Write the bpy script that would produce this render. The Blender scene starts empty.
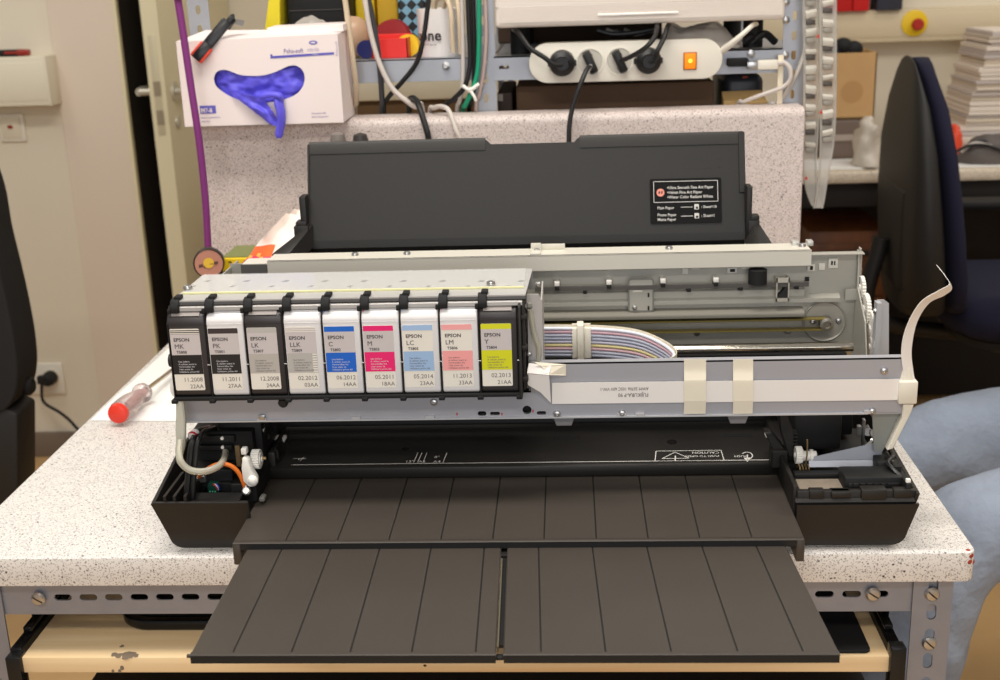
import bpy, bmesh, math, random
from mathutils import Vector, Matrix, noise
from mathutils.geometry import tessellate_polygon
random.seed(7)
SC = bpy.context.scene
COL = SC.collection
PI = math.pi
V = Vector

# ------------------------------------------------------------------ camera
FPX = 1217.26
CAM = V((0.04007, -0.99490, 1.24850))
_pi, _ro, _ya = 0.298297864, -0.0338398406, -0.0595942514


def cam_axes():
    cy, sy = math.cos(_ya), math.sin(_ya)
    fw = V((sy * math.cos(_pi), cy * math.cos(_pi), -math.sin(_pi)))
    r = V((cy, -sy, 0.0))
    u = r.cross(fw)
    c, s = math.cos(_ro), math.sin(_ro)
    return r * c + u * s, u * c - r * s, fw


AR, AU, AF = cam_axes()


def _ray(x, y):
    return AR * ((x - 500) / FPX) + AU * (-(y - 340) / FPX) + AF


def at(x, y, Y):
    """The point of the plane at depth Y that was measured at x, y in the photograph."""
    d = _ray(x, y)
    return CAM + d * ((Y - CAM.y) / d.y)


def atz(x, y, Z):
    d = _ray(x, y)
    return CAM + d * ((Z - CAM.z) / d.z)


cam = bpy.data.cameras.new('camera')
cam.sensor_width = 36.0
cam.lens = FPX * 36.0 / 1000.0
cam.clip_start = 0.02
cam.clip_end = 60
cam.dof.use_dof = True
cam.dof.focus_distance = 1.09
cam.dof.aperture_fstop = 11.0
camo = bpy.data.objects.new('camera', cam)
COL.objects.link(camo)
camo.matrix_world = Matrix(((AR.x, AU.x, -AF.x, CAM.x), (AR.y, AU.y, -AF.y, CAM.y), (AR.z, AU.z, -AF.z, CAM.z), (0, 0, 0, 1)))
SC.camera = camo


# ------------------------------------------------------------------ materials
def lin(c):
    out = []
    for v in c[:3]:
        v = v / 255.0
        out.append(v / 12.92 if v <= 0.04045 else ((v + 0.055) / 1.055) ** 2.4)
    return (out[0], out[1], out[2], 1.0)


MATS = {}


def mat(name, rgb, rough=0.5, metal=0.0, var=0.0, vscale=40.0, bump=0.0, bscale=200.0, trans=0.0, coat=0.0, spec=0.5, sheen=0.0, alpha=1.0, ior=1.45):
    if name in MATS:
        return MATS[name]
    m = bpy.data.materials.new(name)
    m.use_nodes = True
    nt = m.node_tree
    b = nt.nodes['Principled BSDF']
    b.inputs['Base Color'].default_value = lin(rgb)
    b.inputs['Roughness'].default_value = rough
    b.inputs['Metallic'].default_value = metal
    b.inputs['IOR'].default_value = ior
    b.inputs['Specular IOR Level'].default_value = spec
    b.inputs['Transmission Weight'].default_value = trans
    b.inputs['Coat Weight'].default_value = coat
    b.inputs['Sheen Weight'].default_value = sheen
    b.inputs['Alpha'].default_value = alpha
    tc = nt.nodes.new('ShaderNodeTexCoord')
    if var > 0:
        n = nt.nodes.new('ShaderNodeTexNoise')
        n.inputs['Scale'].default_value = vscale
        n.inputs['Detail'].default_value = 4
        nt.links.new(tc.outputs['Object'], n.inputs['Vector'])
        mx = nt.nodes.new('ShaderNodeMix')
        mx.data_type = 'RGBA'
        l = lin(rgb)
        mx.inputs['A'].default_value = tuple(max(0, c * (1 - var)) for c in l[:3]) + (1,)
        mx.inputs['B'].default_value = tuple(min(1, c * (1 + var)) for c in l[:3]) + (1,)
        nt.links.new(n.outputs['Fac'], mx.inputs['Factor'])
        nt.links.new(mx.outputs['Result'], b.inputs['Base Color'])
    if bump > 0:
        n = nt.nodes.new('ShaderNodeTexNoise')
        n.inputs['Scale'].default_value = bscale
        n.inputs['Detail'].default_value = 3
        nt.links.new(tc.outputs['Object'], n.inputs['Vector'])
        bp = nt.nodes.new('ShaderNodeBump')
        bp.inputs['Strength'].default_value = bump
        bp.inputs['Distance'].default_value = 0.001
        nt.links.new(n.outputs['Fac'], bp.inputs['Height'])
        nt.links.new(bp.outputs['Normal'], b.inputs['Normal'])
    MATS[name] = m
    return m


def emis(name, rgb, st):
    m = bpy.data.materials.new(name)
    m.use_nodes = True
    b = m.node_tree.nodes['Principled BSDF']
    b.inputs['Base Color'].default_value = lin(rgb)
    b.inputs['Emission Color'].default_value = lin(rgb)
    b.inputs['Emission Strength'].default_value = st
    return m


def laminate(name, base, small, big):
    m = bpy.data.materials.new(name)
    m.use_nodes = True
    nt = m.node_tree
    b = nt.nodes['Principled BSDF']
    b.inputs['Roughness'].default_value = 0.42
    tc = nt.nodes.new('ShaderNodeTexCoord')
    last = None

    def layer(prev, scale, thr, keep, colr):
        nz = nt.nodes.new('ShaderNodeTexNoise')
        nz.inputs['Scale'].default_value = scale * 1.7
        sc_ = nt.nodes.new('ShaderNodeVectorMath')
        sc_.operation = 'MULTIPLY_ADD'
        k = 0.35 / scale
        sc_.inputs[1].default_value = (k, k, k)
        nt.links.new(tc.outputs['Object'], nz.inputs['Vector'])
        nt.links.new(nz.outputs['Color'], sc_.inputs[0])
        nt.links.new(tc.outputs['Object'], sc_.inputs[2])
        vo = nt.nodes.new('ShaderNodeTexVoronoi')
        vo.inputs['Scale'].default_value = scale
        nt.links.new(sc_.outputs[0], vo.inputs['Vector'])
        mr = nt.nodes.new('ShaderNodeMapRange')
        mr.inputs['From Min'].default_value = thr
        mr.inputs['From Max'].default_value = thr * 0.7
        nt.links.new(vo.outputs['Distance'], mr.inputs['Value'])
        sep = nt.nodes.new('ShaderNodeSeparateColor')
        nt.links.new(vo.outputs['Color'], sep.inputs['Color'])
        gt = nt.nodes.new('ShaderNodeMath')
        gt.operation = 'GREATER_THAN'
        gt.inputs[1].default_value = keep
        nt.links.new(sep.outputs['Red'], gt.inputs[0])
        mu = nt.nodes.new('ShaderNodeMath')
        mu.operation = 'MULTIPLY'
        nt.links.new(mr.outputs['Result'], mu.inputs[0])
        nt.links.new(gt.outputs[0], mu.inputs[1])
        mx = nt.nodes.new('ShaderNodeMix')
        mx.data_type = 'RGBA'
        nt.links.new(mu.outputs[0], mx.inputs['Factor'])
        if prev is None:
            mx.inputs['A'].default_value = lin(base)
        else:
            nt.links.new(prev, mx.inputs['A'])
        mx.inputs['B'].default_value = lin(colr)
        return mx.outputs['Result']

    last = layer(last, 640, 0.46, 0.35, small)
    last = layer(last, 380, 0.36, 0.55, tuple(c * 0.86 for c in small))
    last = layer(last, 210, 0.24, 0.74, tuple(c * .62 for c in small))
    last = layer(last, 110, 0.15, 0.80, big)
    nt.links.new(last, b.inputs['Base Color'])
    return m


def woodmat(name, c1, c2, axis=0, scale=1.0, rough=0.5):
    m = bpy.data.materials.new(name)
    m.use_nodes = True
    nt = m.node_tree
    b = nt.nodes['Principled BSDF']
    b.inputs['Roughness'].default_value = rough
    tc = nt.nodes.new('ShaderNodeTexCoord')
    mp = nt.nodes.new('ShaderNodeMapping')
    s = [40 * scale] * 3
    s[axis] = 1.6 * scale
    mp.inputs['Scale'].default_value = s
    nt.links.new(tc.outputs['Object'], mp.inputs['Vector'])
    n = nt.nodes.new('ShaderNodeTexNoise')
    n.inputs['Scale'].default_value = 1.2
    n.inputs['Detail'].default_value = 5
    n.inputs['Distortion'].default_value = 0.6
    nt.links.new(mp.outputs['Vector'], n.inputs['Vector'])
    cr = nt.nodes.new('ShaderNodeValToRGB')
    cr.color_ramp.elements[0].position = 0.35
    cr.color_ramp.elements[0].color = lin(c2)
    cr.color_ramp.elements[1].position = 0.62
    cr.color_ramp.elements[1].color = lin(c1)
    nt.links.new(n.outputs['Fac'], cr.inputs['Fac'])
    nt.links.new(cr.outputs['Color'], b.inputs['Base Color'])
    return m


# ------------------------------------------------------------------ mesh builder
def spline(pts, sub=6):
    pts = [V(p) for p in pts]
    if len(pts) < 3:
        return pts
    out = []
    n = len(pts)
    for i in range(n - 1):
        p0 = pts[i - 1] if i > 0 else pts[0] * 2 - pts[1]
        p1, p2 = pts[i], pts[i + 1]
        p3 = pts[i + 2] if i + 2 < n else pts[-1] * 2 - pts[-2]
        for k in range(sub):
            t = k / sub
            out.append(0.5 * ((2 * p1) + (p2 - p0) * t + (2 * p0 - 5 * p1 + 4 * p2 - p3) * t * t + (3 * p1 - p0 - 3 * p2 + p3) * t ** 3))
    out.append(pts[-1])
    return out


def rrect(x0, y0, x1, y1, r, n=5):
    out = []
    for cx, cy, a0 in ((x1 - r, y1 - r, 0), (x0 + r, y1 - r, 90), (x0 + r, y0 + r, 180), (x1 - r, y0 + r, 270)):
        for k in range(n + 1):
            a = math.radians(a0 + 90 * k / n)
            out.append((cx + r * math.cos(a), cy + r * math.sin(a)))
    return out


def circ(cx, cy, r, n=20, ry=None):
    return [(cx + r * math.cos(2 * PI * k / n), cy + (ry or r) * math.sin(2 * PI * k / n)) for k in range(n)]


class MB:
    def __init__(s):
        s.v, s.f, s.mi = [], [], []

    def add(s, vs, fs, mi=0):
        o = len(s.v)
        s.v += [V(v) for v in vs]
        for f in fs:
            s.f.append([i + o for i in f])
            s.mi.append(mi)
        return s

    def addbm(s, bm, mi=0):
        bm.verts.ensure_lookup_table()
        bm.verts.index_update()
        s.add([v.co.copy() for v in bm.verts], [[v.index for v in f.verts] for f in bm.faces], mi)
        bm.free()
        return s

    def hexa(s, p, bev=0.0, seg=2, mi=0):
        """p: bottom four (ccw) then top four."""
        bm = bmesh.new()
        vs = [bm.verts.new(V(q)) for q in p]
        for f in ((3, 2, 1, 0), (4, 5, 6, 7), (0, 1, 5, 4), (1, 2, 6, 5), (2, 3, 7, 6), (3, 0, 4, 7)):
            bm.faces.new([vs[i] for i in f])
        if bev > 0:
            bmesh.ops.bevel(bm, geom=bm.edges[:], offset=bev, segments=seg, profile=0.5, affect='EDGES', clamp_overlap=True)
        return s.addbm(bm, mi)

    def box(s, x0, x1, y0, y1, z0, z1, bev=0.0, seg=2, mi=0):
        return s.hexa([(x0, y0, z0), (x1, y0, z0), (x1, y1, z0), (x0, y1, z0), (x0, y0, z1), (x1, y0, z1), (x1, y1, z1), (x0, y1, z1)], bev, seg, mi)

    def prism(s, poly, axis, a0, a1, bev=0.0, seg=2, mi=0):
        bm = bmesh.new()

        def co(p, a):
            return {'x': (a, p[0], p[1]), 'y': (p[0], a, p[1]), 'z': (p[0], p[1], a)}[axis]
        A = [bm.verts.new(co(p, a0)) for p in poly]
        B = [bm.verts.new(co(p, a1)) for p in poly]
        n = len(poly)
        bm.faces.new(A[::-1])
        bm.faces.new(B)
        for i in range(n):
            bm.faces.new([A[i], A[(i + 1) % n], B[(i + 1) % n], B[i]])
        bmesh.ops.recalc_face_normals(bm, faces=bm.faces[:])
        if bev > 0:
            bmesh.ops.bevel(bm, geom=bm.edges[:], offset=bev, segments=seg, profile=0.5, affect='EDGES', clamp_overlap=True)
        return s.addbm(bm, mi)

    def plate(s, outer, holes, th, o, u, v, mi=0):
        """flat sheet with real holes; o origin, u v unit directions, thickness th towards u x v."""
        o, u, v = V(o), V(u), V(v)
        n = u.cross(v).normalized() * th
        loops = [outer] + list(holes)
        flat = [p for l in loops for p in l]
        tris = tessellate_polygon([[V((p[0], p[1], 0)) for p in l] for l in loops])
        N = len(flat)
        vs = [o + u * p[0] + v * p[1] for p in flat]
        vs += [q + n for q in vs]
        fs = [tuple(t) for t in tris] + [tuple(i + N for i in t[::-1]) for t in tris]
        k = 0
        for l in loops:
            m = len(l)
            for i in range(m):
                a, b = k + i, k + (i + 1) % m
                fs.append((a, b, b + N, a + N))
            k += m
        return s.add(vs, fs, mi)

    def flat(s, outer, o, u, v, mi=0):
        o, u, v = V(o), V(u), V(v)
        tris = tessellate_polygon([[V((p[0], p[1], 0)) for p in outer]])
        return s.add([o + u * p[0] + v * p[1] for p in outer], [tuple(t) for t in tris], mi)

    def cyl(s, p0, p1, r0, r1=None, n=20, mi=0, caps=True):
        p0, p1 = V(p0), V(p1)
        r1 = r0 if r1 is None else r1
        d = (p1 - p0).normalized()
        a = d.orthogonal().normalized()
        b = d.cross(a)
        vs = []
        for p, r in ((p0, r0), (p1, r1)):
            for k in range(n):
                t = 2 * PI * k / n
                vs.append(p + (a * math.cos(t) + b * math.sin(t)) * r)
        fs = [(k, (k + 1) % n, n + (k + 1) % n, n + k) for k in range(n)]
        if caps:
            fs += [tuple(range(n))[::-1], tuple(range(n, 2 * n))]
        return s.add(vs, fs, mi)

    def lathe(s, prof, p0, d, n=24, mi=0, caps=True):
        """prof: (radius, distance along d)."""
        p0, d = V(p0), V(d).normalized()
        a = d.orthogonal().normalized()
        b = d.cross(a)
        vs, fs = [], []
        for r, h in prof:
            for k in range(n):
                t = 2 * PI * k / n
                vs.append(p0 + d * h + (a * math.cos(t) + b * math.sin(t)) * r)
        for j in range(len(prof) - 1):
            for k in range(n):
                fs.append((j * n + k, j * n + (k + 1) % n, (j + 1) * n + (k + 1) % n, (j + 1) * n + k))
        if caps:
            fs += [tuple(range(n))[::-1], tuple((len(prof) - 1) * n + k for k in range(n))]
        return s.add(vs, fs, mi)

    def tube(s, pts, r, n=8, sub=6, mi=0, flat=1.0):
        pts = spline(pts, sub)
        vs, fs = [], []
        t0 = (pts[1] - pts[0]).normalized()
        a = t0.orthogonal().normalized()
        for i, p in enumerate(pts):
            t = (pts[min(i + 1, len(pts) - 1)] - pts[max(i - 1, 0)]).normalized()
            a = (a - t * a.dot(t)).normalized()
            b = t.cross(a)
            rr = r(i / (len(pts) - 1)) if callable(r) else r
            for k in range(n):
                q = 2 * PI * k / n
                vs.append(p + a * (rr * math.cos(q)) + b * (rr * flat * math.sin(q)))
        for i in range(len(pts) - 1):
            for k in range(n):
                fs.append((i * n + k, i * n + (k + 1) % n, (i + 1) * n + (k + 1) % n, (i + 1) * n + k))
        m = (len(pts) - 1) * n
        fs += [tuple(range(n))[::-1], tuple(m + k for k in range(n))]
        return s.add(vs, fs, mi)

    def ribbon(s, pts, wds, w, th, sub=6, mi=0):
        """thin band along pts; wds: width direction at each point (or one)."""
        P = spline(pts, sub)
        if not isinstance(wds, list):
            wds = [wds] * len(pts)
        W = spline([V(d).normalized() for d in wds], sub)
        ws = w if isinstance(w, list) else [w] * len(pts)
        WS = spline([V((x, 0, 0)) for x in ws], sub)
        vs, fs = [], []
        for i, p in enumerate(P):
            t = (P[min(i + 1, len(P) - 1)] - P[max(i - 1, 0)]).normalized()
            d = W[i].normalized()
            nn = t.cross(d).normalized() * (th / 2)
            h = d * (WS[i].x / 2)
            vs += [p - h - nn, p + h - nn, p + h + nn, p - h + nn]
        for i in range(len(P) - 1):
            for k in range(4):
                fs.append((i * 4 + k, i * 4 + (k + 1) % 4, i * 4 + 4 + (k + 1) % 4, i * 4 + 4 + k))
        m = (len(P) - 1) * 4
        fs += [(3, 2, 1, 0), (m, m + 1, m + 2, m + 3)]
        return s.add(vs, fs, mi)

    def ball(s, c, r, sx=1, sy=1, sz=1, mi=0, u=16, w=10):
        bm = bmesh.new()
        bmesh.ops.create_uvsphere(bm, u_segments=u, v_segments=w, radius=r)
        for v in bm.verts:
            v.co = V((v.co.x * sx, v.co.y * sy, v.co.z * sz)) + V(c)
        return s.addbm(bm, mi)

    def text(s, txt, o, u, v, size, mi=0, align='LEFT', lift=0.0, bold=0.0, sp=1.0, line=1.0, wide=1.0):
        vs, fs = glyphs(txt, align, bold, sp, line)
        o, u, v = V(o), V(u).normalized(), V(v).normalized()
        n = u.cross(v) * lift
        return s.add([o + n + u * (p.x * size * wide) + v * (p.y * size) for p in vs], fs, mi)

    def screw(s, c, nrm, r=0.003, mi=0, mi2=None):
        c, d = V(c), V(nrm).normalized()
        s.lathe([(r, 0), (r, r * .35), (r * .8, r * .7), (r * .35, r * .85), (r * .3, r * .45)], c, d, 14, mi)
        return s


_G = {}


def glyphs(txt, align, bold, sp, line):
    k = (txt, align, bold, sp, line)
    if k in _G:
        return _G[k]
    cu = bpy.data.curves.new('lettering', 'FONT')
    cu.body = txt
    cu.size = 1.0
    cu.align_x = align
    cu.offset = bold
    cu.space_character = sp
    cu.space_line = line
    cu.resolution_u = 2
    o = bpy.data.objects.new('lettering', cu)
    COL.objects.link(o)
    dg = bpy.context.evaluated_depsgraph_get()
    dg.update()
    me = bpy.data.meshes.new_from_object(o.evaluated_get(dg))
    vs = [v.co.copy() for v in me.vertices]
    fs = [list(p.vertices) for p in me.polygons]
    bpy.data.objects.remove(o)
    bpy.data.curves.remove(cu)
    bpy.data.meshes.remove(me)
    _G[k] = (vs, fs)
    return _G[k]


# ------------------------------------------------------------------ objects
WL = {}


def tag(o, label=None, cat=None, group=None, kind=None):
    if label:
        o['label'] = label
    if cat:
        o['category'] = cat
    if group:
        o['group'] = group
    if kind:
        o['kind'] = kind
    return o


def empty(name, loc, label=None, cat=None, group=None):
    o = bpy.data.objects.new(name, None)
    o.empty_display_size = 0.05
    COL.objects.link(o)
    o.location = V(loc)
    WL[o.name] = V(loc)
    return tag(o, label, cat, group)


def obj(name, mb, mats, parent=None, smooth=35, fix=True, base=False, label=None):
    """link a mesh builder as ONE mesh object."""
    if not isinstance(mats, (list, tuple)):
        mats = [mats]
    lo = V([min(v[i] for v in mb.v) for i in range(3)])
    hi = V([max(v[i] for v in mb.v) for i in range(3)])
    c = (lo + hi) / 2
    if base or parent is None:
        c.z = lo.z
    me = bpy.data.meshes.new(name)
    me.from_pydata([v - c for v in mb.v], [], mb.f)
    for m in mats:
        me.materials.append(m)
    me.polygons.foreach_set('material_index', mb.mi)
    if fix:
        bm = bmesh.new()
        bm.from_mesh(me)
        bmesh.ops.recalc_face_normals(bm, faces=bm.faces[:])
        bm.to_mesh(me)
        bm.free()
    if smooth:
        me.polygons.foreach_set('use_smooth', [True] * len(me.polygons))
        me.set_sharp_from_angle(angle=math.radians(smooth))
    me.update()
    o = bpy.data.objects.new(name, me)
    COL.objects.link(o)
    WL[o.name] = c.copy()
    if parent is not None:
        o.parent = parent
        o.location = c - WL[parent.name]
    else:
        o.location = c
    if label:
        o['label'] = label
    return o


def solo(name, mb, mats, label, cat, group=None, **k):
    return tag(obj(name, mb, mats, None, **k), label, cat, group)


def struct(name, mb, mats, parent=None, **k):
    o = obj(name, mb, mats, parent, **k)
    if parent is None:
        o['kind'] = 'structure'
    return o


X, Y_, Z = V((1, 0, 0)), V((0, 1, 0)), V((0, 0, 1))
# ------------------------------------------------------------------ the palette
LAM = laminate('speckled laminate', (224, 219, 213), (176, 168, 165), (66, 62, 64))
LAMB = laminate('shaded upright laminate', (212, 198, 192), (168, 152, 146), (104, 94, 92))  # bench laminate again, with the upright's pinkish shade put into its colour
ANGLE = mat('zinc grey angle steel', (146, 149, 160), 0.42, 0.55, 0.10, 60, 0.05, 300)
SCREWM = mat('nickel screw', (190, 188, 186), 0.28, 0.9)
PINE = woodmat('pale pine', (236, 208, 164), (218, 184, 136), 0, 1.0, 0.45)
BLACKM = mat('black lacquered steel', (22, 22, 23), 0.25, 0.3)
MATB = mat('matt black', (17, 17, 18), 0.7)
WALLM = mat('cream wall paint', (226, 216, 196), 0.75, 0, 0.03, 3, 0.05, 90)
WALLW = mat('warm white board', (224, 208, 190), 0.6, 0, 0.02, 3)
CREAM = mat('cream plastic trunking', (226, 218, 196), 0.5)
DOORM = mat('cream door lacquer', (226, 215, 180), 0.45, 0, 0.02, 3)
DARKW = mat('unlit recess brown', (38, 30, 25), 0.8)  # dark colour stands in for the unlit space behind the door
FLOORM = mat('tan linoleum', (196, 158, 108), 0.45, 0, 0.12, 9)
SKIRT = mat('grey skirting', (120, 106, 92), 0.6)
OFFW = mat('off white plastic', (232, 226, 212), 0.45)
RED = mat('red plastic', (214, 44, 34), 0.4)
YEL = mat('yellow plastic', (238, 200, 30), 0.4)
CARD = mat('brown cardboard', (204, 164, 112), 0.8, 0, 0.06, 30)
BROWNWOOD = woodmat('brown cabinet wood', (112, 66, 32), (84, 46, 22), 2, 0.5, 0.5)
CHFAB = mat('charcoal seat fabric', (34, 32, 32), 0.9, 0, 0.2, 300, 0.3, 900)
CHSHELL = mat('black chair plastic', (30, 28, 27), 0.55)
NAVY = mat('navy seat fabric', (19, 19, 44), 0.9, 0, 0.2, 300, 0.3, 900)
PAPER = mat('white paper', (240, 238, 234), 0.7)
CHROME = mat('chrome', (215, 212, 205), 0.12, 1.0)

# ------------------------------------------------------------------ the room
b = MB(); b.box(-4, 4.5, -3.5, 3.2, -0.05, 0.0); struct('floor', b, FLOORM, smooth=0)
WY = 2.05                                   # the left part of the far wall
colL, colR = at(54, 60, WY - .012).x, at(111.5, 0, WY - .012).x
b = MB(); b.box(-4, colL, WY, WY + .1, 0, 2.7); struct('wall_left', b, WALLM, smooth=0)
b = MB(); b.box(colL - .001, colR, WY - .012, 2.75, 0, 2.7, .002); struct('wall_return', b, WALLW, smooth=0)
b = MB(); b.box(colR - .001, colR + .0095, WY - .014, WY + .004, 0, 2.7, .002); struct('trim_1', b, DOORM, smooth=0)
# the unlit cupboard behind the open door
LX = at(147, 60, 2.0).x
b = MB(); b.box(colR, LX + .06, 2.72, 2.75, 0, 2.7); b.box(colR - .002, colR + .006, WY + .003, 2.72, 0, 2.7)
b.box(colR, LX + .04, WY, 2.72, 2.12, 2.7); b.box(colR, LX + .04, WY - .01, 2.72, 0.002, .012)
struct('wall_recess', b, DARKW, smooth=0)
b = MB(); b.box(LX + .02, 4.5, 2.65, 2.75, 0, 2.7); struct('wall_back', b, WALLM, smooth=0)
b = MB(); b.box(4.4, 4.5, -3.5, 2.65, 0, 2.7); struct('wall_right', b, WALLM, smooth=0)
b = MB(); b.box(-4, colL, WY - .014, WY, 0.0, .07, .003); struct('baseboard_left', b, SKIRT)

# the open door, seen along its edge
dx0, dx1 = LX, LX + .042
b = MB(); b.box(dx0, dx1, 1.99, 2.64, 0.01, 2.1, .002)
b.box(dx0 + .001, dx1 - .001, 1.9885, 1.9905, .01, 2.1)
door = struct('door_1', b, DOORM)
hz = at(158, 92, 2.04).z
b = MB()
b.box(dx0 + .012, dx1 - .012, 1.9865, 1.989, hz - .10, hz + .14, .0008)
obj('lock_plate', b, mat('cream lock plate', (206, 196, 166), .4, .1), door)
b = MB()
b.box(dx0 + .013, dx1 - .012, 1.985, 1.988, hz - .005, hz + .03)
b.box(dx0 + .013, dx1 - .012, 1.985, 1.988, hz - .075, hz - .04)
obj('latch_bolt', b, mat('dark latch', (160, 146, 122), .4, .2), door)
for sx, xx in ((-1, dx0), (1, dx1)):
    b = MB()
    b.cyl((xx, 2.05, hz), (xx + sx * .045, 2.05, hz), .0095, n=14)
    b.tube([(xx + sx * .045, 2.046, hz), (xx + sx * .047, 2.08, hz + .002), (xx + sx * .047, 2.16, hz - .002)], .0105, 10)
    b.cyl((xx, 2.05, hz), (xx + sx * .006, 2.05, hz), .024, n=20)
    b.lathe([(.016, 0), (.016, .006), (.008, .008)], (xx, 2.05, hz - .075), (sx, 0, 0), 16)
    obj('door_handle', b, mat('matt aluminium', (206, 200, 184), .35, .5), door)

# left wall: trunking, switch, socket
p0, p1 = at(-400, 52, WY - .06), at(47, 56, WY - .06)
q1 = at(47, 105, WY - .06)
b = MB()
b.box(-3.6, p1.x, WY - .075, WY, q1.z, p1.z, .003)
b.box(-3.6, p1.x - .0015, WY - .0765, WY - .07, q1.z + .012, p1.z - .012, .002)
b.box(p1.x - .004, p1.x + .002, WY - .078, WY, q1.z - .001, p1.z + .001, .002)
solo('wall_trunking', b, CREAM, 'cream cable trunking along the left wall with a marker pen on top', 'cable trunking', smooth=30)
b = MB()
a = at(-14, 50, WY - .035); c = at(29, 49, WY - .035)
zt = p1.z + .0085
b.cyl((a.x, WY - .035, zt), (c.x - .028, WY - .035, zt), .0085, n=14)
b.cyl((c.x - .028, WY - .035, zt), (c.x, WY - .035, zt), .0088, .0074, n=14, mi=1)
b.box(c.x - .06, c.x - .012, WY - .046, WY - .043, zt - .002, zt + .004, .001, mi=1)
solo('marker_pen', b, [MATB, mat('dark red cap', (150, 40, 30), .4)], 'black marker pen with red cap lying on the left wall trunking', 'pen')
s0 = at(-2, 114, WY); s1 = at(28, 141, WY)
sw = empty('light_switch', ((s0.x + s1.x) / 2, WY - .004, s1.z), 'cream wall switch with a small red lamp under the left trunking', 'switch')
b = MB(); b.box(s0.x, s1.x, WY - .008, WY, s1.z, s0.z, .003); obj('frame', b, OFFW, sw)
b = MB(); b.hexa([(s0.x + .008, WY - .010, s1.z + .008), (s1.x - .010, WY - .010, s1.z + .008), (s1.x - .010, WY - .006, s1.z + .008), (s0.x + .008, WY - .006, s1.z + .008),
                  (s0.x + .008, WY - .014, s0.z - .008), (s1.x - .010, WY - .014, s0.z - .008), (s1.x - .010, WY - .006, s0.z - .008), (s0.x + .008, WY - .006, s0.z - .008)], .0015)
obj('rocker', b, CREAM, sw)
lp = at(10, 127, WY - .013)
b = MB(); b.box(lp.x - .006, lp.x + .006, WY - .0145, WY - .011, lp.z - .004, lp.z + .004, .001); obj('indicator_lamp', b, mat('dim red lamp', (150, 30, 22), .3), sw)
s0 = at(22, 363, WY); s1 = at(67, 393, WY)
so = empty('wall_socket', ((s0.x + s1.x) / 2, WY - .004, s1.z), 'cream wall socket low on the left wall holding a black plug', 'socket')
b = MB(); b.box(s0.x, s1.x, WY - .008, WY, s1.z, s0.z, .003); obj('frame', b, OFFW, so)
pc = at(50, 378, WY - .02)
b = MB(); b.lathe([(.021, 0), (.021, .003), (.0185, .004)], (pc.x, WY - .008, pc.z), (0, -1, 0), 24); obj('socket_insert', b, CREAM, so)
pl = empty('power_plug', (pc.x, WY - .03, pc.z - .02), 'black plug and cord in the left wall socket', 'plug')
b = MB(); b.lathe([(.019, 0), (.0195, .012), (.017, .03), (.010, .036)], (pc.x, WY - .012, pc.z), (0, -1, 0), 24)
b.box(pc.x - .030, pc.x - .010, WY - .038, WY - .02, pc.z - .013, pc.z + .010, .004)
obj('plug_body', b, MATB, pl)
b = MB()
e = at(80, 432, WY - .12)
b.tube([(pc.x - .02, WY - .03, pc.z - .01), (pc.x - .018, WY - .04, pc.z - .06), tuple(at(62, 414, WY - .08)), tuple(e), (e.x + .14, WY - .16, e.z - .18), (e.x + .2, WY - .2, .01)], .0042, 8)
obj('cord', b, MATB, pl)

# right wall: trunking with an emergency stop
TY = 2.58
t0 = at(818, 12, TY); t1 = at(818, 43, TY)
b = MB(); b.box(.55, 4.3, TY, 2.65, t1.z - .004, t0.z, .004); b.box(.55, 4.3, TY - .002, TY + .01, t1.z + .01, t0.z - .012, .002)
solo('wall_trunking', b, mat('beige trunking', (214, 198, 166), .5), 'beige trunking on the right wall carrying a yellow and red stop button', 'cable trunking', smooth=30)
ec = at(914, 23, TY)
es = empty('stop_button', (ec.x, TY, ec.z - .035), 'round yellow plate with a red emergency stop button on the right trunking', 'button')
b = MB(); b.lathe([(.036, 0), (.036, .004), (.034, .005)], (ec.x, TY - .002, ec.z), (0, -1, 0), 28); obj('mounting_plate', b, YEL, es)
b = MB(); b.lathe([(.009, 0), (.009, .012), (.016, .014), (.017, .022), (.013, .027)], (ec.x + .004, TY - .006, ec.z - .003), (0, -1, 0), 24); obj('push_button', b, mat('stop red', (176, 44, 30), .4), es)
# binders on the trunking
xs = [(826, 851, (196, 26, 26)), (851, 868, (206, 30, 30)), (875, 901, (52, 54, 66))]
for k, (a, c, colr) in enumerate(xs):
    A, B_ = at(a, 8, TY + .0), at(c, 8, TY + .0)
    z0 = t0.z
    bn = empty('ring_binder', ((A.x + B_.x) / 2, 2.61, z0), ['red ring binder beside the hanging tape, left one of two', 'second red ring binder, right beside the first one', 'dark grey ring binder right of the two red ones'][k], 'binder', 'ring binders on the right trunking')
    b = MB(); b.box(A.x + .001, B_.x - .001, TY - .02 + .001, TY + .062, z0, z0 + .3, .003)
    obj('cover', b, mat('binder %d' % k, colr, .5), bn)
    m_ = (A.x + B_.x) / 2
    b = MB(); b.box(m_ - .013, m_ + .013, TY - .0205, TY - .019, z0 + .12, z0 + .26, .0003); obj('spine_label', b, PAPER, bn)

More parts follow.
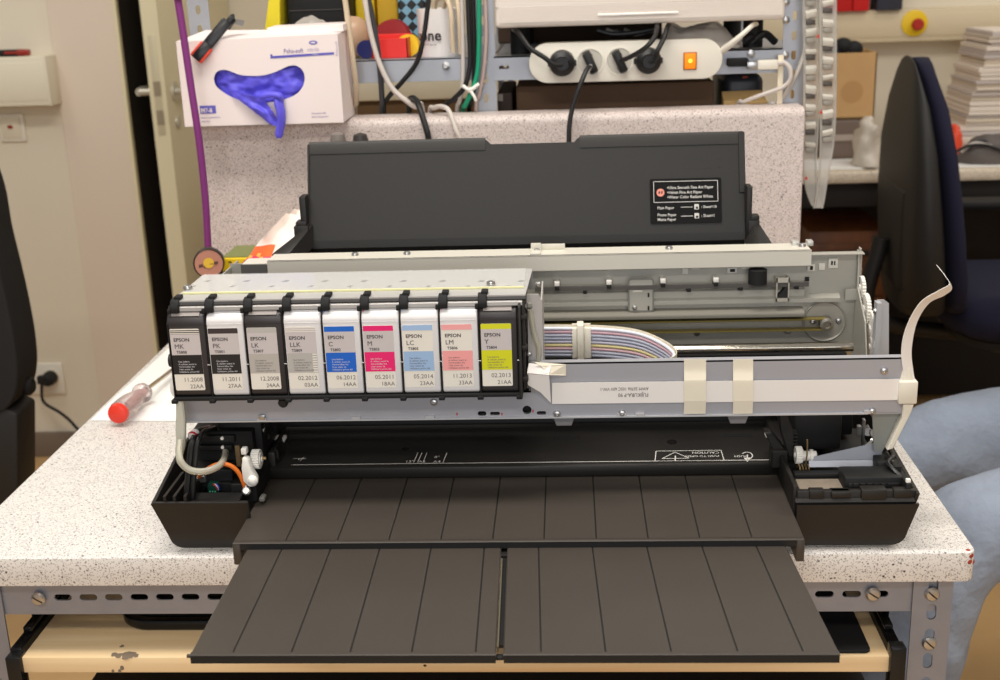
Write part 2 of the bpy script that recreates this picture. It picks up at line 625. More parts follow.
# ------------------------------------------------------------------ workbench
TX0, TX1, TF, TB, TT = -.5424, .3965, -.005, .68, .74
wb = empty('workbench', (-.073, .3, 0), 'white speckled laminate workbench on a slotted grey steel frame', 'workbench')
b = MB()
b.prism(rrect(TX0, TF, TX1, TB, .010, 5), 'z', .7112, TT, .0058, 2)
wt = obj('worktop', b, LAM, wb, smooth=28)
b = MB()
cx, cy = TX1 - .004, TF + .003
for (ox, oy, oz, r) in ((-.0026, .0026, -.0040, .0050), (-.0004, .0062, -.0070, .0045), (.0010, .0045, -.0120, .0036), (-.0026, .0004, -.0095, .0034), (.0008, .0075, -.0145, .0030)):
    b.ball((cx + ox, cy + oy, TT + oz), r, 1, 1, .9)
obj('paint_chip', b, mat('red orange chip', (158, 62, 46), .9, 0, .6, 500, 1.0, 600), wt)
FY = .006


def slots(x0, x1, y, w, h, pitch):
    out = []
    x = x0
    while x < x1:
        out.append(rrect(x - w / 2, y - h / 2, x + w / 2, y + h / 2, h / 2 - .0001, 4))
        x += pitch
    return out


zr0, zr1 = at(100, 614, FY + .003).z, .7112
r0 = at(63, 597.5, FY + .003)
rail = MB()
rail.plate([(-.525, zr0), (.372, zr0), (.372, zr1), (-.525, zr1)], slots(r0.x, .335, r0.z, .0168, .0066, .02445), .002, (0, FY + .005, 0), X, Z)
rail.box(-.525, .372, FY + .003, FY + .033, zr1 - .002, zr1)
rl = obj('front_rail', rail, ANGLE, wb, smooth=0)


def slotscrew(c, d=(0, -1, 0), r=.0066, ang=.6):
    m = MB()
    c = V(c)
    m.lathe([(r, 0), (r, .0012), (r * .8, .0028), (r * .3, .0034)], c, d, 20)
    u = V((math.cos(ang), 0, -math.sin(ang)))
    w = V((math.sin(ang), 0, math.cos(ang)))
    o = c + V(d) * .0034
    m.add([o - u * r * .8 - w * .0007, o + u * r * .8 - w * .0007, o + u * r * .8 + w * .0007, o - u * r * .8 + w * .0007], [(0, 1, 2, 3)], 1)
    return m


SLOTM = mat('screw slot shadow steel', (60, 56, 54), .6)
for px, py in ((38.5, 598.5), (873, 594)):
    obj('screw', slotscrew(at(px, py, FY)), [SCREWM, SLOTM], rl, fix=False)
zs = [at(931, y, FY).z for y in (587, 612, 638, 662)]
dz = .0252
for nm, lx, s in (('leg', .3465, 1), ('leg', -.5345, -1)):
    for yy, t in ((FY, 0), (TB - .04, 1)):
        m = MB()
        hol = []
        for k in range(27):
            z = zs[0] - k * dz
            hol.append(rrect(lx + .0176 - .0043, z - .008, lx + .0176 + .0043, z + .008, .0042, 4))
        m.plate([(lx, .006), (lx + .0352, .006), (lx + .0352, zr1 - .0003), (lx, zr1 - .0003)], hol, .002, (0, yy + .002, 0), X, Z)
        x1 = lx + .0352 if s > 0 else lx + .002
        m.box(x1 - .002, x1, yy + .002, yy + .036, .006, zr1 - .0003)
        m.box(lx - .004, lx + .04, yy - .004, yy + .04, 0, .008, .002)
        lg = obj(nm, m, ANGLE, wb, smooth=0)
        if not t and s > 0:
            for px, py in ((932, 594), (929, 643)):
                obj('screw', slotscrew(at(px, py, FY - .0005), ang=.75), [SCREWM, SLOTM], lg, fix=False)
m = MB(); m.box(-.525, .372, TB - .037, TB - .034, zr0, zr1); obj('rear_rail', m, ANGLE, wb, smooth=0)
for x in (-.531, .377):
    m = MB(); m.box(x - .0012, x + .0012, FY + .03, TB - .03, zr0, zr1); obj('side_rail', m, ANGLE, wb, smooth=0)

# pull-out pine board on black slides
ZS = .64
ps = empty('pull_out_board', (-.07, .2, ZS - .0165), 'pale pine pull-out board with black slides under the workbench', 'board')
sx0, sx1, sf = at(21, 657, -.011).x, at(890, 657, -.011).x, -.011
b = MB(); b.box(sx0, sx1, sf, .46, ZS - .0165, ZS, .0012)
bd = obj('board', b, PINE, ps)
b = MB()
for px, py, r in ((126, 657.5, .0058), (118, 657, .0035), (131, 655, .0045), (114, 654.5, .003), (136, 656, .0025), (122, 646, .002), (124, 660, .003)):
    q = atz(px, py, ZS + .0001)
    q.y = max(q.y, sf + .003)
    q.z += r * .01
    b.flat([(r * (1 + .3 * math.sin(3 * t + px)) * math.cos(t), r * 1.25 * math.sin(t)) for t in [k * PI / 7 for k in range(14)]], q, X, Y_)
for px, py, r in ((122, 668, .002), (120, 673, .0016), (113, 671.5, .0014)):
    q = at(px, py, sf - .0002); q.z = max(q.z, ZS - .0145)
    b.flat(circ(0, 0, r, 10, r * 1.3), q, X, Z)
obj('ink_stain', b, mat('grey ink stain', (124, 110, 94), .7), bd, fix=False, smooth=0)
b = MB(); q = at(425, 666, sf - .0002); b.flat(circ(0, 0, .0016, 10, .0013), (q.x, q.y, ZS - .009), X, Z); obj('knot', b, mat('dark knot', (70, 44, 24), .7), bd, fix=False, smooth=0)
for sgn, xx in ((-1, sx0), (1, sx1)):
    b = MB()
    x0, x1 = (xx - .012, xx - .0002) if sgn < 0 else (xx + .0002, xx + .012)
    b.box(x0, x1, sf + .004, .47, ZS - .022, ZS + .007, .0015)
    b.box(x0 + .002, x1 - .002, .02, .5, ZS + .0085, ZS + .014, .001)
    sl = obj('slide', b, BLACKM, ps)
    b = MB(); b.box(x0 - .001, x1 + .001, sf - .006, sf + .008, ZS - .035, ZS + (.0115 if sgn > 0 else .003), .0012); obj('end_cap', b, mat('chromed black end', (40, 40, 40), .18, .5), sl)
    b = MB(); xh = x0 - .0014 if sgn < 0 else x1 + .0002; b.box(xh, xh + .0012, .048, .45, ZS - .012, .7085)
    obj('hanger', b, BLACKM, ps)
# flat black things lying on the board
q0, q1 = atz(118, 618, ZS + .012), atz(210, 628, ZS + .012)
tq_ = atz(200, 629, ZS + .003)
b = MB(); b.prism(rrect(atz(114, 620, ZS + .01).x, tq_.y, -.09, .25, .035, 8), 'z', ZS + .0004, ZS + .0125, .0045, 3)
b.prism(rrect(atz(114, 620, ZS + .01).x + .008, tq_.y + .008, -.097, .243, .030, 8), 'z', ZS + .0123, ZS + .0145, .0008, 1)
solo('tablet', b, [mat('glossy black', (12, 12, 13), .15)], 'flat black rounded tablet on the left half of the pine board', 'tablet')
q = atz(868, 654, ZS)
b = MB(); b.prism(rrect(.06, q.y, q.x + .003, .25, .006, 5), 'z', ZS + .0003, ZS + .0035, .0008, 1)
solo('mouse_pad', b, mat('black rubber cloth', (14, 14, 15), .85), 'thin black mat with rounded corner on the right of the pine board', 'mat')
# the black cabinet below
b = MB(); b.box(-.44, .318, .01, .26, .03, .585, .004)
cb = solo('low_cabinet', b, MATB, 'black cabinet standing under the pine board of the workbench', 'cabinet')
b = MB(); b.box(-.432, .310, .004, .0105, .32, .578, .002); b2 = obj('drawer', b, mat('black drawer front', (24, 24, 25), .4), cb)
b = MB(); b.box(-.432, .310, .004, .0105, .05, .312, .002); obj('drawer', b, MATS['black drawer front'], cb)
b = MB(); b.tube([(-.16, .004, .47), (-.16, -.012, .47), (0, -.012, .47), (0, .004, .47)], .004, 8, 2); obj('handle', b, CHROME, b2)
for x in (-.4, .28):
    for y in (.04, .23):
        b = MB(); b.cyl((x, y, 0), (x, y, .032), .015); obj('foot', b, MATB, cb)
# ------------------------------------------------------------------ the opened printer
PBLK = mat('black printer plastic', (28, 25, 22), 0.50, 0, 0.05, 30, 0.12, 900)
PTRAY = mat('dusty black tray plastic', (66, 60, 54), 0.42, 0, 0.10, 14, 0.15, 1200)
PGRV = mat('tray groove black', (18, 17, 17), 0.6)
PDEEP = mat('deep black plastic', (16, 15, 15), 0.6)
ZINC = mat('zinc coated sheet', (172, 172, 178), 0.42, 0.35, 0.03, 20)
ZINCW = mat('warm zinc sheet', (176, 173, 163), 0.40, 0.3, 0.03, 20)
BEIGEM = mat('beige painted beam', (212, 207, 194), 0.42, 0.1)
IVORY = mat('ivory plastic', (226, 220, 204), 0.45)
WHITEP = mat('white gear plastic', (236, 232, 224), 0.4)
CLEARP = mat('milky clear tube', (222, 218, 200), 0.25, 0, trans=0.55)
TAPEM = mat('masking tape', (236, 227, 206), 0.65, 0, 0.04, 60)
CABLEW = mat('white flat cable', (238, 232, 226), 0.5)
INKPRINT = mat('white printed marks', (208, 204, 198), 0.6)
DARKPRINT = mat('dark printed text', (66, 58, 58), 0.6)
STEELR = mat('polished steel rod', (214, 206, 190), 0.10, 1.0)

pr = empty('printer', (-.005, .18, TT), 'large black photo printer with its housing removed on the speckled workbench', 'printer')


def part(name, mb, m, parent=None, **k):
    return obj(name, mb, m, parent or pr, **k)


# ---- lower housing: two open pods and the floor between them
def pod(m, x0, x1, outer):
    """outer: -1 when the outer wall is at x0, else +1."""
    yb = .34
    zt, zb = (.7915, .7428) if outer < 0 else (.7848, .7432)
    t = .003
    k = .009 if outer < 0 else .005
    # front wall with slanted outline (x, z), rounded lower outer corner
    if outer < 0:
        fr = [(x0, zt), (x0 + .0105, zb + .0145)] + [(x0 + .0115 + .0125 - .0125 * math.cos(t), zb + .0115 - .0115 * math.sin(t)) for t in [k_ * PI / 12 for k_ in range(1, 7)]] + [(x1, zb), (x1, zt)]
    else:
        fr = [(x0, zt), (x0, zb)] + [(x1 - .0085 - .0125 + .0125 * math.sin(t), zb + .0115 - .0115 * math.cos(t)) for t in [k_ * PI / 12 for k_ in range(0, 6)]] + [(x1 - .0075, zb + .0145), (x1, zt)]
    n = len(fr)

    def ring(y0, y1, f):
        vs = []
        for (x, z) in fr:
            yy = y0 + (zt - z) / (zt - zb) * k
            vs.append((x, yy, z))
        o = len(vs)
        for (x, z) in fr:
            vs.append((x + f * 0, y0 + (zt - z) / (zt - zb) * k + t, z))
        return vs, o
    vs, o = ring(0, 0, 0)
    fs = [tuple(range(n)), tuple(range(o, o + n))[::-1]] + [(i, (i + 1) % n, o + (i + 1) % n, o + i) for i in range(n)]
    m.add(vs, fs)
    # side wall and floor behind the front wall
    xo, xi = (x0, x0 + .0115) if outer < 0 else (x1, x1 - .0085)
    s = -outer
    for (ya, yb_, za, zb_) in ((.001, .09, zt + (0 if outer < 0 else .010), zt + .0165), (.09, .34, zt + .0165, zt + .024)):
        m.hexa([(xi, ya + .01, zb + .008), (xi + s * t, ya + .01, zb + .008), (xi + s * t, yb_, zb + .008), (xi, yb_, zb + .008),
                (xo, ya, za), (xo + s * t, ya, za), (xo + s * t, yb_, zb_), (xo, yb_, zb_)] if s > 0 else
               [(xi + s * t, ya + .01, zb + .008), (xi, ya + .01, zb + .008), (xi, yb_, zb + .008), (xi + s * t, yb_, zb + .008),
                (xo + s * t, ya, za), (xo, ya, za), (xo, yb_, zb_), (xo + s * t, yb_, zb_)])
    m.box(min(x0, x1) + .024, max(x0, x1) - .024 if outer > 0 else max(x0, x1), .016, yb, zb, zb + .003)
    return m


m = MB()
pod(m, -.342, -.2525, -1)
pod(m, .2385, .3445, 1)
m.box(-.318, .318, .11, .345, .7465, .752)
m.box(-.30, .30, .343, .346, .7465, .86)
m.box(-.339, -.25, .338, .342, .7435, .8145); m.box(.24, .341, .338, .342, .7435, .8075)
# lips and inner ribs
m.box(-.3405, -.253, .0003, .004, .7905, .7925, .0006)
for x in (-.331, -.322, -.312):
    m.box(x, x + .0025, .003, .06, .785, .7975)
hs = part('lower_housing', m, PBLK)
for x in (-.29, .29):
    for y in (.04, .31):
        m = MB(); m.cyl((x, y, TT + .0001), (x, y, .7435), .011, n=18); part('foot', m, MATB, hs)

# right pod: stepped inner rim
m = MB()
for (a, c, y0, y1, z0, z1) in ((.239, .343, .004, .010, .775, .7965), (.249, .262, .002, .010, .790, .798), (.268, .285, .001, .012, .791, .7965), (.294, .316, .001, .012, .789, .7985),
                               (.322, .338, .002, .010, .790, .798)):
    m.box(a, c, y0, y1, z0, z1, .001)
m.hexa([(.237, .0008, .7872), (.3412, .0008, .7872), (.340, .003, .7872), (.237, .003, .7872), (.237, .003, .7900), (.340, .003, .7900), (.340, .007, .7900), (.237, .007, .7900)])
m.box(.236, .240, .008, .11, .770, .800, .001)
part('pod_rim', m, PBLK, hs)
m = MB()
m.box(.283, .334, .018, .045, .784, .8030, .0015)
m.box(.286, .331, .0165, .020, .786, .798, .0008)
for k in range(6):
    m.box(.289 + k * .006, .2905 + k * .006, .0155, .019, .790, .7985)
m.box(.318, .332, .045, .07, .79, .806, .001)
m.box(.333, .338, .004, .11, .79, .803, .001)
part('ink_pump', m, PDEEP, hs)
m = MB(); m.box(.244, .283, .019, .043, .784, .7915, .001); part('waste_pad', m, mat('dusty grey felt', (132, 120, 106), .9, 0, .25, 120), hs)
m = MB(); m.box(.244, .327, .047, .056, .788, .7945, .001); m.box(.244, .330, .046, .17, .770, .790); part('pod_divider', m, PDEEP, hs)
m = MB(); m.box(.3335, .3375, .006, .010, .793, .806, .0008); part('catch', m, WHITEP, hs)
# bent guide sheet
A = [at(813, 460, .064), at(881, 459, .064), at(882.5, 441, .064), at(814, 456.5, .064)]
m = MB()
m.plate([(p.x, p.z) for p in A], [], .0012, (0, .064, 0), X, Z)
m.hexa([(A[0].x - .004, .060, A[0].z - .0055), (A[1].x - .001, .060, A[0].z - .0055), (A[1].x - .001, .0612, A[0].z - .0055), (A[0].x - .004, .0612, A[0].z - .0055), (A[0].x - .004, .063, A[0].z - .0002), (A[1].x - .001, .063, A[0].z - .0002), (A[1].x - .001, .0642, A[0].z - .0002), (A[0].x - .004, .0642, A[0].z - .0002)])
part('guide_sheet', m, mat('blueish sheet', (182, 186, 196), .4, .3), hs, smooth=0)

# ---- inner chassis: black bulk below and behind
m = MB()
m.box(-.305, .243, .178, .33, .752, .812, .002)
m.box(-.30, .30, .21, .335, .80, .852, .002)
m.box(-.30, -.2565, .085, .16, .795, .842, .003)
m.box(.25, .295, .09, .2, .80, .852, .003)
m.box(-.24, .24, .182, .197, .81, .845, .001)
ch = part('inner_chassis', m, PDEEP)
m = MB()
for k in range(24):
    x = -.0 + k * .0125
    m.box(x, x + .006, .145, .165, .852, .8615, .0005)
part('paper_guide', m, PDEEP, ch)

# ---- front cover
CB, CF = .172, .088
zc0, zc1 = .7885, .7990
m = MB()
prof = [(CF + .004, .7752), (CF, .7765), (CF - .0005, zc0 - .0015), (CF + .0025, zc0), (.140, .7945), (CB, zc1), (CB, .790), (CF + .02, .778)]
m.prism(prof, 'x', -.2545, .2445, .0008, 1)
m.box(-.2555, -.248, CF + .004, .155, .782, .803, .002)
m.box(.235, .247, CF + .004, .165, .782, .806, .003)
cv = part('front_cover', m, PBLK)
cu_, cv_ = X, V((0, .0495, .0060)).normalized()      # along and up the cover's top surface


def onc(px, py):
    """where the line of sight through a measured pixel meets the cover's top."""
    d = _ray(px, py)
    n = cu_.cross(cv_)
    o = V((0, CF + .0025, zc0))
    t = (o - CAM).dot(n) / d.dot(n)
    return CAM + d * t + n * .0004


m = MB()
a, c = onc(291, 465.2), onc(770, 462)
m.flat([(a.x, -.0005), (c.x, -.0005), (c.x, .0005), (a.x, .0005)], (0, a.y, a.z), cu_, cv_)


def stroke(mb, p, q, w=.0007, mi=0):
    p, q = V(p), V(q)
    d = (q - p).normalized()
    n = cu_.cross(cv_)
    s = n.cross(d) * (w / 2)
    mb.add([p - s, q - s, q + s, p + s], [(0, 1, 2, 3)], mi)


for (x0, y0, x1, y1) in ((413.5, 463, 418, 453), (417.5, 463, 422, 453), (423, 463, 427, 453), (443, 463, 447, 453)):
    stroke(m, onc(x0, y0), onc(x1, y1))
for (tx, px, py) in (('13"', 405, 463), ('A3', 418, 463), ('A4', 433, 463), ('8"', 434, 458.5), ('17"', 297, 460.5)):
    m.text(tx, onc(px, py), cu_, cv_, .0062)
stroke(m, onc(293, 459), onc(306, 459)); stroke(m, onc(300, 461.5), onc(304, 457.5))
bx = [onc(655, 461.5), onc(724, 460.5), onc(721, 450.5), onc(656, 451.5)]
for i in range(4):
    stroke(m, bx[i], bx[(i + 1) % 4], .0008)
tr = [onc(662, 459), onc(689, 458.5), onc(675, 452.5)]
for i in range(3):
    stroke(m, tr[i], tr[(i + 1) % 3], .0008)
stroke(m, onc(675.3, 461), onc(675.3, 456), .0012)
q = onc(719, 451.8); m.text('CAUTION', q, -cu_, -cv_, .0058)
q = onc(719, 455.5); m.text('PUSH TO OPEN', q, -cu_, -cv_, .0046)
q = onc(750, 459.5); m.text('PUSH', onc(747, 455.5), -cu_, -cv_, .0052)
ring = [onc(747 + 5.5 * math.cos(t), 456 + 3.6 * math.sin(t)) for t in [k * .5 - 2.6 for k in range(10)]]
for i in range(9):
    stroke(m, ring[i], ring[i + 1], .001)
stroke(m, onc(747.5, 462), onc(747.5, 455), .001)
t3 = [onc(743.5, 458), onc(751.5, 458), onc(747.5, 461.8)]
m.add(t3, [(0, 1, 2)])
part('lettering', m, INKPRINT, cv, smooth=0, fix=False)
for (x0, x1, y0, y1) in ((553, 580, 436, 439.5), (724, 752, 434, 437)):
    a, c = onc(x0, y1), onc(x1, y0)
    m = MB()
    m.hexa([(a.x, a.y, a.z - .0012), (c.x, a.y, a.z - .0012), (c.x, c.y, c.z - .0012), (a.x, c.y, c.z - .0012), (a.x, a.y, a.z), (c.x, a.y, a.z), (c.x, c.y, c.z), (a.x, c.y, c.z)])
    part('slot', m, PDEEP, cv, smooth=0)
for (px, py, r) in ((672, 442, .005), (405, 449, .004)):
    m = MB(); o = onc(px, py); m.flat(circ(0, 0, r, 20), o - cu_.cross(cv_) * .0002, cu_, cv_)
    part('sensor_window', m, mat('smoked window', (26, 24, 23), .15), cv, fix=False)

# ---- output tray: the upper tray and its two pull-out leaves
TZ = .7755
u0, u1 = -.2565, .2370
uf, ub = -.0475, .108
m = MB()
gx = [atz(px, 541, TZ).x for px in (285.5, 337, 388.5, 440.5, 492.5, 544, 596.5, 648.5, 700.5, 753)]
edges = [u0 + .0045] + gx + [u1 - .0045]
gw = .0007
prof = [(u0 + .0005, TZ - .0195), (u0, TZ - .002), (u0 + .0012, TZ), ]
for g in gx:
    prof += [(g - gw, TZ), (g - gw * .5, TZ - .0012), (g + gw * .5, TZ - .0012), (g + gw, TZ)]
prof += [(u1 - .0012, TZ), (u1, TZ - .002), (u1 - .0005, TZ - .0195), (u1 - .005, TZ - .0195), (u1 - .005, TZ - .0055), (u0 + .005, TZ - .0055), (u0 + .005, TZ - .0195)]
m.prism(prof, 'y', uf + .004, ub)
# rounded front lip with end posts
m.prism([(uf + .0006, TZ - .0016), (uf, TZ - .0008), (uf + .0008, TZ), (uf + .0045, TZ), (uf + .0055, TZ - .0055), (uf + .0045, TZ - .0055)], 'x', u0 + .001, u1 - .001)
for x in (u0, u1 - .0075):
    m.box(x, x + .0075, uf, uf + .03, TZ - .0215, TZ - .0002, .0018)
tray = part('paper_tray', m, PTRAY, smooth=30)
m = MB(); m.box(u0 + .0074, u1 - .0074, uf - .0002, uf + .0008, TZ - .0066, TZ - .0014); part('front_edge', m, PGRV, tray, smooth=0)
m = MB()
for g in gx:
    m.box(g - gw * .9, g + gw * .9, uf + .006, ub - .002, TZ - .0013, TZ - .0007)
part('groove', m, PGRV, tray, smooth=0)
LZb, LZf = .7655, .7655
lf_l = [atz(190, 653, LZf), atz(494.5, 654.5, LZf), atz(504.5, 654, LZf)]
lf_r = atz(840, 653, LZf)
lbk_l, lbk_r = atz(247, 545, LZb), atz(782, 544, LZb)
print('leaf', [tuple(round(c, 3) for c in p) for p in (lf_l[0], lf_l[1], lf_l[2], lf_r, lbk_l, lbk_r)])
yf = -.2318
x_l, x_r = -.2424, .2226
_sh = .030 * .1318
mid0, mid1 = at(494.5, 654.5, yf).x - _sh, at(504.5, 654, yf).x - _sh
yb2 = -.02


def skew(m, k=.030, tilt=.05, y0=-.042, base=.0035):
    for v in m.v:
        v.x += k * (-.1 - v.y)
        v.z += tilt * (y0 - v.y) + base
    return m


def leaf(x0, x1, grooves, first):
    m = MB()
    prof = [(x0 + .0004, LZf - .0055), (x0, LZf - .001), (x0 + .001, LZf)]
    for g in grooves:
        prof += [(g - .0007, LZf), (g - .0004, LZf - .0011), (g + .0004, LZf - .0011), (g + .0007, LZf)]
    prof += [(x1 - .001, LZf), (x1, LZf - .001), (x1 - .0004, LZf - .0055)]
    m.prism(prof, 'y', yf + .004, yb2)
    m.prism([(yf + .0002, LZf - .0014), (yf, LZf - .0008), (yf + .0006, LZf), (yf + .0042, LZf), (yf + .0046, LZf - .0066), (yf + .0026, LZf - .0066)], 'x', x0, x1)
    if first:
        m.box(x0 - .0035, x0 + .001, yf + .003, yf + .0055, LZf - .0045, LZf - .002, .0005)
    skew(m)
    t = part('tray_extension', m, PTRAY, tray, smooth=30)
    m = MB(); m.box(x0 + .0003, x1 - .0003, yf - .0003, yf + .0012, LZf - .0070, LZf - .0015); skew(m); part('front_edge', m, PGRV, t, smooth=0)
    return t


gl = [[atz(px, py, LZf) for px, py in ab] for ab in (((235, 647), (280, 548)), ((295, 647), (333, 548)), ((356, 647), (386, 548)), ((415, 647), (437, 548)), ((478, 647), (490, 548)))]
gr = [[atz(px, py, LZf) for px, py in ab] for ab in (((541.5, 647), (543.5, 548)), ((605, 647), (598.5, 548)), ((670, 647), (653, 548)), ((735, 647), (707, 548)), ((799, 647), (761, 548)))]
GL = [x_l + (x_r - x_l) * (px - 190) / 650 for px in (233.5, 293.5, 353.5, 416, 480.5)]
GR = [x_l + (x_r - x_l) * (px - 190) / 650 for px in (546, 610.5, 675.5, 741, 805)]
lv1 = leaf(x_l, mid0 + .001, GL, True)
lv2 = leaf(mid1 - .001, x_r, GR, False)
m = MB()
for x in GL:
    m.box(x - .0006, x + .0006, yf + .006, yb2, LZf - .0012, LZf - .0006)
skew(m)
part('groove', m, PGRV, tray, smooth=0)
m = MB()
for x in GR:
    m.box(x - .0006, x + .0006, yf + .006, yb2, LZf - .0012, LZf - .0006)
skew(m)
part('groove', m, PGRV, tray, smooth=0)
m = MB()
m.box(mid0 + .001, mid1 - .001, yf + .02, yb2, LZf - .006, LZf - .0035)
m.box(mid0 + .0015, mid0 + .0026, yf + .012, uf - .02, LZf - .0045, LZf - .0005, mi=1)
m.box(mid0 + .001, mid1 - .001, uf - .013, uf - .006, LZf - .004, LZf - .001, .0006)
m.box(mid0 + .001, mid1 - .001, yf + .002, yf + .0075, LZf - .0062, LZf - .0035, .0006)
skew(m)
part('leaf_joint', m, [PGRV, mat('worn olive edge', (92, 86, 70), .5)], tray)

# ---- front rail of grey sheet metal
BY = .05
bl, bb = at(181, 419, BY), at(560, 420, BY)
br_ = at(904, 362, BY)
zb_ = .8522
zt_ = .9040
xr_ = .3375
holes = []
for (px, py, r) in ((527, 410, .0042),):
    q = at(px, py, BY); holes.append(circ(q.x, q.z, r, 18))
for (px, py, w_, h_) in ((482, 413.5, .008, .0045), (495, 413.5, .009, .0032), (541.5, 413, .0085, .0036)):
    q = at(px, py, BY); holes.append(rrect(q.x - w_ / 2, q.z - h_ / 2, q.x + w_ / 2, q.z + h_ / 2, h_ / 2.1, 4))
for (px, py) in ((284, 402.5), (283, 403)):
    pass
m = MB()
xk = at(531, 380, BY).x
m.plate([(bl.x + .001, zb_), (xr_, zb_), (xr_, zt_), (xk, zt_), (xk, .876), (bl.x + .001, .876)], holes, .0014, (0, BY + .0014, 0), X, Z)
m.box(bl.x + .001, xr_, BY, BY + .03, zb_ - .0012, zb_ + .0002)
m.box(xk, xr_, BY, BY + .010, zt_ - .0012, zt_)
m.box(bl.x + .001, bl.x + .0024, BY, BY + .2, zb_, .876)
m.box(bl.x + .0015, bl.x + .0035, BY - .0008, BY, zb_, .876)
rail_p = part('front_rail', m, ZINC, smooth=0)
m = MB()
m.box(bl.x + .003, xr_ - .03, BY - .0024, BY - .0001, zb_ - .0006, zb_ + .0008)
for px in (262, 356, 430, 622, 640, 868):
    q = at(px, 419, BY - .002); m.box(q.x - .004, q.x + .004, BY - .0026, BY, zb_, zb_ + .0032)
part('lower_flange', m, mat('bright fold zinc', (196, 196, 198), .4, .3), rail_p, smooth=0)
m = MB()
m.box(bl.x + .003, xr_ - .003, BY + .012, BY + .02, zb_ + .001, .874)
part('backing', m, PDEEP, rail_p, smooth=0)
for (px, py) in ((557, 413.5), (622, 413), (884, 370.5), (434, 402), (872, 411)):
    m = MB(); m.screw(at(px, py, BY - .0001), (0, -1, 0), .0034); part('screw', m, SCREWM, rail_p)
m = MB(); q = at(283, 403, BY - .004); m.lathe([(.0042, 0), (.0046, .004), (.003, .006)], (q.x, BY - .0002, q.z), (0, -1, 0), 18); part('stud', m, PBLK, rail_p)
m = MB(); q = at(262, 418, BY - .002); m.box(q.x - .003, q.x + .003, BY - .0032, BY - .002, q.z - .0015, q.z + .003, .0005); part('catch', m, SCREWM, rail_p)
for (px, py) in ((457, 414), (502, 414), (533, 411)):
    m = MB(); q = at(px, py, BY); m.box(q.x - .0006, q.x + .0006, BY - .0003, BY, q.z - .0013, q.z + .0013)
    part('paint_mark', m, mat('red paint mark', (176, 40, 50), .5), rail_p, smooth=0)
# black tab hanging under the rail
for px in (564, 737):
    q = at(px, 421, BY + .01)
    m = MB(); m.prism([(q.x - .0105, zb_), (q.x + .0105, zb_), (q.x + .007, zb_ - .0105), (q.x - .007, zb_ - .0105)], 'y', BY + .004, BY + .018, .0008)
    part('guide_tab', m, mat('grey tab plastic', (132, 130, 132), .5), rail_p)

# right gusset of the rail and the white guide it carries
m = MB()
g = [at(872, 408, .055), at(903, 408, .055), at(896, 428, .055), at(882, 452, .055), at(874, 452, .055)]
m.plate([(p.x, p.z) for p in g], [], .0015, (0, .0565, 0), X, Z)
m.hexa([(g[1].x - .001, .055, .85), (g[1].x + .0005, .055, .85), (g[1].x + .0005, .11, .85), (g[1].x - .001, .11, .85), (g[1].x - .001, .055, .866), (g[1].x + .0005, .055, .866), (g[1].x + .0005, .11, .866), (g[1].x - .001, .11, .866)])
part('gusset', m, mat('dull green zinc', (140, 144, 140), .45, .35), smooth=0)
m = MB()
c0, c1 = at(899, 381, BY - .003), at(916, 403, BY - .003)
m.box(c0.x, c1.x, BY - .006, BY + .014, c1.z, c0.z, .0012)
t0_, t1_ = at(903, 381, BY + .004), at(912, 364, BY + .004)
m.hexa([(c0.x + .001, BY - .002, c0.z - .001), (c1.x - .003, BY - .002, c0.z - .001), (c1.x - .003, BY + .013, c0.z - .001), (c0.x + .001, BY + .013, c0.z - .001),
        (t0_.x - .001, BY, t1_.z), (t0_.x + .003, BY, t1_.z), (t0_.x + .003, BY + .012, t1_.z), (t0_.x - .001, BY + .012, t1_.z)], .0005)
e = [at(902, 403, BY), at(913, 403, BY), at(909, 413, BY), at(892, 447, BY), at(886, 449, BY), at(901, 417, BY)]
m.prism([(p.x, p.z) for p in e], 'y', BY - .004, BY + .014, .0006, 1)
part('cable_guide', m, IVORY)

# ---- the white flat cable taped along the rail
FYc = BY - .0022
m = MB()
lt, lb_ = at(552, 383, FYc), at(552, 404, FYc)
rt_, rb_ = at(902, 379, FYc), at(902, 400, FYc)
m.hexa([(lb_.x, FYc, lb_.z), (rb_.x, FYc, rb_.z), (rb_.x, FYc + .0006, rb_.z), (lb_.x, FYc + .0006, lb_.z), (lt.x, FYc, lt.z), (rt_.x, FYc, rt_.z), (rt_.x, FYc + .0006, rt_.z), (lt.x, FYc + .0006, lt.z)])
# folded end at the left
f0, f1, f2, f3 = at(528, 361, FYc - .006), at(534, 362, FYc - .004), at(552, 404, FYc - .002), at(551, 373, FYc - .003)
q = [at(527, 372, FYc - .010), at(549, 373, FYc - .008), at(551, 403, FYc - .002), at(540, 392, FYc - .006), at(528, 385, FYc - .010)]
m.add([p for p in q] + [p + V((0, .0006, 0)) for p in q], [(0, 1, 2, 3, 4), (9, 8, 7, 6, 5)] + [(i, (i + 1) % 5, 5 + (i + 1) % 5, 5 + i) for i in range(5)])
q = [at(529, 363, FYc - .002), at(551, 365, FYc - .003), at(549, 375, FYc - .009), at(527, 373, FYc - .012)]
m.add([p for p in q] + [p + V((0, .0006, -.0004)) for p in q], [(0, 1, 2, 3), (7, 6, 5, 4)] + [(i, (i + 1) % 4, 4 + (i + 1) % 4, 4 + i) for i in range(4)])
fc = part('flat_cable', m, CABLEW, smooth=20)
m = MB()
q = at(648.5, 390.6, FYc - .0004)
m.text('FUJIKURA-P 90', at(648.5, 393.0, FYc - .0004), -X, -Z, .0052, wide=.82)
m.text('AWM 20706 105C 60V VW-1', at(648.5, 387.2, FYc - .0004), -X, -Z, .0042, wide=.84)
part('lettering', m, DARKPRINT, fc, fix=False, smooth=0)
